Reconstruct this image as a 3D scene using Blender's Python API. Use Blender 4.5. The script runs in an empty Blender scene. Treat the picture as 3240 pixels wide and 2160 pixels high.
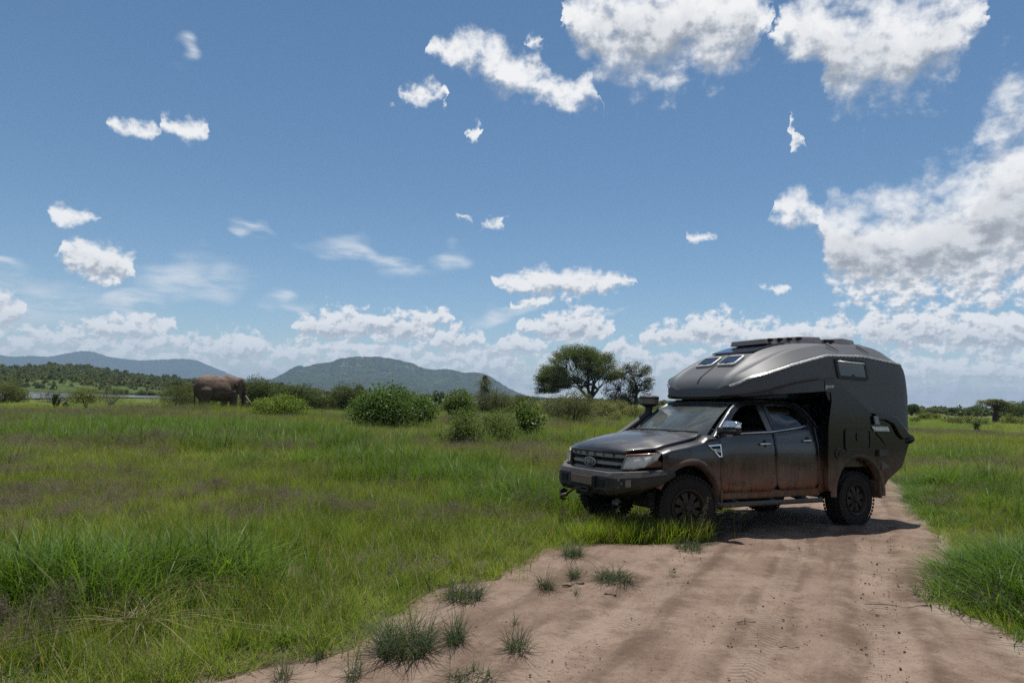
import bpy, bmesh, math, random
import numpy as np
from mathutils import Matrix, Vector

SC = bpy.context.scene
COL = SC.collection
RNG = np.random.default_rng(11)
random.seed(5)
R_ = math.radians

# ------------------------------------------------------------------ camera
cam_data = bpy.data.cameras.new('camera')
cam_data.sensor_width = 36.0
cam_data.lens = 24.0
cam_data.clip_start = 0.05
cam_data.clip_end = 60000.0
cam = bpy.data.objects.new('camera', cam_data)
COL.objects.link(cam)
CAM_H = 1.7103
_pitch, _roll = R_(4.7356), R_(1.55)
_F = Vector((0, math.cos(_pitch), math.sin(_pitch)))
_U0 = Vector((0, -math.sin(_pitch), math.cos(_pitch)))
_R0 = Vector((1, 0, 0))
_R = _R0 * math.cos(_roll) + _U0 * math.sin(_roll)
_U = _U0 * math.cos(_roll) - _R0 * math.sin(_roll)
cam.matrix_world = Matrix(((_R.x, _U.x, -_F.x, 0), (_R.y, _U.y, -_F.y, 0), (_R.z, _U.z, -_F.z, CAM_H), (0, 0, 0, 1)))
SC.camera = cam

# ------------------------------------------------------------------ render settings
SC.render.engine = 'CYCLES'
cy = SC.cycles
cy.use_denoising = False
try:
    cy.denoiser = 'OPENIMAGEDENOISE'
    cy.denoising_prefilter = 'ACCURATE'
    cy.denoising_input_passes = 'RGB_ALBEDO_NORMAL'
except Exception:
    pass
cy.use_adaptive_sampling = True
cy.adaptive_threshold = 0.009
cy.max_bounces = 6
cy.diffuse_bounces = 2
cy.glossy_bounces = 3
cy.transmission_bounces = 5
cy.transparent_max_bounces = 12
cy.volume_bounces = 0
cy.caustics_reflective = False
cy.caustics_refractive = False
cy.sample_clamp_indirect = 6.0
SC.view_settings.view_transform = 'Standard'
SC.view_settings.look = 'None'
SC.view_settings.gamma = 1.0
SC.view_settings.use_curve_mapping = False
SC.view_settings.exposure = 0.28

# ------------------------------------------------------------------ sun
SUN_EL, SUN_AZ = 76.0, 14.0          # degrees; azimuth clockwise from +Y (the view direction)
SKY_STRENGTH = 0.080
sun_data = bpy.data.lights.new('sun', 'SUN')
sun_data.energy = 4.9
sun_data.angle = R_(0.55)
sun_data.color = (1.0, 0.955, 0.89)
sun = bpy.data.objects.new('sun', sun_data)
COL.objects.link(sun)
sdir = Vector((math.cos(R_(SUN_EL)) * math.sin(R_(SUN_AZ)), math.cos(R_(SUN_EL)) * math.cos(R_(SUN_AZ)), math.sin(R_(SUN_EL))))
sun.rotation_euler = sdir.to_track_quat('Z', 'Y').to_euler()
sun.location = (20, 40, 120)


# ------------------------------------------------------------------ node helper
class NT:
    def __init__(self, tree):
        self.t = tree
        self.n = tree.nodes
        self.l = tree.links

    def new(self, typ, ins=None, **props):
        nd = self.n.new(typ)
        for k, v in props.items():
            setattr(nd, k, v)
        if ins:
            for k, v in ins.items():
                s = nd.inputs[k]
                if isinstance(v, bpy.types.NodeSocket):
                    self.l.new(v, s)
                else:
                    s.default_value = v
        return nd

    def math(self, op, a, b=None, c=None, clamp=False):
        nd = self.n.new('ShaderNodeMath')
        nd.operation = op
        nd.use_clamp = clamp
        for i, v in enumerate((a, b, c)):
            if v is None:
                continue
            if isinstance(v, bpy.types.NodeSocket):
                self.l.new(v, nd.inputs[i])
            else:
                nd.inputs[i].default_value = v
        return nd.outputs[0]

    def vmath(self, op, a, b=None, out=0, scale=None):
        nd = self.n.new('ShaderNodeVectorMath')
        nd.operation = op
        for i, v in enumerate((a, b)):
            if v is None:
                continue
            if isinstance(v, bpy.types.NodeSocket):
                self.l.new(v, nd.inputs[i])
            else:
                nd.inputs[i].default_value = v
        if scale is not None:
            if isinstance(scale, bpy.types.NodeSocket):
                self.l.new(scale, nd.inputs['Scale'])
            else:
                nd.inputs['Scale'].default_value = scale
        return nd.outputs[out]

    def noise(self, vec, scale, detail=4.0, rough=0.55, dist=0.0, out='Fac', dim='3D'):
        nd = self.new('ShaderNodeTexNoise', noise_dimensions=dim, ins={'Scale': scale, 'Detail': detail, 'Roughness': rough, 'Distortion': dist})
        if vec is not None:
            self.l.new(vec, nd.inputs['Vector'])
        return nd.outputs[out]

    def mapr(self, v, a, b, c=0.0, d=1.0, smooth=True):
        nd = self.n.new('ShaderNodeMapRange')
        nd.interpolation_type = 'SMOOTHSTEP' if smooth else 'LINEAR'
        nd.clamp = True
        self.l.new(v, nd.inputs[0])
        for i, x in enumerate((a, b, c, d)):
            if isinstance(x, bpy.types.NodeSocket):
                self.l.new(x, nd.inputs[i + 1])
            else:
                nd.inputs[i + 1].default_value = x
        return nd.outputs[0]

    def mix(self, f, a, b, blend='MIX'):
        nd = self.n.new('ShaderNodeMix')
        nd.data_type = 'RGBA'
        nd.blend_type = blend
        nd.clamp_factor = True
        for s, v in ((nd.inputs[0], f), (nd.inputs[6], a), (nd.inputs[7], b)):
            if isinstance(v, bpy.types.NodeSocket):
                self.l.new(v, s)
            elif isinstance(v, (tuple, list)):
                s.default_value = (*v, 1.0) if len(v) == 3 else v
            else:
                s.default_value = v
        return nd.outputs[2]

    def ramp(self, f, stops):
        nd = self.n.new('ShaderNodeValToRGB')
        e = nd.color_ramp.elements
        while len(e) < len(stops):
            e.new(0.5)
        for i, (p, c) in enumerate(stops):
            e[i].position = p
            e[i].color = (*c, 1.0) if len(c) == 3 else c
        self.l.new(f, nd.inputs[0])
        return nd.outputs[0]


# ------------------------------------------------------------------ world: Nishita sky with cumulus and thin cirrus
CUMULUS = [
    (12.18, 29.82, 7.96, 3.78, -5.8, 0) ,
    (17.0, 27.92, 3.27, 2.72, -6.6, 0) ,
    (9.64, 27.27, 4.39, 2.51, -20.2, 0) ,
    (11.49, 25.77, 2.17, 1.26, -3.7, 0) ,
    (-4.52, 27.83, 2.84, 1.56, 2.5, 1) ,
    (-1.25, 26.41, 4.29, 1.56, -16.0, 1) ,
    (2.78, 24.82, 3.94, 1.23, -7.3, 1) ,
    (5.58, 25.35, 1.35, 1.09, -1.1, 1) ,
    (-8.67, 24.24, 2.16, 0.84, 4.2, 2) ,
    (-3.91, 21.66, 0.67, 0.74, 2.6, 3) ,
    (1.27, 28.58, 0.84, 0.55, 0.5, 4) ,
    (26.98, 27.37, 5.3, 2.85, -11.5, 5) ,
    (31.63, 26.7, 3.56, 2.47, -13.2, 5) ,
    (29.88, 24.29, 3.51, 2.15, -11.3, 5) ,
    (27.21, 22.71, 2.12, 1.3, 11.0, 5) ,
    (24.48, 25.93, 1.42, 1.41, -9.0, 5) ,
    (23.06, 27.59, 1.87, 1.04, -9.0, 5) ,
    (22.61, 20.52, 0.49, 0.93, -15.9, 6) ,
    (36.8, 20.09, 1.82, 1.71, -12.2, 7) ,
    (36.98, 18.11, 1.44, 1.68, -11.0, 7) ,
    (34.03, 15.44, 3.64, 2.1, 8.7, 7) ,
    (36.55, 15.92, 2.15, 2.58, -9.6, 7) ,
    (23.27, 15.07, 2.48, 1.18, -4.9, 7) ,
    (22.8, 16.41, 1.11, 0.45, -5.1, 7) ,
    (26.94, 14.59, 2.76, 1.59, -5.8, 7) ,
    (30.52, 14.07, 3.49, 1.92, -6.6, 7) ,
    (31.57, 11.96, 4.39, 1.91, -5.8, 7) ,
    (34.93, 10.58, 2.43, 1.49, -5.6, 7) ,
    (27.75, 9.57, 2.99, 1.35, -12.2, 7) ,
    (30.96, 8.5, 4.9, 1.88, -3.6, 7) ,
    (35.49, 8.3, 3.07, 2.53, -4.2, 7) ,
    (32.24, 5.58, 5.43, 1.86, -1.9, 8) ,
    (35.77, 5.17, 2.8, 2.08, -1.9, 8) ,
    (4.43, 9.78, 5.45, 1.2, 0.3, 9) ,
    (1.71, 8.14, 1.84, 0.55, 11.1, 10) ,
    (21.16, 9.13, 1.43, 0.34, -1.9, 11) ,
    (15.32, 13.34, 1.16, 0.59, 13.0, 12) ,
    (-1.6, 14.21, 1.34, 0.53, 1.7, 13) ,
    (-4.1, 14.58, 0.96, 0.35, 2.4, 14) ,
    (-26.63, 19.34, 1.95, 1.0, 2.1, 15) ,
    (-30.46, 18.32, 1.76, 0.76, 2.9, 16) ,
    (-33.51, 11.86, 1.52, 0.7, -4.7, 17) ,
    (-31.67, 9.02, 2.43, 1.42, -18.4, 18) ,
    (-36.82, 4.89, 1.15, 1.41, 5.5, 19) ,
    (-6.5, 6.6, 1.53, 0.65, -2.8, 20) ,
    (-13.57, 5.45, 4.05, 1.49, 2.7, 21) ,
    (-9.16, 5.48, 2.7, 1.44, 2.3, 21) ,
    (-4.61, 4.74, 2.19, 1.24, 1.8, 22) ,
    (0.89, 4.47, 2.01, 1.1, 1.4, 23) ,
    (5.24, 6.02, 3.08, 1.67, 0.8, 24) ,
    (1.76, 6.1, 1.54, 0.73, 1.3, 24) ,
    (9.6, 4.17, 1.77, 1.01, 0.8, 25) ,
    (16.54, 5.89, 2.5, 1.47, -0.3, 26) ,
    (13.28, 5.53, 2.41, 1.07, 0.2, 26) ,
    (20.5, 5.53, 2.54, 1.03, -0.5, 26) ,
    (24.88, 5.68, 2.37, 1.19, -1.0, 26) ,
    (-29.3, 4.46, 3.16, 0.89, 4.1, 27) ,
    (-33.24, 3.08, 2.91, 0.73, 3.8, 28) ,
    (-22.09, 3.26, 2.23, 1.49, 2.9, 29) ,
    (-25.76, 3.23, 2.11, 0.72, 3.2, 30) ,
    (-17.88, 3.2, 2.01, 0.83, 2.6, 31) ,
    (-11.38, 3.23, 2.84, 0.72, 2.1, 32) ,
    (-2.36, 2.81, 2.92, 0.73, 1.6, 33) ,
    (27.79, 2.78, 5.43, 1.16, 0.2, 34) ,
    (34.48, 2.79, 3.57, 1.32, -0.1, 34) ,
    (-35.94, 2.6, 1.47, 0.71, 3.8, 35) ,
    (5.66, 3.12, 2.52, 0.65, 1.2, 36) ,
    (13.82, 3.16, 3.06, 0.78, 0.7, 37) ,
]
CIRRUS =  [(-25.49, 8.63, 3.56, 1.19, 0.0), (-26.93, 7.74, 1.8, 0.97, -22.2), (-35.68, 5.75, 6.27, 1.25, -1.7), (-11.72, 11.17, 4.66, 0.71, -10.6), (-9.18, 10.33, 1.82, 0.57, 22.7), (-18.07, 6.95, 1.68, 0.49, -4.6), (-36.92, 7.91, 1.45, 0.41, 7.6), (-0.66, 7.35, 3.13, 0.55, 15.3), (-27.33, 24.97, 0.74, 0.62, -17.5), (-21.36, 12.97, 1.62, 0.3, -9.3), (-29.43, 6.37, 3.17, 0.38, 5.1), (7.4, 7.29, 1.44, 0.29, 10.5), (-5.22, 11.61, 1.46, 0.94, -27.1)]


def cloud_layers(blobs, grow):
    """ellipses -> cloud masses -> layers whose masses do not overlap in azimuth; each layer as (centre, half height) over azimuth"""
    n = len(blobs)
    pts = []
    for (a, e, rx, ry, rot, _) in blobs:
        t = np.linspace(0, 2 * np.pi, 48)
        c, s_ = math.cos(R_(rot)), math.sin(R_(rot))
        pts.append((a + grow * (rx * np.cos(t) * c - ry * np.sin(t) * s_), e + grow * (rx * np.cos(t) * s_ + ry * np.sin(t) * c)))

    def inside(i, X, Y):
        a, e, rx, ry, rot, _ = blobs[i]
        c, s_ = math.cos(R_(rot)), math.sin(R_(rot))
        u = ((X - a) * c + (Y - e) * s_) / (rx * grow)
        v = (-(X - a) * s_ + (Y - e) * c) / (ry * grow)
        return u * u + v * v < 1
    comp = [b[5] for b in blobs]        # the mass each puff belongs to
    masses = []
    for k in sorted(set(comp)):
        ids = [i for i in range(n) if comp[i] == k]
        masses.append((min(pts[i][0].min() for i in ids), max(pts[i][0].max() for i in ids), ids))
    masses.sort(key=lambda m: m[0] - m[1])
    layers = []
    for m in masses:
        for L in layers:
            if all(m[0] > o[1] + 0.8 or m[1] < o[0] - 0.8 for o in L):
                L.append(m)
                break
        else:
            layers.append([m])
    A = np.linspace(-50, 50, 201)
    Y = np.linspace(-2, 45, 600)
    out = []
    for L in layers:
        c = np.full(A.shape, np.nan)
        h = np.full(A.shape, -0.6)
        for m in L:
            for k, az in enumerate(A):
                if m[0] <= az <= m[1]:
                    ins = np.zeros(Y.shape, bool)
                    for i in m[2]:
                        ins |= inside(i, az, Y)
                    if ins.any():
                        lo, hi_ = Y[ins].min(), Y[ins].max()
                        c[k], h[k] = (lo + hi_) / 2, (hi_ - lo) / 2
        good = ~np.isnan(c)
        c = np.interp(A, A[good], c[good])
        out.append((A, c, h))
    return out


def build_world():
    w = bpy.data.worlds.new('World')
    SC.world = w
    w.use_nodes = True
    nt = w.node_tree
    nt.nodes.clear()
    N = NT(nt)
    tc = N.new('ShaderNodeTexCoord')
    D = N.vmath('NORMALIZE', tc.outputs['Generated'])
    s = N.new('ShaderNodeSeparateXYZ', {0: D})
    az = N.math('MULTIPLY', N.math('ARCTAN2', s.outputs[0], s.outputs[1]), 180 / math.pi)
    el = N.math('MULTIPLY', N.math('ARCSINE', s.outputs[2]), 180 / math.pi)
    P = N.new('ShaderNodeCombineXYZ', {0: az, 1: el, 2: 0.0}).outputs[0]

    sky = N.new('ShaderNodeTexSky', sky_type='NISHITA')
    sky.sun_disc = False
    sky.sun_elevation = R_(SUN_EL)
    sky.sun_rotation = R_(SUN_AZ)
    sky.altitude = 1200.0
    sky.air_density = 1.0
    sky.dust_density = 0.1
    sky.ozone_density = 1.3
    hsv = N.new('ShaderNodeHueSaturation', {'Hue': 0.493, 'Saturation': 1.12, 'Color': sky.outputs[0]})
    bg = N.new('ShaderNodeBackground', {0: hsv.outputs[0], 1: SKY_STRENGTH})

    hi = N.mapr(el, 6.0, 16.0)
    lo = N.math('SUBTRACT', 1.0, hi)
    w1 = N.new('ShaderNodeSeparateXYZ', {0: N.vmath('SCALE', N.vmath('SUBTRACT', N.noise(P, 0.35, 4.0, 0.62, out='Color', dim='2D'), (0.5, 0.5, 0.5)), scale=N.math('MULTIPLY_ADD', hi, 2.0, 1.3))})
    azw = N.math('ADD', az, w1.outputs[0])
    elw = N.math('ADD', el, w1.outputs[1])
    step = N.math('MULTIPLY_ADD', hi, 1.1, 0.55)
    elw2 = N.math('ADD', elw, step)
    t01 = N.math('MULTIPLY_ADD', azw, 0.01, 0.5, clamp=True)
    tv = N.new('ShaderNodeCombineXYZ', {0: t01, 1: t01, 2: t01}).outputs[0]

    def layer_values(A, c, h):
        nd = N.n.new('ShaderNodeRGBCurve')
        N.l.new(tv, nd.inputs['Color'])
        mp = nd.mapping
        mp.use_clip = False
        for ch, vals in ((0, c / 45.0), (1, h / 15.0)):
            cu = mp.curves[ch]
            x = (A + 50) / 100.0
            while len(cu.points) < len(x):
                cu.points.new(0.5, 0.5)
            for i in range(len(x)):
                cu.points[i].location = (float(x[i]), float(vals[i]))
                cu.points[i].handle_type = 'VECTOR'
        mp.update()
        sp = N.new('ShaderNodeSeparateColor', {0: nd.outputs[0]})
        return N.math('MULTIPLY', sp.outputs[0], 45.0), N.math('MULTIPLY', sp.outputs[1], 15.0)

    q = q2 = None
    for (A, c, h) in cloud_layers(CUMULUS, 1.12):
        cc, hh = layer_values(A, c, h)
        soft = N.math('MAXIMUM', N.math('MULTIPLY_ADD', hh, 0.75, 0.22), 0.22)
        v = N.math('DIVIDE', N.math('SUBTRACT', hh, N.math('ABSOLUTE', N.math('SUBTRACT', elw, cc))), soft)
        v2 = N.math('DIVIDE', N.math('SUBTRACT', hh, N.math('ABSOLUTE', N.math('SUBTRACT', elw2, cc))), soft)
        q = v if q is None else N.math('MAXIMUM', q, v)
        q2 = v2 if q2 is None else N.math('MAXIMUM', q2, v2)
    # beyond the picture's edges, and as a low bank along the horizon: broken cloud of the same kind
    outm = N.math('MAXIMUM', N.mapr(N.math('ABSOLUTE', az), 42.0, 50.0), N.mapr(el, 37.0, 44.0))
    lowm = N.mapr(el, 8.0, 3.5)
    fr = N.noise(N.vmath('MULTIPLY', P, (1.0, 2.0, 0.0)), 0.12, 4.0, 0.62, dim='2D')
    far = N.math('MULTIPLY_ADD', fr, 2.6, N.math('MULTIPLY_ADD', lowm, 0.25, -1.15))
    far = N.math('SUBTRACT', far, N.math('MULTIPLY', N.math('SUBTRACT', 1.0, N.math('MAXIMUM', outm, lowm)), 4.0))
    q = N.math('MAXIMUM', q, far)
    q2 = N.math('MAXIMUM', q2, far)

    def billow(Pv):
        nh = N.noise(N.vmath('MULTIPLY', Pv, (1.0, 1.3, 1.0)), 0.42, 6.0, 0.57, dim='2D')
        nl = N.noise(N.vmath('MULTIPLY', Pv, (1.0, 1.3, 1.0)), 0.95, 5.0, 0.56, dim='2D')
        nn = N.math('ADD', N.math('MULTIPLY', nh, hi), N.math('MULTIPLY', nl, lo))
        return N.math('MULTIPLY', N.math('SUBTRACT', nn, 0.5), N.math('MULTIPLY_ADD', lo, 0.8, 2.1))
    up = N.new('ShaderNodeCombineXYZ', {0: -0.2, 1: step, 2: 0.0}).outputs[0]
    dens = N.math('ADD', q, billow(P))
    densup = N.math('ADD', q2, billow(N.vmath('ADD', P, up)))

    alpha = N.mapr(dens, -0.15, N.math('MULTIPLY_ADD', hi, 0.50, 0.62))
    alpha = N.math('MULTIPLY', alpha, N.mapr(el, 0.5, 8.0, 0.7, 1.0))
    alpha = N.math('MULTIPLY', alpha, N.mapr(el, -1.5, 0.3))
    # self shading: parts with more cloud above them are greyer, rims turned to the light are white
    near = N.new('ShaderNodeCombineXYZ', {0: -0.12, 1: N.math('MULTIPLY', step, 0.32), 2: 0.0}).outputs[0]
    puff = N.math('SUBTRACT', billow(P), billow(N.vmath('ADD', P, near)))
    relief = N.math('ADD', N.math('MULTIPLY', N.math('SUBTRACT', dens, densup), 0.75), N.math('MULTIPLY', puff, 0.45))
    lit = N.mapr(relief, -0.60, 0.45)
    thick = N.mapr(N.math('ADD', q, q2), 0.9, 2.5)
    br = N.math('MULTIPLY_ADD', lit, 0.44, 0.47)
    br = N.math('SUBTRACT', br, N.math('MULTIPLY', thick, 0.26))
    shade = N.ramp(br, [(0.24, (0.29, 0.315, 0.345)), (0.52, (0.48, 0.505, 0.54)), (0.86, (0.76, 0.765, 0.77))])
    # clouds near the horizon take on the colour of the air
    shade = N.mix(N.mapr(el, 0.0, 9.0, 0.30, 0.0), shade, (0.68, 0.72, 0.77))
    # cirrus
    cw = N.vmath('SCALE', N.vmath('SUBTRACT', N.noise(N.vmath('MULTIPLY', P, (0.5, 1.0, 1)), 0.35, 2.0, 0.6, out='Color', dim='2D'), (0.5, 0.5, 0.5)), scale=4.0)
    CP = N.vmath('ADD', N.vmath('MULTIPLY', N.vmath('ADD', P, cw), (1, 1, 0)), (0, 0, 1))
    cq = None
    for (a, e, rx, ry, rot) in CIRRUS:
        cr, sr = math.cos(R_(rot)), math.sin(R_(rot))
        rx, ry = rx * 1.35, ry * 1.6
        u = N.vmath('DOT_PRODUCT', CP, (cr / rx, sr / rx, -(a * cr + e * sr) / rx), out=1)
        v = N.vmath('DOT_PRODUCT', CP, (-sr / ry, cr / ry, -(-a * sr + e * cr) / ry), out=1)
        L = N.math('MULTIPLY_ADD', v, v, N.math('MULTIPLY', u, u))
        cq = L if cq is None else N.math('MINIMUM', cq, L)
    wisp = N.noise(N.vmath('MULTIPLY', P, (0.35, 1.6, 1)), 0.5, 4.0, 0.65, dim='2D')
    ci = N.math('MULTIPLY', N.math('MULTIPLY', N.mapr(N.math('SQRT', cq), 1.15, 0.1), N.mapr(wisp, 0.2, 0.7)), 0.85)
    bgi = N.new('ShaderNodeBackground', {0: (0.60, 0.65, 0.70, 1), 1: 1.0})
    base = N.new('ShaderNodeMixShader', {0: ci, 1: bg.outputs[0], 2: bgi.outputs[0]}).outputs[0]
    bgc = N.new('ShaderNodeBackground', {0: shade, 1: 1.0})
    sh = N.new('ShaderNodeMixShader', {0: alpha, 1: base, 2: bgc.outputs[0]}).outputs[0]
    out = N.new('ShaderNodeOutputWorld')
    N.l.new(sh, out.inputs[0])
    w.cycles.sampling_method = 'MANUAL'
    w.cycles.sample_map_resolution = 512


build_world()

# ------------------------------------------------------------------ object helpers
def mesh_obj(name, verts, faces, mat=None, parent=None, smooth=False, col=None):
    me = bpy.data.meshes.new(name)
    me.from_pydata([tuple(v) for v in verts] if not isinstance(verts, np.ndarray) else verts.tolist(), [], faces if not isinstance(faces, np.ndarray) else faces.tolist())
    me.update()
    if smooth:
        me.shade_smooth()
    return link(name, me, mat, parent)


def link(name, me, mat=None, parent=None):
    o = bpy.data.objects.new(name, me)
    COL.objects.link(o)
    if mat is not None:
        for m in (mat if isinstance(mat, (list, tuple)) else [mat]):
            me.materials.append(m)
    if parent is not None:
        o.parent = parent
    return o


def fast_mesh(name, V, tri=None, quad=None):
    """numpy arrays -> mesh (many faces)"""
    me = bpy.data.meshes.new(name)
    V = np.ascontiguousarray(V, dtype=np.float32)
    nt = 0 if tri is None else len(tri)
    nq = 0 if quad is None else len(quad)
    me.vertices.add(len(V))
    me.vertices.foreach_set('co', V.ravel())
    loops = []
    starts = []
    n = 0
    if nt:
        loops.append(np.asarray(tri, dtype=np.int32).ravel())
        starts.append(np.arange(nt, dtype=np.int32) * 3)
        n = nt * 3
    if nq:
        loops.append(np.asarray(quad, dtype=np.int32).ravel())
        starts.append(n + np.arange(nq, dtype=np.int32) * 4)
    loops = np.concatenate(loops)
    starts = np.concatenate(starts)
    me.loops.add(len(loops))
    me.loops.foreach_set('vertex_index', loops)
    me.polygons.add(len(starts))
    me.polygons.foreach_set('loop_start', starts)
    me.update(calc_edges=True)
    me.validate()
    return me


def empty(name, loc=(0, 0, 0), rot=(0, 0, 0)):
    o = bpy.data.objects.new(name, None)
    o.empty_display_size = 0.2
    o.location = loc
    o.rotation_euler = rot
    COL.objects.link(o)
    return o


def tag(o, label=None, cat=None, group=None, kind=None):
    if label:
        o['label'] = label
    if cat:
        o['category'] = cat
    if group:
        o['group'] = group
    if kind:
        o['kind'] = kind
    return o


def add_mod(o, typ, **kw):
    m = o.modifiers.new(typ.lower(), typ)
    for k, v in kw.items():
        setattr(m, k, v)
    return m


def apply_mods(o):
    dg = bpy.context.evaluated_depsgraph_get()
    me = bpy.data.meshes.new_from_object(o.evaluated_get(dg), depsgraph=dg)
    old = o.data
    o.modifiers.clear()
    nm = old.name
    o.data = me
    bpy.data.meshes.remove(old)
    me.name = nm
    return o


def bevel_obj(o, width, segs=2, angle=30):
    add_mod(o, 'BEVEL', width=width, segments=segs, limit_method='ANGLE', angle_limit=R_(angle))
    return o


class MB:
    """collects simple shapes into one mesh"""
    def __init__(self):
        self.v = []
        self.f = []
        self.m = []

    def add(self, vs, fs, mi=0):
        b = len(self.v)
        self.v += [tuple(p) for p in vs]
        self.f += [tuple(b + i for i in f) for f in fs]
        self.m += [mi] * len(fs)
        return self

    def box(self, c, s, rot=None, mi=0):
        c = Vector(c)
        vs = []
        for dx in (-.5, .5):
            for dy in (-.5, .5):
                for dz in (-.5, .5):
                    p = Vector((dx * s[0], dy * s[1], dz * s[2]))
                    if rot is not None:
                        p = rot @ p
                    vs.append(c + p)
        fs = [(0, 1, 3, 2), (4, 6, 7, 5), (0, 4, 5, 1), (2, 3, 7, 6), (0, 2, 6, 4), (1, 5, 7, 3)]
        return self.add(vs, fs, mi)

    def hexa(self, eight, mi=0):
        """eight corners: bottom ring of 4, top ring of 4"""
        fs = [(3, 2, 1, 0), (4, 5, 6, 7), (0, 1, 5, 4), (1, 2, 6, 5), (2, 3, 7, 6), (3, 0, 4, 7)]
        return self.add(eight, fs, mi)

    def prism(self, poly, off, mi=0):
        """polygon (list of 3d points) pushed along off"""
        n = len(poly)
        off = Vector(off)
        vs = [Vector(p) for p in poly] + [Vector(p) + off for p in poly]
        fs = [tuple(range(n - 1, -1, -1)), tuple(range(n, 2 * n))]
        for i in range(n):
            j = (i + 1) % n
            fs.append((i, j, n + j, n + i))
        return self.add(vs, fs, mi)

    def tube(self, pts, r, n=8, cap=True, flat=1.0, mi=0, up=(0, 0, 1)):
        pts = [Vector(p) for p in pts]
        rs = r if isinstance(r, (list, tuple)) else [r] * len(pts)
        rings = []
        b = len(self.v)
        prev = None
        for i, p in enumerate(pts):
            d = (pts[min(i + 1, len(pts) - 1)] - pts[max(i - 1, 0)])
            d = d.normalized() if d.length > 1e-9 else Vector((0, 0, 1))
            ref = Vector(up) if prev is None else prev
            x = ref - d * ref.dot(d)
            if x.length < 1e-4:
                x = Vector((1, 0, 0)) - d * d.x
                if x.length < 1e-4:
                    x = Vector((0, 1, 0))
            x.normalize()
            prev = x
            y = d.cross(x)
            for k in range(n):
                a = 2 * math.pi * k / n
                self.v.append(tuple(p + x * (math.cos(a) * rs[i] * flat) + y * (math.sin(a) * rs[i])))
        for i in range(len(pts) - 1):
            for k in range(n):
                k2 = (k + 1) % n
                self.f.append((b + i * n + k, b + i * n + k2, b + (i + 1) * n + k2, b + (i + 1) * n + k))
                self.m.append(mi)
        if cap:
            self.f.append(tuple(b + k for k in range(n - 1, -1, -1)))
            self.m.append(mi)
            e = b + (len(pts) - 1) * n
            self.f.append(tuple(e + k for k in range(n)))
            self.m.append(mi)
        return self

    def lathe(self, prof, n=32, M=None, mi=0, close=False):
        """profile of (radius, height) turned about z, then moved by matrix M"""
        b = len(self.v)
        for (r, h) in prof:
            for k in range(n):
                a = 2 * math.pi * k / n
                p = Vector((r * math.cos(a), r * math.sin(a), h))
                if M is not None:
                    p = M @ p
                self.v.append(tuple(p))
        m = len(prof)
        for i in range(m if close else m - 1):
            i2 = (i + 1) % m
            for k in range(n):
                k2 = (k + 1) % n
                self.f.append((b + i * n + k, b + i * n + k2, b + i2 * n + k2, b + i2 * n + k))
                self.m.append(mi)
        return self

    def obj(self, name, mat, parent=None, smooth=False, bevel=None, sub=0, recalc=True):
        me = bpy.data.meshes.new(name)
        me.from_pydata(self.v, [], self.f)
        me.update()
        o = link(name, me, mat, parent)
        if len(me.materials) > 1:
            for p, i in zip(me.polygons, self.m):
                p.material_index = i
        if recalc:
            bm = bmesh.new()
            bm.from_mesh(me)
            bmesh.ops.recalc_face_normals(bm, faces=bm.faces)
            bm.to_mesh(me)
            bm.free()
        if smooth:
            if smooth is True:
                me.shade_smooth()
            else:
                me.shade_smooth()
                try:
                    me.set_sharp_from_angle(angle=R_(smooth))
                except Exception:
                    pass
        if bevel:
            bevel_obj(o, bevel)
        if sub:
            add_mod(o, 'SUBSURF', levels=sub, render_levels=sub)
        return o


def copy_thing(src, loc=None, rotz=None, scale=None):
    """a thing with its parts and their sub-parts; mesh data is shared"""
    c = src.copy()
    COL.objects.link(c)
    if loc is not None:
        c.location = loc
    if rotz is not None:
        c.rotation_euler = (0, 0, rotz)
    if scale is not None:
        c.scale = scale
    for ch in src.children:
        d = ch.copy()
        COL.objects.link(d)
        d.parent = c
        for gch in ch.children:
            e = gch.copy()
            COL.objects.link(e)
            e.parent = d
    return c


def text_mesh(name, body, size, M, mat, parent=None, extrude=0.002, space=1.0, shear=0.0, sx=1.0):
    """lettering as a flat mesh; M maps text plane (x right, y up, z out) into the thing's space"""
    cu = bpy.data.curves.new(name, 'FONT')
    cu.body = body
    cu.size = size
    cu.extrude = extrude
    cu.space_character = space
    cu.shear = shear
    cu.align_x = 'CENTER'
    cu.align_y = 'CENTER'
    cu.resolution_u = 3
    tmp = bpy.data.objects.new('tmp_text', cu)
    COL.objects.link(tmp)
    dg = bpy.context.evaluated_depsgraph_get()
    me = bpy.data.meshes.new_from_object(tmp.evaluated_get(dg), depsgraph=dg)
    bpy.data.objects.remove(tmp)
    bpy.data.curves.remove(cu)
    me.name = name
    me.transform(M @ Matrix.Diagonal((sx, 1, 1, 1)))
    me.materials.clear()
    return link(name, me, mat, parent)


def frame_matrix(origin, right, up):
    x = Vector(right).normalized()
    u = Vector(up)
    y = (u - x * u.dot(x)).normalized()
    z = x.cross(y)
    o = Vector(origin)
    return Matrix(((x.x, y.x, z.x, o.x), (x.y, y.y, z.y, o.y), (x.z, y.z, z.z, o.z), (0, 0, 0, 1)))


# ------------------------------------------------------------------ materials
MATS = {}


def mat_new(name):
    m = bpy.data.materials.new(name)
    m.use_nodes = True
    m.node_tree.nodes.clear()
    N = NT(m.node_tree)
    return m, N


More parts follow.
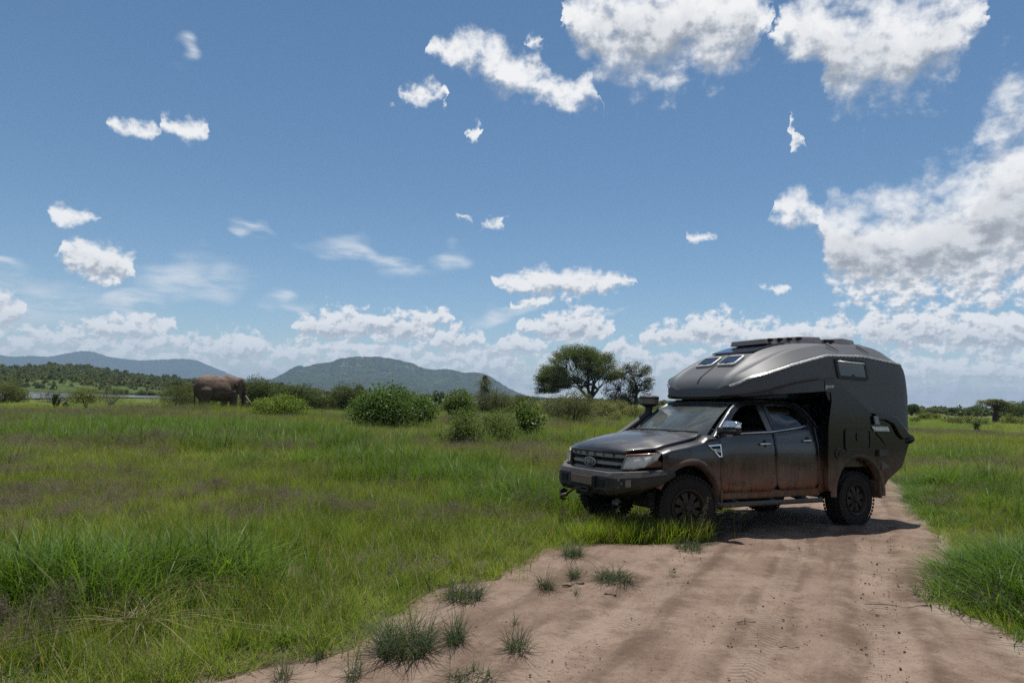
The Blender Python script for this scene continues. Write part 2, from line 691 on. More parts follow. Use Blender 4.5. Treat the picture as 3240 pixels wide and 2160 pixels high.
def principled(N, **ins):
    p = N.n.new('ShaderNodeBsdfPrincipled')
    for k, v in ins.items():
        k = {'col': 'Base Color', 'rough': 'Roughness', 'metal': 'Metallic', 'spec': 'Specular IOR Level', 'coat': 'Coat Weight', 'coatr': 'Coat Roughness', 'trans': 'Transmission Weight', 'ior': 'IOR', 'alpha': 'Alpha', 'normal': 'Normal', 'sheen': 'Sheen Weight'}.get(k, k)
        s = p.inputs[k]
        if isinstance(v, bpy.types.NodeSocket):
            N.l.new(v, s)
        elif isinstance(v, (tuple, list)):
            s.default_value = (*v, 1.0) if len(v) == 3 else v
        else:
            s.default_value = v
    return p


def finish(m, N, shader, disp=None):
    o = N.n.new('ShaderNodeOutputMaterial')
    N.l.new(shader, o.inputs[0])
    return m


def bump(N, h, strength=0.3, dist=0.02):
    b = N.n.new('ShaderNodeBump')
    b.inputs['Strength'].default_value = strength
    b.inputs['Distance'].default_value = dist
    N.l.new(h, b.inputs['Height'])
    return b.outputs[0]


def simple(name, col, rough=0.5, metal=0.0, var=0.25, scale=6.0, spec=0.5, coat=0.0, bumps=0.0):
    """plain surface with uneven tone and gloss"""
    m, N = mat_new(name)
    tc = N.new('ShaderNodeTexCoord').outputs['Object']
    n = N.noise(tc, scale, 5.0, 0.6)
    dark = tuple(c * (1 - var) for c in col)
    lite = tuple(min(1, c * (1 + var)) for c in col)
    c = N.mix(N.mapr(n, 0.3, 0.7), dark, lite)
    r = N.mapr(N.noise(tc, scale * 2.3, 4.0, 0.6), 0.3, 0.7, max(0.02, rough - 0.1), min(1, rough + 0.1))
    p = principled(N, col=c, rough=r, metal=metal, spec=spec, coat=coat)
    if bumps:
        N.l.new(bump(N, N.noise(tc, scale * 8, 4.0, 0.6), bumps, 0.01), p.inputs['Normal'])
    return finish(m, N, p.outputs[0])

# ------------------------------------------------------------------ noise on arrays
def _hash(ix, iy, seed):
    h = (ix.astype(np.int64) * 374761393 + iy.astype(np.int64) * 668265263 + seed * 982451653) & 0xffffffff
    h = ((h ^ (h >> 13)) * 1274126177) & 0xffffffff
    return ((h ^ (h >> 16)) & 0xffffff) / float(0xffffff)


def vnoise(x, y, seed=0):
    x = np.asarray(x, float)
    y = np.asarray(y, float)
    ix, iy = np.floor(x), np.floor(y)
    fx, fy = x - ix, y - iy
    fx = fx * fx * (3 - 2 * fx)
    fy = fy * fy * (3 - 2 * fy)
    a, b = _hash(ix, iy, seed), _hash(ix + 1, iy, seed)
    c, d = _hash(ix, iy + 1, seed), _hash(ix + 1, iy + 1, seed)
    return (a * (1 - fx) + b * fx) * (1 - fy) + (c * (1 - fx) + d * fx) * fy


def fbm(x, y, octv=4, seed=0, gain=0.5):
    s = 0.0
    amp, tot = 1.0, 0.0
    for o in range(octv):
        s = s + amp * vnoise(np.asarray(x) * 2 ** o + 17.3 * o, np.asarray(y) * 2 ** o + 9.1 * o, seed + o)
        tot += amp
        amp *= gain
    return s / tot


def sstep(a, b, v):
    t = np.clip((v - a) / (b - a), 0, 1)
    return t * t * (3 - 2 * t)


# ------------------------------------------------------------------ layout on the ground (metres, camera at the origin looking along +Y)
TRUCK_XY = (1.8447, 9.4659)
TRUCK_TH = 0.4917
ROAD_L = np.array([(-2.9, -6), (-2.7, 0), (-2.25, 2.9), (-1.63, 4.16), (-1.39, 4.39), (-0.9, 4.76), (-0.81, 5.11), (-0.7, 5.63), (-0.57, 6.14), (-0.32, 6.37), (0.12, 6.64), (0.17, 7.15), (0.67, 7.8), (1.2, 8.13), (1.7, 8.1), (2.57, 8.62), (2.85, 9.3), (2.98, 10.02), (3.72, 11.3), (4.9, 14.0), (5.7, 17.0), (5.2, 21.0), (3.7, 27.0), (2.9, 29.0), (2.2, 31.0)])
ROAD_R = np.array([(4.6, -6), (4.2, 0), (3.95, 4.2), (3.84, 5.2), (3.81, 5.63), (3.7, 6.14), (4.3, 6.9), (4.62, 7.45), (5.06, 7.89), (5.59, 8.88), (6.29, 10.51), (6.86, 11.82), (7.78, 13.54), (8.7, 15.2), (9.1, 17.5), (8.6, 21.0), (6.8, 27.0), (6.0, 29.0), (5.0, 31.5)])
RIVER_N = np.array([(-260, 112), (-94, 133), (-108, 178), (-95, 190), (-62, 214), (-24, 300), (4, 450), (60, 520), (160, 560)])
RIVER_F = np.array([(160, 660), (60, 660), (0, 640), (-42, 470), (-92, 326), (-130, 256), (-155, 258), (-208, 292), (-420, 330)])


def in_poly(x, y, poly):
    x = np.asarray(x, float)
    y = np.asarray(y, float)
    ins = np.zeros(x.shape, bool)
    n = len(poly)
    for i in range(n):
        x1, y1 = poly[i]
        x2, y2 = poly[(i + 1) % n]
        if y1 == y2:
            continue
        cond = ((y1 > y) != (y2 > y)) & (x < (x2 - x1) * (y - y1) / (y2 - y1) + x1)
        ins ^= cond
    return ins


def line_dist(x, y, pl, closed=False):
    x = np.asarray(x, float)
    y = np.asarray(y, float)
    d = np.full(x.shape, 1e9)
    n = len(pl)
    for i in range(n if closed else n - 1):
        x1, y1 = pl[i]
        x2, y2 = pl[(i + 1) % n]
        dx, dy = x2 - x1, y2 - y1
        L = dx * dx + dy * dy
        t = np.clip(((x - x1) * dx + (y - y1) * dy) / L, 0, 1)
        d = np.minimum(d, np.hypot(x - x1 - t * dx, y - y1 - t * dy))
    return d


ROAD_POLY = np.concatenate([ROAD_L, ROAD_R[::-1]])
RIVER_POLY = np.concatenate([RIVER_N, RIVER_F])


def road_dist(x, y):
    """signed distance to the track's edge, negative on the track"""
    d = np.minimum(line_dist(x, y, ROAD_L), line_dist(x, y, ROAD_R))
    return np.where(in_poly(x, y, ROAD_POLY), -d, d)


def river_dist(x, y):
    d = line_dist(x, y, RIVER_POLY, True)
    return np.where(in_poly(x, y, RIVER_POLY), -d, d)


def truck_local(x, y):
    dx, dy = np.asarray(x, float) - TRUCK_XY[0], np.asarray(y, float) - TRUCK_XY[1]
    c, s = math.cos(TRUCK_TH), math.sin(TRUCK_TH)
    return -dx * c - dy * s, dx * s - dy * c


def zg(x, y):
    """height of the ground"""
    x = np.asarray(x, float)
    y = np.asarray(y, float)
    xv, yv = truck_local(x, y)
    ox = np.maximum(np.maximum(xv - 1.0, -4.6 - xv), 0)
    oy = np.maximum(np.abs(yv) - 1.0, 0)
    w = np.exp(-(ox ** 2 + oy ** 2) / 1.6)
    zt = 0.0126 * np.clip(xv, -4.6, 1.2) + 0.0181 * np.clip(yv, -1.3, 1.3)
    rd = road_dist(x, y)
    off = sstep(0.0, 2.5, rd)
    r = np.hypot(x, y)
    z = off * (0.16 * (fbm(x * 0.22, y * 0.22, 3, 3) - 0.5) + 0.10 * (fbm(x * 0.7, y * 0.7, 2, 8) - 0.5))
    z = z + off * sstep(40, 140, r) * 0.9 * (fbm(x * 0.02, y * 0.02, 3, 21) - 0.5)
    dr = river_dist(x, y)
    z = z * (1 - sstep(60, 10, dr)) - 1.0 * sstep(95, 22, dr) - 1.0 * sstep(6, -8, dr)
    return z * (1 - w) + zt * w


def z1(x, y):
    return float(zg(np.array([x]), np.array([y]))[0])


# ------------------------------------------------------------------ ground materials
def mat_ground():
    m, N = mat_new('meadow_ground')
    pos = N.new('ShaderNodeNewGeometry').outputs['Position']
    big = N.noise(pos, 0.035, 5.0, 0.6)
    mid = N.noise(pos, 0.35, 5.0, 0.6)
    fine = N.noise(pos, 9.0, 5.0, 0.65)
    soil = N.mix(N.mapr(fine, 0.3, 0.7), (0.06, 0.048, 0.03), (0.12, 0.095, 0.06))
    r = N.vmath('LENGTH', N.vmath('MULTIPLY', pos, (1, 1, 0)), out=1)
    g1 = N.mix(N.mapr(big, 0.35, 0.65), (0.06, 0.085, 0.022), (0.125, 0.145, 0.045))
    g1 = N.mix(N.math('MULTIPLY', N.mapr(mid, 0.45, 0.7), 0.55), g1, (0.15, 0.145, 0.06))
    g1 = N.mix(N.math('MULTIPLY', N.mapr(fine, 0.4, 0.8), 0.5), g1, (0.04, 0.055, 0.02))
    col = N.mix(N.mapr(r, 18.0, 70.0), soil, g1)
    p = principled(N, col=col, rough=0.95, spec=0.15)
    N.l.new(bump(N, fine, 0.6, 0.03), p.inputs['Normal'])
    return finish(m, N, p.outputs[0])


def mat_sand():
    m, N = mat_new('sand_track')
    pos = N.new('ShaderNodeNewGeometry').outputs['Position']
    uv = N.new('ShaderNodeSeparateXYZ', {0: N.new('ShaderNodeUVMap').outputs[0]})
    # coordinates along and across the direction of travel
    al = N.vmath('DOT_PRODUCT', pos, (0.46, 0.888, 0), out=1)
    ac = N.vmath('DOT_PRODUCT', pos, (0.888, -0.46, 0), out=1)
    wob = N.math('MULTIPLY', N.math('SUBTRACT', N.noise(pos, 0.35, 2.0), 0.5), 0.5)
    acw = N.math('ADD', ac, wob)
    sv = N.new('ShaderNodeCombineXYZ', {0: N.math('MULTIPLY', al, 0.14), 1: N.math('MULTIPLY', acw, 1.7), 2: 0.0}).outputs[0]
    streak = N.noise(sv, 1.0, 4.0, 0.62)
    mid = N.noise(pos, 1.6, 6.0, 0.68)
    fine = N.noise(pos, 16.0, 6.0, 0.74)
    grit = N.noise(pos, 70.0, 3.0, 0.7)
    flat = N.noise(N.vmath('MULTIPLY', pos, (1.0, 2.6, 1.0)), 38.0, 3.0, 0.65)
    base = N.mix(N.mapr(mid, 0.34, 0.66), (0.162, 0.112, 0.083), (0.240, 0.175, 0.134))
    base = N.mix(N.math('MULTIPLY', N.mapr(streak, 0.52, 0.66), 0.60), base, (0.100, 0.066, 0.047))
    base = N.mix(N.math('MULTIPLY', N.mapr(streak, 0.46, 0.32), 0.55), base, (0.290, 0.218, 0.168))
    # wheel lanes: pressed pale floor between darker shoulders
    lane = sh = None
    for c_, wd in ((0.10, 0.17), (-1.72, 0.19), (-0.72, 0.13), (0.98, 0.15)):
        d = N.math('ABSOLUTE', N.math('SUBTRACT', acw, c_))
        l_ = N.mapr(d, wd, wd * 0.6)
        s_ = N.math('MULTIPLY', N.mapr(d, wd * 0.8, wd * 1.25), N.mapr(d, wd * 2.3, wd * 1.3))
        lane = l_ if lane is None else N.math('MAXIMUM', lane, l_)
        sh = s_ if sh is None else N.math('MAXIMUM', sh, s_)
    br = N.mapr(mid, 0.36, 0.60)
    base = N.mix(N.math('MULTIPLY', N.math('MULTIPLY', lane, br), 0.55), base, (0.300, 0.225, 0.175))
    base = N.mix(N.math('MULTIPLY', N.math('MULTIPLY', sh, N.mapr(mid, 0.62, 0.42)), 0.60), base, (0.098, 0.066, 0.048))
    base = N.mix(N.math('MULTIPLY', N.mapr(fine, 0.52, 0.70), 0.55), base, (0.085, 0.056, 0.040))
    base = N.mix(N.math('MULTIPLY', N.mapr(fine, 0.45, 0.30), 0.40), base, (0.300, 0.230, 0.180))
    base = N.mix(N.math('MULTIPLY', N.mapr(flat, 0.60, 0.68), 0.55), base, (0.070, 0.047, 0.034))
    base = N.mix(N.math('MULTIPLY', N.mapr(grit, 0.60, 0.68), 0.65), base, (0.050, 0.034, 0.026))
    base = N.mix(N.math('MULTIPLY', N.mapr(grit, 0.36, 0.30), 0.45), base, (0.34, 0.27, 0.22))
    # pale dusty crust along the far right edge
    base = N.mix(N.math('MULTIPLY', N.mapr(uv.outputs[1], 0.84, 0.98), N.math('MULTIPLY', N.mapr(mid, 0.4, 0.6), 0.7)), base, (0.33, 0.285, 0.235))
    # worn tread prints inside the lanes
    rib = N.math('SINE', N.math('MULTIPLY', N.math('ADD', al, N.math('MULTIPLY', N.math('ABSOLUTE', N.math('SUBTRACT', N.math('FRACT', N.math('MULTIPLY', ac, 5.0)), 0.5)), 0.16)), 105.0))
    ribm = N.math('MULTIPLY', N.math('MULTIPLY', lane, N.mapr(N.noise(pos, 0.8, 3.0), 0.45, 0.58)), N.math('MULTIPLY_ADD', rib, 0.5, 0.5))
    base = N.mix(N.math('MULTIPLY', ribm, 0.35), base, (0.11, 0.074, 0.054))
    h = N.math('ADD', N.math('MULTIPLY', fine, 0.7), N.math('ADD', N.math('MULTIPLY', grit, 0.45), N.math('MULTIPLY', ribm, 0.6)))
    p = principled(N, col=base, rough=0.95, spec=0.12)
    N.l.new(bump(N, h, 0.9, 0.03), p.inputs['Normal'])
    return finish(m, N, p.outputs[0])


def mat_water():
    m, N = mat_new('river_water')
    pos = N.new('ShaderNodeNewGeometry').outputs['Position']
    n = N.noise(N.vmath('MULTIPLY', pos, (1.0, 0.35, 1)), 1.2, 4.0, 0.6)
    p = principled(N, col=(0.10, 0.095, 0.075), rough=0.09, spec=0.5, ior=1.33)
    N.l.new(bump(N, n, 0.22, 0.15), p.inputs['Normal'])
    return finish(m, N, p.outputs[0])


def mat_hill(name, c_dark, c_lite, c_clear, scale, thr):
    m, N = mat_new(name)
    pos = N.new('ShaderNodeNewGeometry').outputs['Position']
    a = N.noise(pos, scale, 4.0, 0.6)
    b = N.noise(pos, scale * 0.16, 5.0, 0.62)
    c = N.mix(N.mapr(a, 0.38, 0.62), c_dark, c_lite)
    c = N.mix(N.math('MULTIPLY', N.mapr(b, thr, thr + 0.12), N.mapr(a, 0.42, 0.56)), c, c_clear)
    p = principled(N, col=c, rough=1.0, spec=0.05)
    N.l.new(bump(N, a, 1.0, 9.0), p.inputs['Normal'])
    return finish(m, N, p.outputs[0])


# ------------------------------------------------------------------ ground sheet
def build_ground():
    th = np.concatenate([np.arange(-180, -60, 6.0), np.arange(-60, 60.01, 0.5), np.arange(66, 180, 6.0)])
    th = np.radians(th)
    rr = np.concatenate([np.linspace(0.4, 14, 70), np.geomspace(14.3, 15500, 150)])
    T, Rr = np.meshgrid(th, rr)
    X, Y = Rr * np.sin(T), Rr * np.cos(T)
    Z = zg(X.ravel(), Y.ravel()).reshape(X.shape)
    far = sstep(120, 400, Rr)
    Z = Z - 0.05 * (1 - far) * sstep(0.0, -0.4, road_dist(X.ravel(), Y.ravel()).reshape(X.shape))
    V = np.stack([X, Y, Z], -1).reshape(-1, 3)
    n, m = X.shape
    i = np.arange(n - 1)[:, None] * m
    j = np.arange(m)[None, :]
    j2 = (j + 1) % m
    Q = np.stack([i + j, i + m + j, i + m + j2, i + j2], -1).reshape(-1, 4)
    V = np.vstack([V, [(0, 0, float(zg(np.array([0.]), np.array([0.]))[0]) - 0.05)]])
    tri = np.stack([np.full(m, n * m), np.arange(m), (np.arange(m) + 1) % m], -1)
    me = fast_mesh('meadow_ground', V, tri=tri, quad=Q)
    me.shade_smooth()
    tag(link('meadow_ground', me, mat_ground()), kind='structure')


def resample(pl, n):
    d = np.concatenate([[0], np.cumsum(np.hypot(*np.diff(pl, axis=0).T))])
    t = np.linspace(0, d[-1], n)
    return np.stack([np.interp(t, d, pl[:, 0]), np.interp(t, d, pl[:, 1])], -1)


def build_road():
    # rows follow the track: pair points of the two edges by progress
    nl = 420
    u = np.concatenate([np.linspace(0, 0.5, 300, endpoint=False), np.linspace(0.5, 1, nl - 300)])
    dl = np.concatenate([[0], np.cumsum(np.hypot(*np.diff(ROAD_L, axis=0).T))])
    dr = np.concatenate([[0], np.cumsum(np.hypot(*np.diff(ROAD_R, axis=0).T))])
    # knots pairing left and right progress
    kl = np.interp([-6, 2.9, 6.14, 8.13, 10.02, 14, 17, 21, 27, 29, 31], ROAD_L[:, 1], dl)
    kr = np.interp([-6, 2.9, 5.63, 6.9, 7.89, 11.0, 16.0, 21, 27, 29, 31.5], ROAD_R[:, 1], dr)
    ku = np.array([0, .13, .21, .28, .34, .44, .56, .66, .76, .88, 1.0])
    sl = np.interp(u, ku, kl)
    sr = np.interp(u, ku, kr)
    Lp = np.stack([np.interp(sl, dl, ROAD_L[:, 0]), np.interp(sl, dl, ROAD_L[:, 1])], -1)
    Rp = np.stack([np.interp(sr, dr, ROAD_R[:, 0]), np.interp(sr, dr, ROAD_R[:, 1])], -1)
    # ragged edges
    jl = (fbm(sl * 2.2, sl * 0, 3, 5) - 0.5) * 0.5
    jr = (fbm(sr * 2.2, sr * 0 + 3, 3, 6) - 0.5) * 0.5
    d = Rp - Lp
    d /= np.linalg.norm(d, axis=1)[:, None]
    Lp = Lp - d * (0.25 + jl)[:, None]
    Rp = Rp + d * (0.25 + jr)[:, None]
    nc = 110
    t = np.linspace(0, 1, nc)
    X = Lp[:, None, 0] * (1 - t) + Rp[:, None, 0] * t
    Y = Lp[:, None, 1] * (1 - t) + Rp[:, None, 1] * t
    Z = zg(X.ravel(), Y.ravel()).reshape(X.shape)
    edge = np.minimum(t, 1 - t)[None, :]
    Z = Z + 0.012 - 0.05 * np.clip(1 - edge / 0.03, 0, 1)
    amp = sstep(0.0, 0.08, edge)
    prog = (sl + sr)[:, None] / 2
    ac = 0.888 * X - 0.46 * Y
    for c_, wd, dep in ((0.10, 0.17, 0.022), (-1.72, 0.19, 0.022), (-0.72, 0.14, 0.010), (0.98, 0.15, 0.010)):
        Z = Z - amp * dep * np.exp(-((ac - c_) / wd) ** 2) + amp * 0.5 * dep * np.exp(-((np.abs(ac - c_) - wd * 1.7) / (wd * 0.5)) ** 2)
    Z = Z + amp * (0.030 * (fbm(X * 1.3, Y * 1.3, 3, 31) - 0.5) + 0.016 * (fbm(X * 7, Y * 7, 3, 37) - 0.5))
    V = np.stack([X, Y, Z], -1).reshape(-1, 3)
    i = np.arange(nl - 1)[:, None] * nc
    j = np.arange(nc - 1)[None, :]
    Q = np.stack([i + j, i + j + 1, i + nc + j + 1, i + nc + j], -1).reshape(-1, 4)
    me = fast_mesh('sand_road', V, quad=Q)
    me.shade_smooth()
    uvl = me.uv_layers.new(name='UVMap')
    U = np.stack([np.broadcast_to(prog, X.shape), np.broadcast_to(t[None, :], X.shape)], -1).reshape(-1, 2)
    li = np.zeros(len(me.loops), np.int32)
    me.loops.foreach_get('vertex_index', li)
    uvl.data.foreach_set('uv', U[li].astype(np.float32).ravel())
    tag(link('sand_road', me, mat_sand()), kind='structure')


def build_river():
    poly = [(float(x), float(y), -0.92) for x, y in RIVER_POLY]
    # grow the outline a little: the banks cut the water's edge
    c = np.mean(RIVER_POLY, axis=0)
    bm = bmesh.new()
    vs = [bm.verts.new(p) for p in poly]
    f = bm.faces.new(vs)
    bmesh.ops.triangulate(bm, faces=[f])
    me = bpy.data.meshes.new('river_water')
    bm.to_mesh(me)
    bm.free()
    tag(link('river_water', me, mat_water()), kind='structure')


# ------------------------------------------------------------------ hills: crest given as (azimuth, elevation) seen from the plain
def ridge(name, mat, crest, r0, rc, r1, az_step, nr, rough, seed, gully, tree=0.0, kind='structure'):
    """a hill range: rises from distance r0 to its crest at rc and falls away to r1"""
    a = np.arange(crest[0][0], crest[-1][0] + 1e-6, az_step)
    e = np.interp(a, [c[0] for c in crest], [c[1] for c in crest])
    k = max(1, int(0.25 / az_step))
    e = np.convolve(np.pad(e, k, 'edge'), np.ones(2 * k + 1) / (2 * k + 1), 'valid')
    H = np.tan(np.radians(e)) * rc + CAM_H
    t = np.concatenate([np.linspace(0, 1, nr), np.linspace(1, 2, max(4, nr // 4))[1:]])
    rr = np.where(t <= 1, r0 + (rc - r0) * t, rc + (r1 - rc) * (t - 1))
    A, T = np.meshgrid(np.radians(a), t)
    Rr = np.broadcast_to(rr[:, None], A.shape)
    X, Y = Rr * np.sin(A), Rr * np.cos(A)
    prof = np.where(T <= 1, T ** 0.85 * (1 - 0.18 * np.sin(T * math.pi)), np.cos((T - 1) * math.pi / 2))
    g = fbm(X / gully, Y / gully, 4, seed)
    g = 1 - 2 * np.abs(g - 0.5)
    Z = H[None, :] * prof * (1 - rough * (1 - g) * np.sin(np.clip(T, 0, 1) * math.pi)) - 1.5
    if tree:
        Z = Z + tree * (vnoise(X / (tree * 2.6), Y / (tree * 2.6), seed + 9) - 0.3) * sstep(0.02, 0.12, prof)
    Z[0] = -6
    Z[-1] = -6
    V = np.stack([X, Y, Z], -1).reshape(-1, 3)
    n, m = A.shape
    i = np.arange(n - 1)[:, None] * m
    j = np.arange(m - 1)[None, :]
    Q = np.stack([i + j, i + j + 1, i + m + j + 1, i + m + j], -1).reshape(-1, 4)
    me = fast_mesh(name, V, quad=Q)
    me.shade_smooth()
    return tag(link(name, me, mat), kind=kind), (a, H, r0, rc)


CREST_MOUNTAIN = [(-21.54, 0.018), (-20.64, 0.365), (-19.96, 0.759), (-19.04, 1.09), (-18.34, 1.491), (-17.65, 2.021), (-17.3, 2.137), (-16.68, 2.059), (-15.96, 2.342), (-14.74, 2.518), (-14.01, 2.882), (-12.76, 3.035), (-10.98, 3.104), (-9.69, 2.969), (-8.38, 2.701), (-7.32, 2.264), (-6.53, 2.157), (-5.49, 2.269), (-4.7, 2.188), (-3.9, 1.974), (-3.11, 2.103), (-2.31, 1.993), (-1.51, 1.646), (-0.43, 0.961), (0.65, 0.436), (1.98, 0.129), (3.3, -0.02)]
CREST_RANGE = [(-49.31, 0.702), (-45.75, 1.455), (-41.63, 2.016), (-39.31, 1.965), (-36.84, 1.97), (-36.15, 1.84), (-35.28, 1.997), (-34.2, 1.971), (-33.3, 2.221), (-32.38, 2.498), (-31.62, 2.521), (-30.42, 2.156), (-29.42, 2.07), (-28.4, 2.029), (-26.95, 2.172), (-25.78, 2.301), (-24.8, 2.253), (-23.9, 1.883), (-22.52, 1.332), (-21.59, 0.974), (-20.42, 0.545), (-19.22, 0.11)]
CREST_FAR = [(-25.11, 0.153), (-22.95, 0.828), (-21.59, 0.95), (-20.67, 0.982), (-19.5, 0.974), (-17.1, 0.652), (-14.62, 0.015)]
CREST_RIGHT = [(33.14, -0.019), (33.52, 0.081), (33.8, 0.265), (34.11, 0.361), (34.43, 0.305), (34.7, 0.161), (35.14, 0.024)]
CREST_LOW = [(0.66, -0.065), (1.71, 0.201), (2.37, 0.245), (3.03, 0.131), (3.56, -0.039), (11.09, -0.016), (12.61, 0.103), (12.86, 0.212), (13.62, 0.13), (14.12, 0.067), (15.11, -0.033)]
CREST_NEAR = [(-54.28, -0.272), (-45.66, 0.349), (-40.02, 0.843), (-36.78, 1.102), (-35.76, 1.216), (-34.88, 1.302), (-34.08, 1.451), (-32.31, 1.448), (-30.56, 1.19), (-28.33, 0.913), (-26.02, 0.813), (-22.94, 0.731), (-19.48, 0.476), (-17.08, 0.173), (-15.36, -0.006)]


build_ground()
build_road()
build_river()
hm1 = mat_hill('hill_forest', (0.016, 0.026, 0.016), (0.046, 0.062, 0.030), (0.105, 0.125, 0.055), 0.045, 0.56)
hm2 = mat_hill('far_forest', (0.022, 0.036, 0.02), (0.045, 0.062, 0.03), (0.07, 0.09, 0.045), 0.03, 0.6)
hm3 = mat_hill('near_hill_bush', (0.05, 0.075, 0.024), (0.085, 0.115, 0.038), (0.12, 0.15, 0.05), 0.12, 0.5)
ridge('mountain', hm1, CREST_MOUNTAIN, 3000, 4300, 5400, 0.06, 70, 0.5, 41, 420.0, 6.0)
ridge('mountain_range', hm2, CREST_RANGE, 7000, 9000, 10500, 0.08, 46, 0.5, 51, 900.0, 8.0)
ridge('distant_ridge', hm2, CREST_FAR, 9000, 11500, 12500, 0.1, 14, 0.3, 61, 900.0, 8.0)
ridge('distant_hill', hm2, CREST_RIGHT, 6000, 7500, 8400, 0.06, 20, 0.4, 71, 500.0, 8.0)
ridge('distant_low_hills', hm2, CREST_LOW, 9000, 10500, 11500, 0.06, 14, 0.3, 75, 700.0, 6.0)
NEARHILL = ridge('wooded_hill', hm3, CREST_NEAR, 330, 950, 1500, 0.2, 40, 0.15, 81, 120.0, 0.0)[1]

# ------------------------------------------------------------------ camper truck
# truck space: x forward (front axle at 0), y to its left (the side towards the camera), z up
def dusty(name, base, dust, rough, z_lo, z_hi, amount, coat=0.0, top_dust=0.25, metal=0.0, spec=0.5, mud=None, coatr=0.05):
    """paint with dried dust: thick low down, splashed upwards, thin film on surfaces that face up"""
    m, N = mat_new(name)
    tc = N.new('ShaderNodeTexCoord').outputs['Object']
    s = N.new('ShaderNodeSeparateXYZ', {0: tc})
    blot = N.noise(tc, 3.2, 6.0, 0.68)
    fine = N.noise(tc, 22.0, 5.0, 0.7)
    streak = N.noise(N.vmath('MULTIPLY', tc, (9.0, 9.0, 1.6)), 1.6, 4.0, 0.65)
    zz = N.math('ADD', s.outputs[2], N.math('MULTIPLY', N.math('SUBTRACT', blot, 0.5), 0.55))
    low = N.mapr(zz, z_hi, z_lo)
    low = N.math('MULTIPLY', low, N.mapr(streak, 0.25, 0.62, 0.35, 1.0))
    nz = N.new('ShaderNodeSeparateXYZ', {0: N.new('ShaderNodeNewGeometry').outputs['Normal']}).outputs[2]
    film = N.math('MULTIPLY', N.mapr(nz, 0.25, 0.9), N.mapr(blot, 0.3, 0.6, top_dust * 0.55, top_dust))
    speck = N.math('MULTIPLY', N.mapr(fine, 0.62, 0.74), 0.20)
    f = N.math('MULTIPLY', low, amount)
    f = N.math('MAXIMUM', f, film)
    f2 = N.math('ADD', f, N.math('MULTIPLY', speck, N.mapr(zz, 1.6, 0.8, 0.15, 1.0)), clamp=True)
    dcol = N.mix(N.mapr(blot, 0.35, 0.65), dust, mud or dust)
    fcol = N.mix(N.mapr(N.math('SUBTRACT', f, N.math('MULTIPLY', low, amount)), 0.0, 0.05), dcol, (0.15, 0.135, 0.12))
    col = N.mix(f2, base, fcol)
    r = N.mix(f2, (rough,) * 3, (0.92,) * 3)
    p = principled(N, col=col, rough=r, metal=metal, spec=spec)
    if coat:
        cw = N.math('MULTIPLY', N.math('SUBTRACT', 1.0, N.mapr(f2, 0.05, 0.5)), coat)
        N.l.new(cw, p.inputs['Coat Weight'])
        p.inputs['Coat Roughness'].default_value = coatr
    N.l.new(bump(N, fine, 0.06, 0.004), p.inputs['Normal'])
    return finish(m, N, p.outputs[0])


DUST = (0.25, 0.140, 0.086)
MUD = (0.27, 0.100, 0.044)
M_PAINT = dusty('truck_paint', (0.0055, 0.0065, 0.0105), DUST, 0.25, 0.55, 1.12, 0.95, coat=0.45, top_dust=0.22, mud=MUD)
M_BLACK = dusty('camper_gloss_black', (0.004, 0.0045, 0.005), DUST, 0.16, 0.45, 1.20, 0.80, coat=0.12, top_dust=0.14, mud=MUD, spec=0.35)
M_GREY = dusty('camper_matt_grey', (0.085, 0.089, 0.096), (0.17, 0.16, 0.15), 0.48, -1.0, -0.5, 0.1, top_dust=0.07, spec=0.32)
M_STEEL = dusty('bumper_steel', (0.010, 0.010, 0.010), (0.13, 0.10, 0.075), 0.48, 0.2, 1.2, 0.30, top_dust=0.40)
M_PLASTIC = dusty('flare_plastic', (0.012, 0.012, 0.012), DUST, 0.55, 0.4, 1.35, 0.75, top_dust=0.4)
M_RUBBER = dusty('tyre_rubber', (0.012, 0.012, 0.013), (0.10, 0.075, 0.058), 0.8, -0.1, 0.75, 0.22, top_dust=0.40, spec=0.2)
M_RIM = dusty('wheel_steel', (0.016, 0.015, 0.014), (0.10, 0.072, 0.05), 0.55, -0.2, 0.9, 0.55, top_dust=0.3, metal=0.3)
M_DARK = simple('dark_void', (0.006, 0.006, 0.006), 0.8, var=0.3)
M_INT = simple('cabin_trim', (0.018, 0.019, 0.021), 0.75, var=0.3)
M_SEAT = simple('seat_fabric', (0.022, 0.024, 0.030), 0.9, var=0.35, scale=14, bumps=0.2)
M_CHROME = simple('chrome', (0.62, 0.63, 0.65), 0.10, metal=1.0, var=0.1)
M_ALU = simple('aluminium_trim', (0.58, 0.58, 0.57), 0.40, metal=0.6, var=0.2, scale=20)
M_GRILLE = dusty('grille_bar', (0.27, 0.27, 0.27), (0.30, 0.27, 0.23), 0.45, 0.3, 1.4, 0.5, top_dust=0.5, metal=0.2)
M_SOLAR = simple('solar_cells', (0.012, 0.016, 0.03), 0.12, var=0.2, coat=0.5)
M_ACRYL = dusty('smoked_acrylic', (0.20, 0.16, 0.145), (0.24, 0.19, 0.155), 0.25, -1, -0.5, 0.0, top_dust=0.45, coat=0.4)
M_WHITE = simple('white_lettering', (0.82, 0.82, 0.80), 0.6, var=0.1)
M_LETTER = simple('grey_lettering', (0.19, 0.18, 0.17), 0.5, var=0.15)
M_PLATE = dusty('number_plate', (0.20, 0.14, 0.115), (0.17, 0.095, 0.07), 0.5, 0.0, 1.5, 0.8, top_dust=0.3)
M_BLUE = simple('emblem_blue', (0.010, 0.014, 0.028), 0.3, var=0.2, coat=0.5)
M_AMBER = dusty('amber_lens', (0.20, 0.04, 0.008), (0.17, 0.08, 0.05), 0.25, 0.0, 2.0, 0.45, top_dust=0.3, coat=0.5)
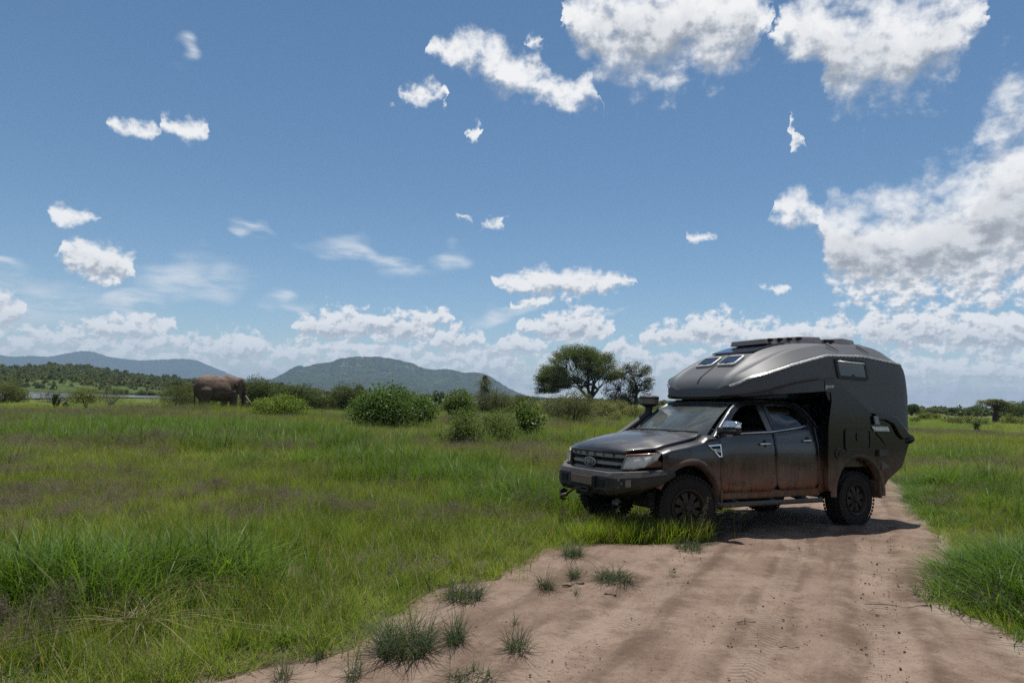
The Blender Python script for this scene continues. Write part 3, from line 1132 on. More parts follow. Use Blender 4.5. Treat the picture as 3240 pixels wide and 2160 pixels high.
M_RED = simple('red_lens', (0.22, 0.012, 0.006), 0.25, coat=0.5)
M_REDLINE = simple('red_pinstripe', (0.10, 0.012, 0.012), 0.4)
M_MIRRORGLASS = simple('mirror_glass', (0.7, 0.72, 0.74), 0.03, metal=1.0, var=0.02)


def mat_glass(name, tint, dust, alpha_mix, spec_rough=0.03, refl=1.4):
    """thin automotive glass: see-through tint, clear reflection, film of dust (on the windscreen also painted sky reflection)"""
    m, N = mat_new(name)
    tc = N.new('ShaderNodeTexCoord').outputs['Object']
    n = N.noise(tc, 2.6, 5.0, 0.65)
    tr = N.new('ShaderNodeBsdfTransparent', {0: (*tint, 1)})
    gl = N.new('ShaderNodeBsdfGlossy', {0: (0.9, 0.93, 0.95, 1), 1: spec_rough})
    fr = N.new('ShaderNodeFresnel', {0: 1.52})
    a = N.new('ShaderNodeMixShader', {0: N.math('MULTIPLY', fr.outputs[0], refl, clamp=True), 1: tr.outputs[0], 2: gl.outputs[0]})
    df = N.new('ShaderNodeBsdfDiffuse', {0: (*dust, 1)})
    b = N.new('ShaderNodeMixShader', {0: N.mapr(n, 0.3, 0.7, alpha_mix * 0.5, alpha_mix), 1: a.outputs[0], 2: df.outputs[0]})
    return finish(m, N, b.outputs[0])


M_WINDSCREEN = mat_glass('windscreen_glass', (0.52, 0.60, 0.58), (0.26, 0.30, 0.29), 0.26, refl=1.1)  # pale film: dust plus a hazy sky reflection put in as colour
M_TINT = mat_glass('tinted_glass', (0.05, 0.055, 0.06), (0.10, 0.10, 0.10), 0.05)
M_CLEAR = mat_glass('side_glass', (0.45, 0.5, 0.48), (0.2, 0.2, 0.2), 0.08)
M_LENS = dusty('lamp_lens', (0.62, 0.60, 0.54), (0.42, 0.37, 0.30), 0.12, 0.0, 2.2, 0.40, coat=0.9, top_dust=0.3)


def smooth_poly(pts, it=2, closed=True):
    p = [Vector(q) for q in pts]
    for _ in range(it):
        o = []
        n = len(p)
        for i in range(n if closed else n - 1):
            a, b = p[i], p[(i + 1) % n]
            o += [a * 0.75 + b * 0.25, a * 0.25 + b * 0.75]
        if not closed:
            o = [p[0]] + o[1:-1] + [p[-1]]
        p = o
    return p


def grid_mesh(name, P, mat, parent, solid=0.0, smooth=True, flip=False):
    """P: array (rows, cols, 3)"""
    n, m, _ = P.shape
    i = np.arange(n - 1)[:, None] * m
    j = np.arange(m - 1)[None, :]
    Q = np.stack([i + j, i + j + 1, i + m + j + 1, i + m + j], -1).reshape(-1, 4)
    if flip:
        Q = Q[:, ::-1]
    me = fast_mesh(name, P.reshape(-1, 3), quad=Q)
    if smooth:
        me.shade_smooth()
    o = link(name, me, mat, parent)
    if solid:
        add_mod(o, 'SOLIDIFY', thickness=solid, offset=-1.0)
    return o


WR = 0.405                    # tyre radius
XR = -3.22                    # rear axle

# body side: y as a function of x, z (left side)
_BY_X = np.array([0.92, 0.84, 0.72, 0.55, 0.35, 0.0, -0.45, -0.7, -1.6, -2.5, -2.62])
_BY_Y = np.array([0.60, 0.72, 0.805, 0.865, 0.905, 0.930, 0.915, 0.905, 0.912, 0.900, 0.895])


def side_y(x, z):
    b = np.interp(x, _BY_X[::-1], _BY_Y[::-1])
    f = np.interp(z, [0.40, 0.52, 0.66, 0.80, 0.95, 1.10, 1.22, 1.33, 1.45], [-0.055, -0.030, 0.006, -0.004, 0.006, 0.004, -0.010, -0.034, -0.062])
    # crease at door-handle height and the swelling over the front arch
    bulge = 0.022 * np.exp(-((x - 0.0) / 0.55) ** 2) * np.exp(-((z - 0.98) / 0.16) ** 2)
    return b + f + bulge


def belt_z(x):
    return np.interp(x, [-2.6, -2.3, -1.5, -1.0, -0.5, -0.34, -0.24, 0.30, 0.42, 0.84], [1.46, 1.425, 1.335, 1.31, 1.29, 1.28, 1.222, 1.125, 1.085, 1.06])


ARCH_F, ARCH_R = 0.505, 0.54


def sill_z(x):
    z = np.full_like(x, 0.50)
    z = np.where(x > 0.30, np.interp(x, [0.3, 0.5, 0.9], [0.80, 0.83, 0.82]), z)
    d = np.abs(x - 0.0)
    arch = 0.435 + np.sqrt(np.maximum(ARCH_F ** 2 - d ** 2, 0))
    z = np.where((d < ARCH_F) & (x <= 0.42), np.maximum(z, arch), z)
    return z


def side_panel(name, xa, xb, nx, nz, mat, parent, sgn=1, lean=0.0, zlo=None, zhi=None, round_low=0.0, out=0.0, solid=0.02):
    s = np.linspace(0, 1, nx)
    s = 0.5 - 0.5 * np.cos(s * math.pi) if nx > 30 else s
    x = xa + (xb - xa) * s
    lo = sill_z(x) if zlo is None else np.full_like(x, zlo)
    hi = belt_z(x) if zhi is None else np.full_like(x, zhi)
    if round_low:
        e = np.minimum(np.abs(x - xa), np.abs(x - xb))
        lo = lo + round_low * np.maximum(0, 1 - e / round_low) ** 2 * 0.8
    T = np.linspace(0, 1, nz)
    Z = lo[None, :] + (hi - lo)[None, :] * T[:, None]
    X = np.broadcast_to(x[None, :], Z.shape) + lean * (Z - 0.9)
    Y = side_y(X, Z) + out
    P = np.stack([X, Y * sgn, Z], -1)
    return grid_mesh(name, P, mat, parent, solid=solid, flip=(sgn > 0) == (xb > xa))


def hood_half(x):
    return np.interp(x, [-0.36, 0.0, 0.35, 0.60, 0.75, 0.866], [0.745, 0.775, 0.775, 0.715, 0.655, 0.590])


def build_fender(T, sg):
    x = np.concatenate([np.linspace(0.43, 0.35, 6, endpoint=False), 0.35 + (-0.515 - 0.35) * (0.5 - 0.5 * np.cos(np.linspace(0, math.pi, 80)))])
    lo, hi = sill_z(x), belt_z(x)
    rows = []
    for t in np.linspace(0, 1, 15):
        z = lo + (hi - 0.045 - lo) * t
        rows.append(np.stack([x + 0.04 * (z - 0.9), side_y(x, z), z], -1))
    ytop = rows[-1][:, 1]
    hw = np.minimum(hood_half(np.maximum(x, -0.36)) + 0.008, ytop - 0.02)
    for t in (0.2, 0.45, 0.7, 1.0):
        rows.append(np.stack([x + 0.04 * (hi - 0.9), ytop + (hw - ytop) * (1 - math.cos(t * math.pi / 2)) ** 0.8, hi - 0.045 + 0.045 * math.sin(t * math.pi / 2)], -1))
    rows.append(np.stack([x + 0.04 * (hi - 0.9), hw - 0.006, hi - 0.05], -1))
    P = np.array(rows)
    P[:, :, 1] *= sg
    grid_mesh('front_fender', P, M_PAINT, T, flip=sg < 0)


def ring_panel(name, outer, inner, mat, parent, thick=0.02, sgn=1):
    """frame between two outlines with equal point counts (x, z); y follows the tumblehome"""
    def pos(p):
        return (p[0], sgn * green_y(p[0], p[1]), p[1])
    n = len(outer)
    vs = [pos(p) for p in outer] + [pos(p) for p in inner]
    fs = [(i, (i + 1) % n, n + (i + 1) % n, n + i) for i in range(n)]
    b = MB()
    b.add(vs, fs)
    o = b.obj(name, mat, parent, smooth=False, recalc=False)
    add_mod(o, 'SOLIDIFY', thickness=thick, offset=0.0)
    return o


def green_y(x, z):
    """side glass plane: leans in towards the roof"""
    zb = float(belt_z(np.array([x]))[0])
    yb = float(side_y(np.array([x]), np.array([zb]))[0])
    t = (z - zb) / (1.78 - zb)
    return yb - 0.012 - 0.195 * max(t, 0) ** 1.15 if t > 0 else yb - 0.012


def pane(name, outline, mat, parent, sgn=1, inset=0.0):
    vs = [(p[0], sgn * (green_y(p[0], p[1]) - inset), p[1]) for p in outline]
    cx = sum(p[0] for p in outline) / len(outline)
    cz = sum(p[1] for p in outline) / len(outline)
    vs.append((cx, sgn * (green_y(cx, cz) - inset), cz))
    n = len(outline)
    b = MB()
    b.add(vs, [(i, (i + 1) % n, n) for i in range(n)])
    return b.obj(name, mat, parent, smooth=True)


def resample_loop(pts, n):
    p = np.array([(q[0], q[1]) for q in pts] + [(pts[0][0], pts[0][1])], float)
    d = np.concatenate([[0], np.cumsum(np.hypot(*np.diff(p, axis=0).T))])
    t = np.linspace(0, d[-1], n, endpoint=False)
    return [(float(np.interp(v, d, p[:, 0])), float(np.interp(v, d, p[:, 1]))) for v in t]


def round_rect(w, h, r, n=4):
    out = []
    for cx, cy, a0 in ((w / 2 - r, h / 2 - r, 0), (-w / 2 + r, h / 2 - r, 90), (-w / 2 + r, -h / 2 + r, 180), (w / 2 - r, -h / 2 + r, 270)):
        for k in range(n + 1):
            a = R_(a0 + 90 * k / n)
            out.append((cx + r * math.cos(a), cy + r * math.sin(a)))
    return out


def build_wheel(name, loc, steer, sgn, parent):
    w = empty(name)
    w.parent = parent
    w.location = loc
    w.rotation_euler = (0, 0, steer)
    ax = Matrix.Rotation(R_(-90 * sgn), 4, 'X')          # lathe axis z -> outward (sgn*y)
    hw = 0.132
    prof = [(0.205, -hw + 0.02), (0.235, -hw + 0.004), (0.30, -hw - 0.004), (0.352, -hw), (0.382, -hw + 0.014), (0.393, -hw + 0.04), (0.396, 0), (0.393, hw - 0.04), (0.382, hw - 0.014), (0.352, hw), (0.30, hw + 0.004), (0.235, hw - 0.004), (0.205, hw - 0.02)]
    b = MB()
    b.lathe(prof, 56, ax)
    # tread blocks: shoulder lugs and two centre rows
    nb = 46
    for k in range(nb):
        a = 2 * math.pi * k / nb
        for (h0, wd, ln, ph, rr) in ((-0.108, 0.062, 0.036, 0.0, 0.387), (0.108, 0.062, 0.036, 0.5, 0.387), (-0.038, 0.058, 0.038, 0.25, 0.395), (0.034, 0.058, 0.038, 0.75, 0.395)):
            aa = a + ph * 2 * math.pi / nb
            rot = Matrix.Rotation(aa, 3, 'Z')
            tilt = Matrix.Rotation(math.copysign(0.5, h0) * (1 if abs(h0) > 0.1 else 0.6) * (0.30 if abs(h0) > 0.1 else 0), 3, 'Y')
            c = rot @ Vector((rr, 0, h0))
            if abs(h0) > 0.1:
                # lug wraps over the shoulder
                q = []
                for (dr, dh) in ((-0.022, math.copysign(0.027, h0)), (0.010, math.copysign(0.012, h0)), (0.013, math.copysign(-0.034, h0)), (-0.02, math.copysign(-0.034, h0))):
                    q.append((rr + dr, h0 + dh))
                vs = []
                for sdy in (-ln / 2, ln / 2):
                    for (r_, h_) in q:
                        vs.append(ax @ Vector(rot @ Vector((r_, sdy, h_))))
                b.add(vs, [(0, 1, 2, 3), (7, 6, 5, 4), (0, 4, 5, 1), (1, 5, 6, 2), (2, 6, 7, 3), (3, 7, 4, 0)])
            else:
                vs = []
                for dz in (-.5, .5):
                    for dx, dy in ((-.5, -.5), (.5, -.5), (.5, .5), (-.5, .5)):
                        vs.append(ax @ Vector(rot @ Vector((rr + dx * 0.022, dy * ln + dz * 0.018, h0 + dz * wd))))
                b.hexa(vs)
    tyre = b.obj('tyre', M_RUBBER, w, smooth=40)
    # steel rim with eight openings
    b = MB()
    b.lathe([(0.222, hw - 0.002), (0.232, hw + 0.006), (0.226, hw + 0.012), (0.208, hw + 0.002), (0.200, hw - 0.03), (0.193, hw - 0.062)], 48, ax)
    b.lathe([(0.196, -hw), (0.196, hw - 0.06)], 48, ax)
    rin, rout, hz = 0.098, 0.176, hw - 0.030
    nseg = 48
    ring = lambda r, h: [ax @ Vector((r * math.cos(2 * math.pi * k / nseg), r * math.sin(2 * math.pi * k / nseg), h)) for k in range(nseg)]
    for (ra, ha, rb, hb) in ((rout, hz, 0.197, hw - 0.055), (0.05, hz + 0.016, rin, hz + 0.012)):
        A, B = ring(ra, ha), ring(rb, hb)
        b.add(A + B, [(k, (k + 1) % nseg, nseg + (k + 1) % nseg, nseg + k) for k in range(nseg)])
    for k in range(nseg):                                   # spokes between the openings
        if k % 6 in (0, 1, 2, 3):
            a0, a1 = 2 * math.pi * k / nseg, 2 * math.pi * (k + 1) / nseg
            k2 = k % 6
            f0 = 0.35 if k2 == 0 else 0.0
            vs = []
            for a in (a0, a1):
                vs.append(ax @ Vector((rin * math.cos(a), rin * math.sin(a), hz + 0.012)))
                vs.append(ax @ Vector((rout * math.cos(a), rout * math.sin(a), hz)))
            b.add(vs, [(0, 1, 3, 2)])
    b.lathe([(0.0, hz + 0.052), (0.040, hz + 0.050), (0.050, hz + 0.036), (0.054, hz + 0.004), (0.062, hz + 0.010)], 24, ax)
    for k in range(6):
        a = 2 * math.pi * (k + 0.3) / 6
        M = ax @ Matrix.Translation((0.076 * math.cos(a), 0.076 * math.sin(a), hz + 0.010))
        b.lathe([(0.0, 0.022), (0.009, 0.022), (0.011, 0.0)], 6, M)
    b.obj('rim', M_RIM, w, smooth=35)
    b = MB()
    b.lathe([(0.0, hz - 0.05), (0.165, hz - 0.05)], 32, ax)
    b.lathe([(0.165, hz - 0.05), (0.165, -0.05)], 32, ax)
    b.obj('brake_drum', M_DARK, w)
    return w


def build_truck():
    T = empty('camper_truck', (TRUCK_XY[0], TRUCK_XY[1], 0.0), (0.0181, -0.0126, TRUCK_TH + math.pi))
    tag(T, 'dusty black pickup truck with dark grey camper body standing across the sand track', 'camper truck')

    # ---- wheels
    for nm, x, y, st in (('wheel', 0.0, 0.80, R_(-14)), ('wheel', 0.0, -0.80, R_(-14)), ('wheel', XR, 0.80, 0), ('wheel', XR, -0.80, 0)):
        build_wheel(nm, (x, y, WR - 0.012), st, 1 if y > 0 else -1, T)

    # ---- body sides: fender, doors, cab corner
    for sg in (1, -1):
        build_fender(T, sg)
        dr = side_panel('front_door', -0.527, -1.548, 26, 16, M_PAINT, T, sg, lean=0.055, zlo=0.555, round_low=0.09, out=0.003)
        rd = side_panel('rear_door', -1.560, -2.425, 26, 16, M_PAINT, T, sg, lean=0.03, zlo=0.565, round_low=0.12, out=0.003)
        side_panel('cab_corner', -2.437, -2.56, 6, 16, M_PAINT, T, sg, lean=0.03)
        b = MB()
        b.prism([(-0.50, sg * 0.875, 0.46), (-2.50, sg * 0.868, 0.46), (-2.50, sg * 0.868, 0.575), (-0.50, sg * 0.875, 0.565)], (0, -sg * 0.10, 0))
        b.obj('sill', M_PAINT, T, bevel=0.02)
        for door, xh, zh in ((dr, -1.345, 1.185), (rd, -2.215, 1.235)):
            yh = float(side_y(np.array([xh]), np.array([zh]))[0])
            b = MB()
            b.tube([(xh + 0.105, sg * (yh + 0.006), zh - 0.006), (xh + 0.075, sg * (yh + 0.038), zh), (xh - 0.075, sg * (yh + 0.038), zh + 0.004), (xh - 0.105, sg * (yh + 0.006), zh + 0.004)], 0.019, 8, flat=0.9)
            h = b.obj('handle', M_CHROME, door, smooth=True)
            b = MB()
            b.lathe([(0.0, 0.004), (0.040, 0.004), (0.048, -0.004)], 20, Matrix.Translation((xh, sg * (yh + 0.004), zh)) @ Matrix.Rotation(R_(-90 * sg), 4, 'X') @ Matrix.Diagonal((1, 1.1, 1, 1)))
            b.obj('handle_recess', M_DARK, door)
        # chrome belt strip
        b = MB()
        pts = []
        for x in np.linspace(-0.78, -2.28, 22):
            z = float(belt_z(np.array([x]))[0]) + 0.012 + (0.05 * max(0, (-2.12 - x) / 0.16) ** 2)
            pts.append((x, sg * (green_y(x, z) + 0.018), z))
        b.tube(pts, 0.011, 6)
        b.obj('belt_trim', M_CHROME, T, smooth=True)
        # fender vent with engine badge
        vy = float(side_y(np.array([-0.4]), np.array([1.08]))[0])
        out = [(-0.285, 1.165), (-0.525, 1.180), (-0.535, 1.015), (-0.475, 1.015)]
        inn = [(-0.325, 1.148), (-0.508, 1.160), (-0.517, 1.032), (-0.482, 1.032)]
        b = MB()
        P3 = lambda p, o: (p[0], sg * (float(side_y(np.array([p[0]]), np.array([p[1]]))[0]) + o), p[1])
        b.add([P3(p, 0.014) for p in out] + [P3(p, 0.014) for p in inn] + [P3(p, -0.004) for p in out], [(i, (i + 1) % 4, 4 + (i + 1) % 4, 4 + i) for i in range(4)] + [(i, (i + 1) % 4, 8 + (i + 1) % 4, 8 + i) for i in range(4)])
        v = b.obj('fender_vent', M_CHROME, T)
        b = MB()
        b.add([P3(p, 0.006) for p in inn], [(0, 1, 2, 3)])
        b.obj('vent_mesh', M_DARK, v)
        b = MB()
        b.add([P3(p, 0.016) for p in ((-0.36, 1.118), (-0.515, 1.122), (-0.516, 1.075), (-0.41, 1.075))], [(0, 1, 2, 3)])
        b.obj('vent_badge', M_ALU, v)
        text_mesh('badge_lettering', '3.2', 0.052, frame_matrix((-0.458, sg * (vy + 0.021), 1.098), (-sg, 0, 0), (0, 0, 1)), M_DARK, v, extrude=0.001)
        # small side lettering on the lower front door
        ly = float(side_y(np.array([-0.83]), np.array([0.70]))[0])
        text_mesh('door_lettering', 'LIMITED', 0.072, frame_matrix((-0.835, sg * (ly + 0.007), 0.665), (-sg, 0, 0), (0, 0, 1)), simple('dull_badge_%d' % (sg + 1), (0.16, 0.125, 0.10), 0.4, metal=0.3), dr, extrude=0.003, space=1.25)

    # ---- hood
    ux = np.linspace(0, 1, 26)
    vy = np.linspace(-1, 1, 31)
    P = np.zeros((26, 31, 3))
    for i, u in enumerate(ux):
        x0 = 0.865 - u * 1.215
        zc = np.interp(x0, [-0.36, -0.05, 0.30, 0.55, 0.70, 0.79, 0.84, 0.866], [1.300, 1.278, 1.232, 1.183, 1.142, 1.100, 1.060, 1.022])
        ze = np.interp(x0, [-0.36, -0.24, 0.30, 0.42, 0.80, 0.866], [1.285, 1.235, 1.128, 1.088, 1.058, 1.022])
        hw = float(hood_half(x0))
        for j, v in enumerate(vy):
            y = v * hw
            edge = abs(v)
            z = zc + (ze - zc) * edge ** 2.6
            # two raised folds running back along the hood
            z += 0.012 * math.exp(-((edge - 0.62) / 0.10) ** 2) * min(1, u * 3)
            sweep = -0.085 * edge ** 2.4 * (1 - u) ** 2
            P[i, j] = (x0 + sweep, y, z)
    hood = grid_mesh('hood', P, M_PAINT, T, solid=0.025, flip=True)
    for x, y in ((-0.17, 0.33), (-0.17, -0.33)):
        MB().box((x, y, 1.297), (0.035, 0.03, 0.018)).obj('washer_jet', M_DARK, hood, bevel=0.005)
    b = MB()
    b.add([(-0.30, -0.78, 1.225), (-0.30, 0.78, 1.225), (-0.34, 0.0, 1.262), (-0.62, -0.80, 1.262), (-0.62, 0.80, 1.262), (-0.62, 0.0, 1.285), (-0.35, 0.80, 1.245), (-0.35, -0.80, 1.245)], [(0, 2, 5, 3), (2, 1, 4, 5), (1, 6, 4), (0, 3, 7)])
    b.obj('cowl', M_DARK, T)
    # inner bulk that closes the engine bay and the floor
    b = MB()
    b.hexa([(0.70, -0.62, 0.52), (0.70, 0.62, 0.52), (-0.45, 0.62, 0.52), (-0.45, -0.62, 0.52), (0.68, -0.50, 1.00), (0.68, 0.50, 1.00), (-0.42, 0.66, 1.20), (-0.42, -0.66, 1.20)])
    b.box((-1.55, 0, 0.55), (2.2, 1.66, 0.12))
    b.box((-1.8, 0.48, 0.50), (4.6, 0.10, 0.16))
    b.box((-1.8, -0.48, 0.50), (4.6, 0.10, 0.16))
    b.tube([(0.0, -0.72, 0.40), (0.0, 0.72, 0.40)], 0.05, 8)
    b.tube([(XR, -0.72, 0.40), (XR, 0.72, 0.40)], 0.055, 8)
    b.lathe([(0.0, -0.14), (0.12, -0.1), (0.15, 0.0), (0.12, 0.1), (0.0, 0.14)], 12, Matrix.Translation((XR, -0.1, 0.40)))
    b.tube([(-0.5, 0.1, 0.48), (XR, -0.1, 0.42)], 0.04, 8)
    b.tube([(0.3, 0.55, 0.62), (0.0, 0.60, 0.36), (-0.35, 0.45, 0.45)], 0.035, 6)
    b.tube([(0.3, -0.55, 0.62), (0.0, -0.60, 0.36), (-0.35, -0.45, 0.45)], 0.035, 6)
    b.box((0.35, 0, 0.50), (0.5, 0.9, 0.10))
    b.obj('chassis', M_DARK, T, bevel=0.01)
    # wheel wells
    for sg in (1, -1):
        for xc, rr, zc in ((0.0, 0.52, 0.435), (XR + 0.02, 0.56, 0.47)):
            prof = [(xc + rr * math.cos(a), zc + rr * math.sin(a)) for a in np.linspace(-0.1, math.pi + 0.1, 20)]
            vs = [(x, sg * 0.86, z) for x, z in prof] + [(x, sg * 0.45, z) for x, z in prof]
            n = len(prof)
            fs = [(i, i + 1, n + i + 1, n + i) for i in range(n - 1)] + [tuple(range(n, 2 * n))]
            MB().add(vs, fs).obj('wheel_well', M_DARK, T)

    # ---- greenhouse
    FO = [(-0.48, 1.285), (-0.66, 1.45), (-0.86, 1.615), (-1.02, 1.708), (-1.20, 1.752), (-1.36, 1.762), (-1.49, 1.765), (-1.555, 1.335), (-1.05, 1.31), (-0.75, 1.297)]
    FI = [(-0.735, 1.325), (-0.78, 1.45), (-0.92, 1.575), (-1.05, 1.655), (-1.20, 1.700), (-1.32, 1.708), (-1.385, 1.695), (-1.435, 1.36), (-1.05, 1.338), (-0.80, 1.325)]
    RO = [(-1.505, 1.765), (-1.75, 1.772), (-2.05, 1.772), (-2.22, 1.752), (-2.36, 1.66), (-2.46, 1.50), (-2.47, 1.447), (-2.2, 1.415), (-1.9, 1.38), (-1.57, 1.34)]
    RI = [(-1.585, 1.715), (-1.78, 1.728), (-2.02, 1.728), (-2.14, 1.712), (-2.235, 1.64), (-2.325, 1.50), (-2.29, 1.455), (-2.15, 1.437), (-1.9, 1.408), (-1.64, 1.370)]
    for sg in (1, -1):
        ring_panel('front_door_frame', FO, FI, M_PAINT, T, 0.022, sg)
        ring_panel('rear_door_frame', RO, RI, M_PAINT, T, 0.022, sg)
        rim = [((p[0] * 0.985 + q[0] * 0.015), (p[1] * 0.985 + q[1] * 0.015)) for p, q in zip(RI, RO)]
        pane('rear_window', RI, M_TINT, T, sg, inset=0.012)
        if sg < 0:
            pane('front_window', FI, M_CLEAR, T, sg, inset=0.012)
        else:
            # near front window is wound down: only its top edge stands in the slot
            b = MB()
            b.tube([(-0.80, green_y(-0.8, 1.335) - 0.015, 1.332), (-1.42, green_y(-1.42, 1.36) - 0.015, 1.362)], 0.006, 6)
            b.obj('lowered_window', M_CLEAR, T)
        # A pillar and roof rail between windscreen and doors
        outer = [(-0.40, 1.262), (-0.50, 1.32), (-0.68, 1.475), (-0.88, 1.64), (-1.04, 1.735), (-1.22, 1.782), (-1.5, 1.797), (-2.05, 1.803), (-2.25, 1.782), (-2.42, 1.68), (-2.545, 1.50), (-2.56, 1.45)]
        inner = [(-0.50, 1.275), (-0.60, 1.38), (-0.74, 1.505), (-0.90, 1.628), (-1.04, 1.705), (-1.22, 1.746), (-1.5, 1.760), (-2.05, 1.765), (-2.23, 1.745), (-2.37, 1.655), (-2.47, 1.495), (-2.48, 1.45)]
        vs, fs = [], []
        for (xo, zo), (xi, zi) in zip(outer, inner):
            yi = green_y(xi, zi) + 0.004
            k = min(1, max(0, (zo - 1.28) / 0.5))
            vs += [(xi, sg * (yi - 0.02), zi - 0.004), (xi, sg * yi, zi), ((xi + xo) / 2, sg * (yi - 0.010), (zi + zo) / 2 + 0.010), (xo - 0.0, sg * (yi - 0.052), zo), (xo - 0.03, sg * (yi - 0.085), zo - 0.028)]
        for i in range(len(outer) - 1):
            for k in range(4):
                fs.append((i * 5 + k, i * 5 + k + 1, (i + 1) * 5 + k + 1, (i + 1) * 5 + k))
        o = MB().add(vs, fs).obj('pillar_and_rail', M_PAINT, T, smooth=True)
    # roof
    P = np.zeros((14, 25, 3))
    for i, u in enumerate(np.linspace(0, 1, 14)):
        x = -1.03 - u * 1.50
        zr = np.interp(x, [-2.53, -2.3, -2.05, -1.5, -1.22, -1.03], [1.60, 1.77, 1.803, 1.797, 1.782, 1.728])
        ye = green_y(x, zr - 0.02) - 0.038
        for j, v in enumerate(np.linspace(-1, 1, 25)):
            crown = np.interp(x, [-2.53, -2.2, -1.3, -1.03], [0.03, 0.045, 0.045, 0.018])
            P[i, j] = (x - 0.05 * (1 - v * v) * max(0, 1 - u * 4) * -1.0 - 0.07 * (1 - v * v) * max(0, 1 - u * 3), v * ye, zr + crown * (1 - abs(v) ** 2.2))
    grid_mesh('cab_roof', P, M_PAINT, T, solid=0.03)
    # windscreen
    P = np.zeros((12, 25, 3))
    for i, u in enumerate(np.linspace(0, 1, 12)):
        for j, v in enumerate(np.linspace(-1, 1, 25)):
            xb, zb, hb = -0.285 - 0.155 * v * v, 1.302 - 0.035 * v * v, 0.735
            xt, zt, ht = -1.10 + 0.075 * v * v, 1.747 - 0.030 * v * v, 0.605
            x = xb + (xt - xb) * u
            z = zb + (zt - zb) * u + 0.030 * math.sin(u * math.pi)
            P[i, j] = (x, v * (hb + (ht - hb) * u), z)
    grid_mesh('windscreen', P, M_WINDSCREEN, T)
    # black band and wipers at the screen's foot
    b = MB()
    b.tube([(-0.30, -0.62, 1.322), (-0.335, 0.0, 1.332), (-0.33, 0.18, 1.333)], 0.010, 6)
    b.lathe([(0.0, 0.03), (0.03, 0.025), (0.035, 0.0)], 10, Matrix.Translation((-0.27, -0.35, 1.305)))
    b.obj('wiper', M_DARK, T, smooth=40)
    b = MB()
    b.tube([(-0.27, 0.05, 1.322), (-0.325, 0.55, 1.328), (-0.36, 0.68, 1.325)], 0.010, 6)
    b.lathe([(0.0, 0.03), (0.03, 0.025), (0.035, 0.0)], 10, Matrix.Translation((-0.27, 0.22, 1.305)))
    b.obj('wiper', M_DARK, T, smooth=40)
    # cabin back wall
    b = MB()
    b.hexa([(-2.56, -0.86, 0.6), (-2.56, 0.86, 0.6), (-2.60, 0.86, 0.6), (-2.60, -0.86, 0.6), (-2.50, -0.66, 1.76), (-2.50, 0.66, 1.76), (-2.54, 0.66, 1.76), (-2.54, -0.66, 1.76)])
    b.obj('cab_back', M_DARK, T)
    # ---- cabin
    b = MB()
    b.hexa([(-0.34, -0.70, 1.05), (-0.34, 0.70, 1.05), (-0.80, 0.76, 1.0), (-0.80, -0.76, 1.0), (-0.40, -0.68, 1.255), (-0.40, 0.68, 1.255), (-0.76, 0.70, 1.225), (-0.76, -0.70, 1.225)])
    b.hexa([(-0.62, 0.16, 1.20), (-0.62, 0.62, 1.20), (-0.78, 0.60, 1.20), (-0.78, 0.18, 1.20), (-0.64, 0.2, 1.295), (-0.64, 0.56, 1.295), (-0.80, 0.54, 1.285), (-0.80, 0.22, 1.285)])
    dash = b.obj('dashboard', M_INT, T, bevel=0.03)
    b = MB()
    b.box((-0.56, 0.02, 1.29), (0.06, 0.12, 0.09))
    b.tube([(-0.56, 0.02, 1.24), (-0.56, 0.02, 1.29)], 0.012, 6)
    b.obj('dash_camera', M_DARK, dash, bevel=0.01)
    Mst = Matrix.Translation((-0.93, 0.38, 1.20)) @ Matrix.Rotation(R_(-62), 4, 'Y')
    b = MB()
    rimpts = [Mst @ Vector((0.185 * math.cos(a), 0.185 * math.sin(a), 0)) for a in np.linspace(0, 2 * math.pi, 29)]
    b.tube(rimpts, 0.016, 8, cap=False)
    for a in (0.0, math.pi, -math.pi / 2):
        b.tube([Mst @ Vector((0, 0, 0)), Mst @ Vector((0.18 * math.cos(a + math.pi / 2), 0.18 * math.sin(a + math.pi / 2), 0))], 0.02, 6)
    b.lathe([(0.0, 0.03), (0.06, 0.025), (0.07, -0.02)], 16, Mst)
    b.obj('steering_wheel', M_INT, T, smooth=True)
    for y, x in ((0.38, -1.42), (-0.38, -1.42), (0.40, -2.22), (-0.40, -2.22), (0.0, -2.22)):
        hwid = 0.25 if x > -2 else 0.20
        b = MB()
        b.hexa([(x + 0.30, y - hwid, 0.72), (x + 0.30, y + hwid, 0.72), (x - 0.15, y + hwid, 0.70), (x - 0.15, y - hwid, 0.70), (x + 0.32, y - hwid, 0.95), (x + 0.32, y + hwid, 0.95), (x - 0.12, y + hwid, 0.90), (x - 0.12, y - hwid, 0.90)])
        b.hexa([(x - 0.10, y - hwid, 0.86), (x - 0.10, y + hwid, 0.86), (x - 0.24, y + hwid, 0.86), (x - 0.24, y - hwid, 0.86), (x - 0.22, y - hwid * 0.8, 1.40), (x - 0.22, y + hwid * 0.8, 1.40), (x - 0.31, y + hwid * 0.8, 1.40), (x - 0.31, y - hwid * 0.8, 1.40)])
        st = b.obj('seat', M_SEAT, T, bevel=0.06)
        b = MB()
        b.hexa([(x - 0.22, y - 0.13, 1.44), (x - 0.22, y + 0.13, 1.44), (x - 0.31, y + 0.13, 1.44), (x - 0.31, y - 0.13, 1.44), (x - 0.24, y - 0.11, 1.62), (x - 0.24, y + 0.11, 1.62), (x - 0.32, y + 0.11, 1.62), (x - 0.32, y - 0.11, 1.62)])
        b.tube([(x - 0.27, y - 0.06, 1.36), (x - 0.27, y - 0.06, 1.48)], 0.008, 6)
        b.tube([(x - 0.27, y + 0.06, 1.36), (x - 0.27, y + 0.06, 1.48)], 0.008, 6)
        b.obj('headrest', M_SEAT, st, bevel=0.03)
    b = MB()
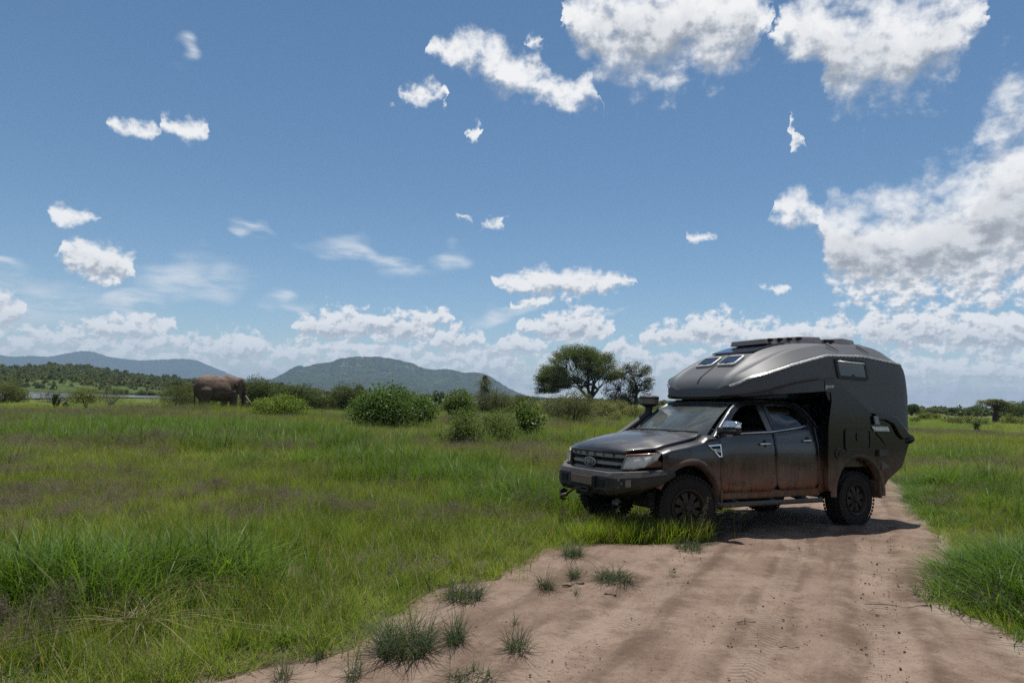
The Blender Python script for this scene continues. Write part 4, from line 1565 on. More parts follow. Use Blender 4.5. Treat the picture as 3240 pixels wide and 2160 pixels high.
    b.box((-1.0, 0.0, 1.655), (0.03, 0.22, 0.07))
    b.box((-1.06, 0.0, 1.70), (0.10, 0.03, 0.03))
    b.obj('inside_mirror', M_DARK, T, bevel=0.012)

    build_front(T)
    build_flares(T)
    build_camper(T)
    build_truck_extras(T)
    return T


def build_front(T):
    # ---- grille
    g = MB()
    g.prism([(0.76, -0.56, 0.79), (0.80, -0.40, 0.77), (0.815, 0.0, 0.77), (0.80, 0.40, 0.77), (0.76, 0.56, 0.79), (0.74, 0.62, 1.035), (0.79, 0.40, 1.045), (0.80, 0.0, 1.05), (0.79, -0.40, 1.045), (0.74, -0.62, 1.035)], (-0.05, 0, 0))
    grille = g.obj('grille', M_DARK, T)

    def bar(z0, z1, hw, lip=0.0):
        b = MB()
        vs = []
        ys = [-hw, -hw * 0.86, -hw * 0.4, 0, hw * 0.4, hw * 0.86, hw]
        for y in ys:
            k = abs(y) / 0.6
            xf = 0.872 - 0.105 * k ** 2.2
            d = 0.010 if abs(y) == hw else 0.0
            vs += [(xf - 0.055, y, z0), (xf - d, y, z0 + 0.010 + d), (xf - d, y, z1 - 0.014 - d), (xf - 0.055, y, z1)]
        fs = []
        for i in range(len(ys) - 1):
            for k in range(3):
                fs.append((i * 4 + k, i * 4 + k + 1, i * 4 + 5 + k, i * 4 + 4 + k))
        fs += [(0, 1, 2, 3), (len(vs) - 4, len(vs) - 1, len(vs) - 2, len(vs) - 3)]
        b.add(vs, fs)
        return b.obj('grille_bar', M_GRILLE, grille, bevel=0.004)
    bar(0.967, 1.045, 0.60)
    bar(0.872, 0.932, 0.545)
    bar(0.780, 0.840, 0.535)
    letters = 'RANGER'
    for i, ch in enumerate(letters):
        y = 0.43 - i * 0.172
        k = abs(y) / 0.6
        text_mesh('grille_letter', ch, 0.062, frame_matrix((0.874 - 0.105 * k ** 2.2, -y, 1.005), (0.12 * np.sign(-y) * k, 1, 0), (0, 0, 1)), M_DARK, grille, extrude=0.002, sx=1.25)
    # oval emblem
    Me = Matrix.Translation((0.868, 0, 0.902)) @ Matrix.Rotation(R_(90), 4, 'Y')
    E = MB().lathe([(0.0, 0.034), (0.052, 0.030), (0.061, 0.022), (0.064, 0.0)], 40, Me @ Matrix.Diagonal((0.95, 2.05, 1, 1))).obj('emblem', M_BLUE, grille, smooth=40)
    MB().lathe([(0.055, 0.024), (0.058, 0.032), (0.0625, 0.030), (0.066, 0.012)], 40, Me @ Matrix.Diagonal((0.95, 2.05, 1, 1))).obj('emblem_rim', M_GRILLE, grille, smooth=True)
    text_mesh('emblem_script', 'Ford', 0.088, frame_matrix((0.904, 0.0, 0.904), (0, 1, 0), (0, 0, 1)), simple('emblem_silver', (0.42, 0.40, 0.37), 0.35, metal=0.5), grille, extrude=0.002, shear=0.25, sx=1.15)

    # ---- headlights
    for sg in (1, -1):
        it, ot, om, ob, ib = (0.775, 0.645, 1.030), (0.425, 0.888, 1.072), (0.500, 0.889, 0.985), (0.66, 0.840, 0.892), (0.825, 0.590, 0.845)
        top = [it, (0.665, 0.775, 1.045), (0.545, 0.850, 1.058), ot]
        bot = [ib, (0.745, 0.745, 0.858), ob, om]
        P = np.zeros((9, 13, 3))
        tp = np.array([np.interp(np.linspace(0, 3, 13), range(4), [p[k] for p in top]) for k in range(3)]).T
        bp = np.array([np.interp(np.linspace(0, 3, 13), range(4), [p[k] for p in bot]) for k in range(3)]).T
        for i, u in enumerate(np.linspace(0, 1, 9)):
            row = bp * (1 - u) + tp * u
            swell = 0.035 * math.sin(math.pi * (0.15 + 0.7 * u)) * np.sin(np.linspace(0.25, math.pi - 0.25, 13))
            row[:, 0] += swell * 0.75
            row[:, 1] += swell * 0.65
            P[i] = row
        P[:, :, 1] *= sg
        hl = grid_mesh('headlight', P, M_LENS, T, solid=0.02, flip=sg < 0)
        # amber band along the top edge
        A = np.zeros((3, 13, 3))
        A[0] = P[7] + np.array([0.006, 0.004 * sg, 0])
        A[1] = P[8] + np.array([0.008, 0.005 * sg, 0.002])
        A[2] = P[8] + np.array([-0.02, 0, 0.004])
        grid_mesh('indicator_lens', A[:, :12], M_AMBER, hl, solid=0.004, flip=sg < 0)
        # divider of the side marker
        b = MB()
        for q in (9, 10):
            b.tube([tuple(P[i, q] + np.array([0.004, 0.004 * sg, 0])) for i in range(0, 9)], 0.005 if q == 9 else 0.003, 6)
        b.tube([tuple(P[i, 0] + np.array([0.004, 0, 0])) for i in range(9)], 0.006, 6)
        b.tube([tuple(P[0, j] + np.array([0.004, 0.003 * sg, 0])) for j in range(13)], 0.005, 6)
        b.obj('lamp_rim', M_GRILLE, hl, smooth=True)
        b = MB()
        for yy, zz, rr in ((0.70, 0.945, 0.055), (0.80, 0.965, 0.045)):
            jx = 0.80 - (yy - 0.6) * 0.75
            b.lathe([(0.0, -0.02), (rr * 0.7, -0.01), (rr, 0.014)], 20, Matrix.Translation((jx + 0.022, yy * sg, zz)) @ Matrix.Rotation(R_(40 * sg), 4, 'Z') @ Matrix.Rotation(R_(90), 4, 'Y'))
        b.obj('reflector', M_CHROME, hl, smooth=True)
        # honeycomb gap between grille and lamp
        b = MB()
        b.prism([(0.775, 0.565 * sg, 0.79), (0.800, 0.600 * sg, 0.835), (0.755, 0.655 * sg, 1.00), (0.745, 0.615 * sg, 1.00)], (-0.03, 0, 0))
        b.obj('lamp_mesh', M_DARK, T)
        # valance panel under the lamp
        b = MB()
        b.prism([(0.70, 0.58 * sg, 0.80), (0.80, 0.60 * sg, 0.838), (0.655, 0.842 * sg, 0.885), (0.49, 0.895 * sg, 0.975), (0.34, 0.905 * sg, 0.90), (0.30, 0.905 * sg, 0.80)], (-0.03, -0.06 * sg, 0))
        b.obj('lamp_valance', M_PAINT, T)

    # ---- steel bumper: half outline, mirrored
    b = MB()
    S = [  # (x, y) stations with z of: bottom, lower crease, upper crease, top front edge, top rear edge (x)
        (1.000, 0.00, 0.500, 0.545, 0.745, 0.802, 0.78), (1.000, 0.52, 0.500, 0.545, 0.745, 0.802, 0.78), (0.960, 0.62, 0.515, 0.560, 0.735, 0.812, 0.74),
        (0.760, 0.885, 0.570, 0.650, 0.770, 0.842, 0.62), (0.520, 0.955, 0.655, 0.700, 0.800, 0.858, 0.45), (0.290, 0.965, 0.790, 0.800, 0.830, 0.868, 0.26)]
    for sg in (1, -1):
        vs, fs = [], []
        for i, (x, y, z0, z1_, z2, z3, xr) in enumerate(S):
            inn = 0.055
            yi = max(0, y - inn) if y > 0 else 0
            vs += [(x - 0.12 if i < 3 else x - 0.05, sg * (y - 0.10 if y > 0.3 else y), z0), (x - 0.028, sg * (y - 0.012 if y > 0.3 else y), z1_ - 0.02), (x, sg * y, z1_ + 0.03), (x, sg * y, z2), (x - 0.035, sg * (y - 0.02 if y > 0.3 else y), z3), (xr, sg * max(0, y - 0.13 if y > 0.3 else y), z3 + 0.004), (xr, sg * max(0, y - 0.13 if y > 0.3 else y), z0 + 0.05)]
        for i in range(len(S) - 1):
            for k in range(6):
                fs.append((i * 7 + k, i * 7 + k + 1, (i + 1) * 7 + k + 1, (i + 1) * 7 + k))
        e = (len(S) - 1) * 7
        fs.append(tuple(range(e, e + 7)))
        b.add(vs, fs)
    bmp = b.obj('bumper', M_STEEL, T, bevel=0.008)
    # openings
    for y0, y1, z0, z1_ in ((0.345, 0.485, 0.615, 0.715), (-0.485, -0.345, 0.615, 0.715)):
        MB().box((1.001, (y0 + y1) / 2, (z0 + z1_) / 2), (0.012, y1 - y0, z1_ - z0)).obj('bumper_opening', M_DARK, bmp)
    for sg in (1, -1):
        for tri in ([(0.36, 0.590), (0.47, 0.590), (0.42, 0.562)], [(0.28, 0.562), (0.36, 0.572), (0.40, 0.540), (0.28, 0.530)], [(0.46, 0.568), (0.485, 0.530), (0.445, 0.536)], [(0.215, 0.565), (0.255, 0.590), (0.255, 0.548)]):
            MB().prism([(1.001 - (0.03 if z < 0.56 else 0.0) * 0.5, sg * y, z) for y, z in tri], (0.006, 0, 0)).obj('bumper_opening', M_DARK, bmp)
    # plate with holder
    b = MB()
    b.box((1.022, 0.04, 0.672), (0.022, 0.545, 0.150))
    pl = b.obj('plate_holder', M_DARK, bmp, bevel=0.006)
    b = MB()
    b.box((1.034, 0.020, 0.680), (0.006, 0.470, 0.110))
    b.obj('number_plate', M_PLATE, pl, bevel=0.006)
    b = MB()
    b.box((1.0345, -0.237, 0.680), (0.006, 0.035, 0.110))
    b.obj('plate_band', simple('plate_blue', (0.02, 0.035, 0.09), 0.5), pl)
    # rollers and hook of the winch
    b = MB()
    b.box((1.012, 0.04, 0.540), (0.05, 0.26, 0.022))
    b.box((1.012, 0.04, 0.585), (0.05, 0.26, 0.018))
    b.tube([(1.03, -0.08, 0.535), (1.03, -0.08, 0.592)], 0.016, 8)
    b.tube([(1.03, 0.16, 0.535), (1.03, 0.16, 0.592)], 0.018, 8)
    b.obj('winch_fairlead', M_STEEL, bmp, smooth=40)
    b = MB()
    b.tube([(1.03, 0.02, 0.565), (1.05, -0.10, 0.545), (1.05, -0.25, 0.475), (1.04, -0.31, 0.44)], 0.016, 8)
    b.tube([(1.04, -0.30, 0.445), (1.06, -0.38, 0.425), (1.05, -0.43, 0.395), (1.03, -0.40, 0.37), (1.03, -0.35, 0.385)], [0.024, 0.026, 0.024, 0.02, 0.015], 8)
    b.obj('winch_hook', simple('rusty_hook', (0.06, 0.035, 0.028), 0.7, bumps=0.2), bmp, smooth=True)
    for sg in (1, -1):
        def face(x, y, z, d):   # a point on the slanted corner facet of the bumper
            return (x, y * sg, z)
        nrm = Vector((0.80, 0.60 * sg, 0))
        ms = simple('sensor_grey_%d' % (sg + 1), (0.10, 0.095, 0.09), 0.5)
        for (t, z) in ((0.18, 0.715), (0.18, 0.640), (0.30, 0.680)):
            p = Vector((0.96 - 0.2 * t, (0.62 + 0.265 * t) * sg, z))
            MB().lathe([(0.0, 0.014), (0.016, 0.013), (0.019, 0.0)], 14, Matrix.Translation(p) @ nrm.to_track_quat('Z', 'Y').to_matrix().to_4x4()).obj('parking_sensor', ms, bmp, smooth=40)
        p = Vector((0.96 - 0.2 * 0.56, (0.62 + 0.265 * 0.56) * sg, 0.690))
        Mf = frame_matrix(p + nrm * 0.006, (-0.6, 0.8 * sg, 0.05), (0, 0, 1))
        b = MB()
        b.add([Mf @ Vector(v) for v in ((-0.034, -0.042, 0), (0.034, -0.042, 0), (0.034, 0.042, 0), (-0.034, 0.042, 0), (-0.034, -0.042, 0.01), (0.034, -0.042, 0.01), (0.034, 0.042, 0.01), (-0.034, 0.042, 0.01))], [(0, 1, 2, 3), (4, 5, 6, 7), (0, 1, 5, 4), (1, 2, 6, 5), (2, 3, 7, 6), (3, 0, 4, 7)])
        b.obj('fog_lamp', simple('fog_lens_%d' % (sg + 1), (0.22, 0.19, 0.15), 0.3, coat=0.4), bmp)
        # tow eye below
        b = MB()
        b.prism([(0.90, 0.60 * sg, 0.50), (0.96, 0.60 * sg, 0.47), (0.97, 0.60 * sg, 0.43), (0.93, 0.60 * sg, 0.41), (0.85, 0.60 * sg, 0.46)], (0, 0.03, 0))
        b.obj('tow_eye', M_STEEL, bmp)
    # small maker's lettering on the corner facet
    p = Vector((0.86, 0.775, 0.800))
    text_mesh('bumper_lettering', 'rival', 0.045, frame_matrix(p + Vector((0.016, 0.02, 0.0)), (-0.6, 0.8, 0.05), (0.25, 0.2, 1)), M_LETTER, bmp, extrude=0.001, sx=1.4)


def build_flares(T):
    for sg in (1, -1):
        # front flare: a lip that follows the arch, with a mud guard at its rear
        for nm, xc, zc, rr, a0, a1, y0 in (('fender_flare', 0.0, 0.435, 0.505, R_(22), R_(188), 0.925), ('rear_flare', XR + 0.02, 0.47, 0.545, R_(-2), R_(184), 0.985)):
            P = np.zeros((5, 34, 3))
            for j, a in enumerate(np.linspace(a0, a1, 34)):
                yy = y0 if nm != 'fender_flare' else float(side_y(np.array([xc + rr * math.cos(a)]), np.array([max(0.5, zc + rr * math.sin(a))]))[0])
                for i, (dr, dy) in enumerate(((-0.035, -0.06), (-0.020, 0.018), (0.0, 0.036), (0.045, 0.024), (0.072, -0.004))):
                    r = rr + dr
                    P[i, j] = (xc + r * math.cos(a), sg * (yy + dy), zc + r * math.sin(a))
            grid_mesh(nm, P, M_PLASTIC, T, smooth=True, flip=sg > 0)
        b = MB()
        b.hexa([(-0.50, sg * 0.955, 0.345), (-0.50, sg * 0.70, 0.345), (-0.52, sg * 0.70, 0.345), (-0.52, sg * 0.955, 0.345), (-0.49, sg * 0.955, 0.60), (-0.49, sg * 0.70, 0.60), (-0.51, sg * 0.70, 0.60), (-0.51, sg * 0.955, 0.60)])
        b.obj('mud_flap', M_PLASTIC, T)
        b = MB()
        b.hexa([(-3.70, sg * 1.0, 0.40), (-3.70, sg * 0.68, 0.40), (-3.72, sg * 0.68, 0.40), (-3.72, sg * 1.0, 0.40), (-3.66, sg * 1.0, 0.66), (-3.66, sg * 0.68, 0.66), (-3.68, sg * 0.68, 0.66), (-3.68, sg * 1.0, 0.66)])
        b.obj('mud_flap', M_PLASTIC, T)
        # side step
        b = MB()
        b.tube([(-0.42, sg * 0.93, 0.43), (-0.46, sg * 0.99, 0.412), (-2.36, sg * 0.99, 0.418), (-2.42, sg * 0.93, 0.43)], [0.036, 0.038, 0.038, 0.034], 12, flat=0.85)
        for x in (-0.8, -1.5, -2.15):
            b.tube([(x, sg * 0.97, 0.42), (x, sg * 0.6, 0.50)], 0.022, 8)
        st = b.obj('side_step', dusty('step_steel_%d' % (sg + 1), (0.02, 0.018, 0.017), (0.17, 0.12, 0.088), 0.55, -0.5, 1.5, 0.75, top_dust=0.7), T, smooth=40)
        # door mirror (the far one is folded away out of sight)
        if sg < 0:
            continue
        m = empty('door_mirror')
        m.parent = T
        b = MB()
        b.hexa([(-0.500, 0.935 * sg, 1.315), (-0.505, 1.185 * sg, 1.320), (-0.625, 1.185 * sg, 1.315), (-0.640, 0.935 * sg, 1.305), (-0.500, 0.935 * sg, 1.385), (-0.520, 1.185 * sg, 1.385), (-0.632, 1.19 * sg, 1.385), (-0.640, 0.935 * sg, 1.385)])
        b.obj('mirror_foot', M_PLASTIC, m, bevel=0.028)
        b = MB()
        b.hexa([(-0.495, 0.935 * sg, 1.385), (-0.518, 1.188 * sg, 1.385), (-0.634, 1.19 * sg, 1.385), (-0.642, 0.935 * sg, 1.385), (-0.535, 0.950 * sg, 1.490), (-0.550, 1.165 * sg, 1.480), (-0.632, 1.165 * sg, 1.480), (-0.640, 0.950 * sg, 1.490)])
        o = b.obj('mirror_cap', M_CHROME, m)
        bevel_obj(o, 0.035, 4)
        o.data.shade_smooth()
        b = MB()
        b.add([(-0.645, 0.95 * sg, 1.33), (-0.645, 1.175 * sg, 1.335), (-0.645, 1.155 * sg, 1.465), (-0.645, 0.955 * sg, 1.470)], [(0, 1, 2, 3)])
        b.obj('mirror_face', M_MIRRORGLASS, m)
        b = MB()
        b.hexa([(-0.525, 1.120 * sg, 1.392), (-0.540, 1.196 * sg, 1.392), (-0.60, 1.200 * sg, 1.392), (-0.57, 1.13 * sg, 1.392), (-0.535, 1.125 * sg, 1.430), (-0.548, 1.190 * sg, 1.425), (-0.60, 1.193 * sg, 1.425), (-0.57, 1.13 * sg, 1.43)])
        b.obj('mirror_indicator', M_LENS, m, bevel=0.008)
        b = MB()
        b.hexa([(-0.50, 0.855 * sg, 1.30), (-0.54, 0.955 * sg, 1.335), (-0.62, 0.955 * sg, 1.335), (-0.68, 0.855 * sg, 1.30), (-0.53, 0.84 * sg, 1.40), (-0.55, 0.955 * sg, 1.40), (-0.61, 0.955 * sg, 1.40), (-0.68, 0.84 * sg, 1.40)])
        b.obj('mirror_arm', M_PLASTIC, m, bevel=0.015)
    # snorkel on the far side
    s = MB()
    s.tube([(-0.05, -0.86, 1.13), (-0.20, -0.885, 1.19), (-0.36, -0.885, 1.27), (-0.56, -0.865, 1.40), (-0.72, -0.845, 1.505), (-0.775, -0.84, 1.56), (-0.79, -0.84, 1.66)], [0.045, 0.055, 0.058, 0.058, 0.058, 0.058, 0.058], 14)
    sn = s.obj('snorkel', M_PLASTIC, T, smooth=40)
    Mc = Matrix.Translation((-0.79, -0.84, 1.655))
    MB().lathe([(0.07, 0.0), (0.10, 0.015), (0.115, 0.030), (0.142, 0.036), (0.146, 0.05)], 32, Mc).obj('bowl_base', M_PLASTIC, sn, smooth=40)
    MB().lathe([(0.144, 0.05), (0.150, 0.125), (0.144, 0.130)], 32, Mc).obj('cyclone_bowl', dusty('clear_dusty_bowl', (0.13, 0.115, 0.095), (0.26, 0.215, 0.165), 0.3, 0.0, 3.0, 0.7, coat=0.4), sn, smooth=40)
    b = MB()
    b.lathe([(0.153, 0.128), (0.155, 0.150), (0.140, 0.170), (0.07, 0.180), (0.0, 0.182)], 32, Mc)
    b.tube([(-0.79, -0.84, 1.83), (-0.79, -0.84, 1.850)], 0.010, 8)
    b.tube([(-0.815, -0.815, 1.866), (-0.79, -0.84, 1.848), (-0.765, -0.865, 1.866)], 0.009, 6)
    b.obj('bowl_cap', M_PLASTIC, sn, smooth=40)


def build_camper(T):
    # widths and heights along the body
    nose = -0.965

    def halfwidth(x):
        return np.interp(-x, [0.965, 0.975, 1.0, 1.06, 1.16, 1.35, 1.7, 2.5, 4.2, 4.42, 4.50], [0.42, 0.50, 0.60, 0.72, 0.83, 0.935, 0.985, 1.0, 0.995, 0.975, 0.94])

    def zred(x):
        return np.interp(-x, [0.965, 1.1, 1.3, 1.84, 2.66], [1.815, 1.828, 1.865, 2.005, 2.13])

    def ztrim(x):
        return np.interp(-x, [0.965, 1.0, 1.15, 1.8, 2.52, 3.36, 4.2, 4.5], [1.93, 1.958, 2.075, 2.28, 2.462, 2.50, 2.44, 2.40])

    def ztop(x):
        return np.interp(-x, [0.965, 0.98, 1.02, 1.13, 1.26, 1.67, 2.0, 2.35, 2.8, 3.6, 4.0, 4.18, 4.30, 4.40, 4.46, 4.52], [1.93, 1.99, 2.07, 2.150, 2.235, 2.490, 2.600, 2.675, 2.715, 2.745, 2.730, 2.655, 2.53, 2.34, 2.14, 1.82])

    xs = -np.array([0.965, 0.975, 1.0, 1.05, 1.12, 1.22, 1.36, 1.52, 1.70, 1.95, 2.2, 2.5, 2.8, 3.15, 3.5, 3.8, 4.02, 4.18, 4.30, 4.39, 4.46, 4.52])
    rows = []
    for x in xs:
        w_, zr, zt, zp = float(halfwidth(x)), float(zred(x)), float(ztrim(x)), float(ztop(x))
        if x < -2.5:                       # behind the cab the shell carries on down behind the black side panel
            zr = 1.30
        zt = min(zt, zp - 0.01)
        yA = min(0.435, w_ * 0.70)
        zA = zp - 0.012
        yB = min(float(np.interp(-x, [1.0, 1.06, 1.4, 1.88, 2.42, 4.0, 4.5], [0.56, 0.62, 0.72, 0.755, 0.785, 0.80, 0.76])), w_ * 0.95)
        zB = float(np.interp(-x, [0.965, 1.0, 1.06, 1.12, 1.40, 1.88, 2.42, 2.80, 3.50, 3.82, 4.2, 4.36, 4.5], [1.932, 1.985, 2.08, 2.125, 2.285, 2.495, 2.625, 2.66, 2.695, 2.69, 2.60, 2.52, 2.42]))
        zB = min(zB, zA - 0.004)
        zt = min(zt, zB - 0.004)
        # hollow flank between the roof edge and the shoulder at the front
        hol = float(np.interp(-x, [1.0, 1.2, 1.6, 2.0, 2.5], [0.0, 0.055, 0.075, 0.045, 0.0]))
        ym, zm = yA * 0.45 + yB * 0.55, min((zA + zB) / 2, zB + 0.01) - hol
        half = [(w_ * 0.97, zr - 0.0), (w_, zr + 0.03), (w_, (zr + zt) / 2), (w_ + 0.006, zt - 0.02), (w_ - 0.012, zt + 0.015), ((w_ * 0.35 + yB * 0.65) + 0.012, zt * 0.4 + zB * 0.6), (yB, zB), (ym, zm), (yA, zA), (yA * 0.5, zp - 0.006), (0.0, zp)]
        full = [(-y, z) for y, z in half[:-1]] + [half[-1]] + [(y, z) for y, z in half[:-1]][::-1]
        rows.append([(x, y, z) for y, z in full])
    P = np.array(rows)
    n, m, _ = P.shape
    V = P.reshape(-1, 3).tolist()
    F = [(i * m + j, i * m + j + 1, (i + 1) * m + j + 1, (i + 1) * m + j) for i in range(n - 1) for j in range(m - 1)]
    # front cap, bottom under the alcove, rear wall
    F.append(tuple(range(0, m)))
    F.append(tuple((n - 1) * m + j for j in range(m))[::-1])
    b = MB()
    b.add(V, F)
    shell = b.obj('camper_shell', M_GREY, T, smooth=True)
    me = shell.data
    cr = me.attributes.get('crease_edge') or me.attributes.new('crease_edge', 'FLOAT', 'EDGE')
    sharp_cols = {3: 0.75, 4: 0.75, m - 4: 0.75, m - 5: 0.75, 6: 0.80, m - 7: 0.80, 8: 0.72, m - 9: 0.72, 0: 1.0, m - 1: 1.0}
    for e in me.edges:
        a, c = e.vertices
        ja, jc, ia, ic = a % m, c % m, a // m, c // m
        v = 0.0
        if ja == jc and ja in sharp_cols:
            v = sharp_cols[ja]
        if ia == ic and ia in (0,):
            v = 0.15
        if ia == ic and ia == n - 1:
            v = 0.35
        cr.data[e.index].value = v
    add_mod(shell, 'SUBSURF', levels=2, render_levels=2)

    # glossy black underside skirt of the alcove
    rows = []
    xs2 = -np.array([0.972, 0.985, 1.02, 1.08, 1.18, 1.36, 1.6, 1.9, 2.2, 2.47, 2.62])
    for x in xs2:
        w_, zr = float(halfwidth(x)), float(zred(x))
        zb = float(np.interp(-x, [0.97, 1.1, 2.62], [1.785, 1.785, 1.83]))
        zl = float(np.interp(-x, [0.97, 1.15, 1.3, 2.62], [1.80, 1.81, 1.835, 1.945]))
        half = [(w_ + 0.006, zr + 0.012), (w_ + 0.008, zl + 0.01), (w_ - 0.03, zl - 0.012), (w_ * 0.80, zb), (0.0, zb)]
        full = [(-y, z) for y, z in half[:-1]] + [half[-1]] + [(y, z) for y, z in half[:-1]][::-1]
        rows.append([(x, y, z) for y, z in full])
    P = np.array(rows)
    n2, m2, _ = P.shape
    F = [(i * m2 + j, i * m2 + j + 1, (i + 1) * m2 + j + 1, (i + 1) * m2 + j) for i in range(n2 - 1) for j in range(m2 - 1)] + [tuple(range(m2))]
    o = MB().add(P.reshape(-1, 3).tolist(), F).obj('alcove_skirt', M_BLACK, T, smooth=35)
    # thin red line between grey and black
    for sg in (1, -1):
        pts = [(x, sg * (float(halfwidth(x)) + 0.007), float(zred(x)) + 0.014) for x in -np.linspace(0.99, 2.66, 30)]
        MB().tube(pts, 0.005, 5).obj('red_line', M_REDLINE, T, smooth=True)

    # black lower body: side outline with wheel arch, pushed right through
    arch = [(XR + 0.02 + 0.545 * math.cos(a), 0.47 + 0.545 * math.sin(a)) for a in np.linspace(R_(176), R_(8), 22)]
    side = [(-2.455, 2.098), (-2.645, 2.128), (-2.705, 2.112), (-3.455, 1.672), (-3.72, 1.655), (-4.06, 1.625), (-4.39, 1.370), (-4.405, 1.22), (-4.22, 0.86), (-3.86, 0.655), (-3.735, 0.50)] + arch + [(-2.64, 0.53), (-2.545, 0.53), (-2.515, 0.60), (-2.50, 1.00), (-2.52, 1.45), (-2.60, 1.82), (-2.58, 1.93), (-2.455, 1.945)]
    for sg in (1, -1):
        b = MB()
        y0 = 1.012
        b.prism([(x, sg * (y0 - 0.05 * max(0, (1.0 - z)) ** 1.2), z) for x, z in side], (0, -sg * 0.13, 0))
        o = b.obj('lower_side', M_BLACK, T, smooth=60)
        bevel_obj(o, 0.035, 4, 20)
        # recessed panel edges: diagonal rib and rear fold
        b = MB()
        b.tube([(-3.60, sg * 1.012, 1.36), (-3.72, sg * 1.010, 1.28), (-3.83, sg * 1.005, 1.17)], [0.014, 0.012, 0.004], 6)
        b.obj('panel_rib', M_BLACK, T, smooth=30)
        b = MB()
        b.hexa([(-3.70, sg * 0.985, 0.82), (-3.70, sg * 1.018, 0.82), (-4.02, sg * 0.99, 0.87), (-4.02, sg * 0.975, 0.87), (-3.74, sg * 0.99, 0.98), (-3.74, sg * 0.998, 0.98), (-3.95, sg * 0.995, 0.905), (-3.95, sg * 0.975, 0.905)])
        b.obj('panel_fold', M_BLACK, T, smooth=30)
        # swept wing piece at the rear
        b = MB()
        b.prism([(x, sg * 1.012, z) for x, z in ((-3.50, 1.66), (-4.06, 1.620), (-4.36, 1.385), (-4.37, 1.305), (-4.22, 1.27), (-4.12, 1.335), (-3.98, 1.50), (-3.80, 1.555), (-3.62, 1.56))], (0, sg * 0.035, 0))
        o = b.obj('rear_wing', M_BLACK, T, smooth=60)
        bevel_obj(o, 0.022, 3, 25)
        # slot with grey insert
        b = MB()
        b.hexa([(-3.535, sg * 1.03, 1.49), (-3.535, sg * 1.052, 1.49), (-3.635, sg * 1.052, 1.49), (-3.635, sg * 1.03, 1.49), (-3.505, sg * 1.03, 1.615), (-3.505, sg * 1.048, 1.615), (-3.60, sg * 1.048, 1.615), (-3.60, sg * 1.03, 1.615)])
        b.obj('wing_slot', simple('slot_grey_%d' % (sg + 1), (0.20, 0.205, 0.21), 0.4, metal=0.4), T)
        # aluminium tread strip and its light edge
        b = MB()
        b.prism([(-3.47, sg * 1.014, 1.462), (-3.86, sg * 1.014, 1.462), (-3.90, sg * 1.014, 1.395), (-3.54, sg * 1.014, 1.395)], (0, sg * 0.014, 0))
        b.obj('tread_strip', M_ALU, T)
        b = MB()
        for k in range(7):
            for zz in (1.41, 1.445):
                b.box((-3.56 - k * 0.046, sg * 1.0285, zz), (0.016, 0.003, 0.006))
        tag(b.obj('tread_slots', M_DARK, T), kind='stuff')
        b = MB()
        b.tube([(-2.78, sg * 1.013, 1.463), (-3.47, sg * 1.013, 1.466)], 0.0045, 5)
        b.obj('panel_seam', simple('seam_dull_%d' % (sg + 1), (0.10, 0.095, 0.05), 0.5), T)
        # tail lamp pod
        b = MB()
        Mt = Matrix.Translation((-4.36, sg * 0.99, 1.255)) @ Matrix.Rotation(R_(-68), 4, 'Y')
        b.lathe([(0.0, -0.10), (0.03, -0.08), (0.062, -0.02), (0.075, 0.06), (0.072, 0.10)], 20, Matrix.Translation((-4.38, sg * 0.985, 1.26)) @ Matrix.Rotation(R_(-70), 4, 'Y'))
        pod = b.obj('tail_lamp', M_BLACK, T, smooth=40)
        MB().lathe([(0.072, 0.10), (0.06, 0.118), (0.0, 0.124)], 20, Matrix.Translation((-4.38, sg * 0.985, 1.26)) @ Matrix.Rotation(R_(-70), 4, 'Y')).obj('tail_lens', M_RED, pod, smooth=True)
        # side marker box
        b = MB()
        b.box((-3.72, sg * 1.02, 1.065), (0.20, 0.05, 0.095))
        b.obj('side_marker', dusty('marker_%d' % (sg + 1), (0.03, 0.028, 0.026), (0.16, 0.11, 0.08), 0.5, 0, 2.0, 0.6, top_dust=0.6), T, bevel=0.008)
        # filler cap
        Mc = Matrix.Translation((-2.74, sg * 1.004, 1.06)) @ Matrix.Rotation(R_(-90 * sg), 4, 'X')
        MB().lathe([(0.082, 0.0), (0.080, 0.014), (0.062, 0.016), (0.058, 0.006), (0.0, 0.006)], 24, Mc).obj('filler_cap', M_PLASTIC, T, smooth=40)
        MB().box((-2.74, sg * 1.018, 1.06), (0.022, 0.02, 0.075)).obj('filler_grip', M_PLASTIC, T, bevel=0.006)
        # luggage hatch with latch
        hx, hz, hw, hh = -3.155, 1.262, 0.585, 0.305
        outl = round_rect(hw, hh, 0.055)
        b = MB()
        inn = round_rect(hw - 0.045, hh - 0.045, 0.042)
        k = len(outl)
        Y = lambda d: sg * (1.012 + d)
        b.add([(hx + p[0], Y(0.018), hz + p[1]) for p in outl] + [(hx + p[0], Y(0.018), hz + p[1]) for p in inn] + [(hx + p[0], Y(-0.004), hz + p[1]) for p in outl] + [(hx + p[0], Y(0.004), hz + p[1]) for p in inn],
              [(i, (i + 1) % k, k + (i + 1) % k, k + i) for i in range(k)] + [(i, (i + 1) % k, 2 * k + (i + 1) % k, 2 * k + i) for i in range(k)] + [(k + i, k + (i + 1) % k, 3 * k + (i + 1) % k, 3 * k + i) for i in range(k)])
        hat = b.obj('luggage_hatch', M_PLASTIC, T, smooth=35)
        b = MB()
        b.prism([(hx + p[0] * 0.99, Y(0.002), hz + p[1] * 0.99) for p in inn], (0, sg * 0.005, 0))
        b.obj('hatch_panel', M_BLACK, hat)
        b = MB()
        b.prism([(hx + p[0], Y(0.004), hz + 0.045 + p[1]) for p in round_rect(0.075, 0.115, 0.02)], (0, sg * 0.016, 0))
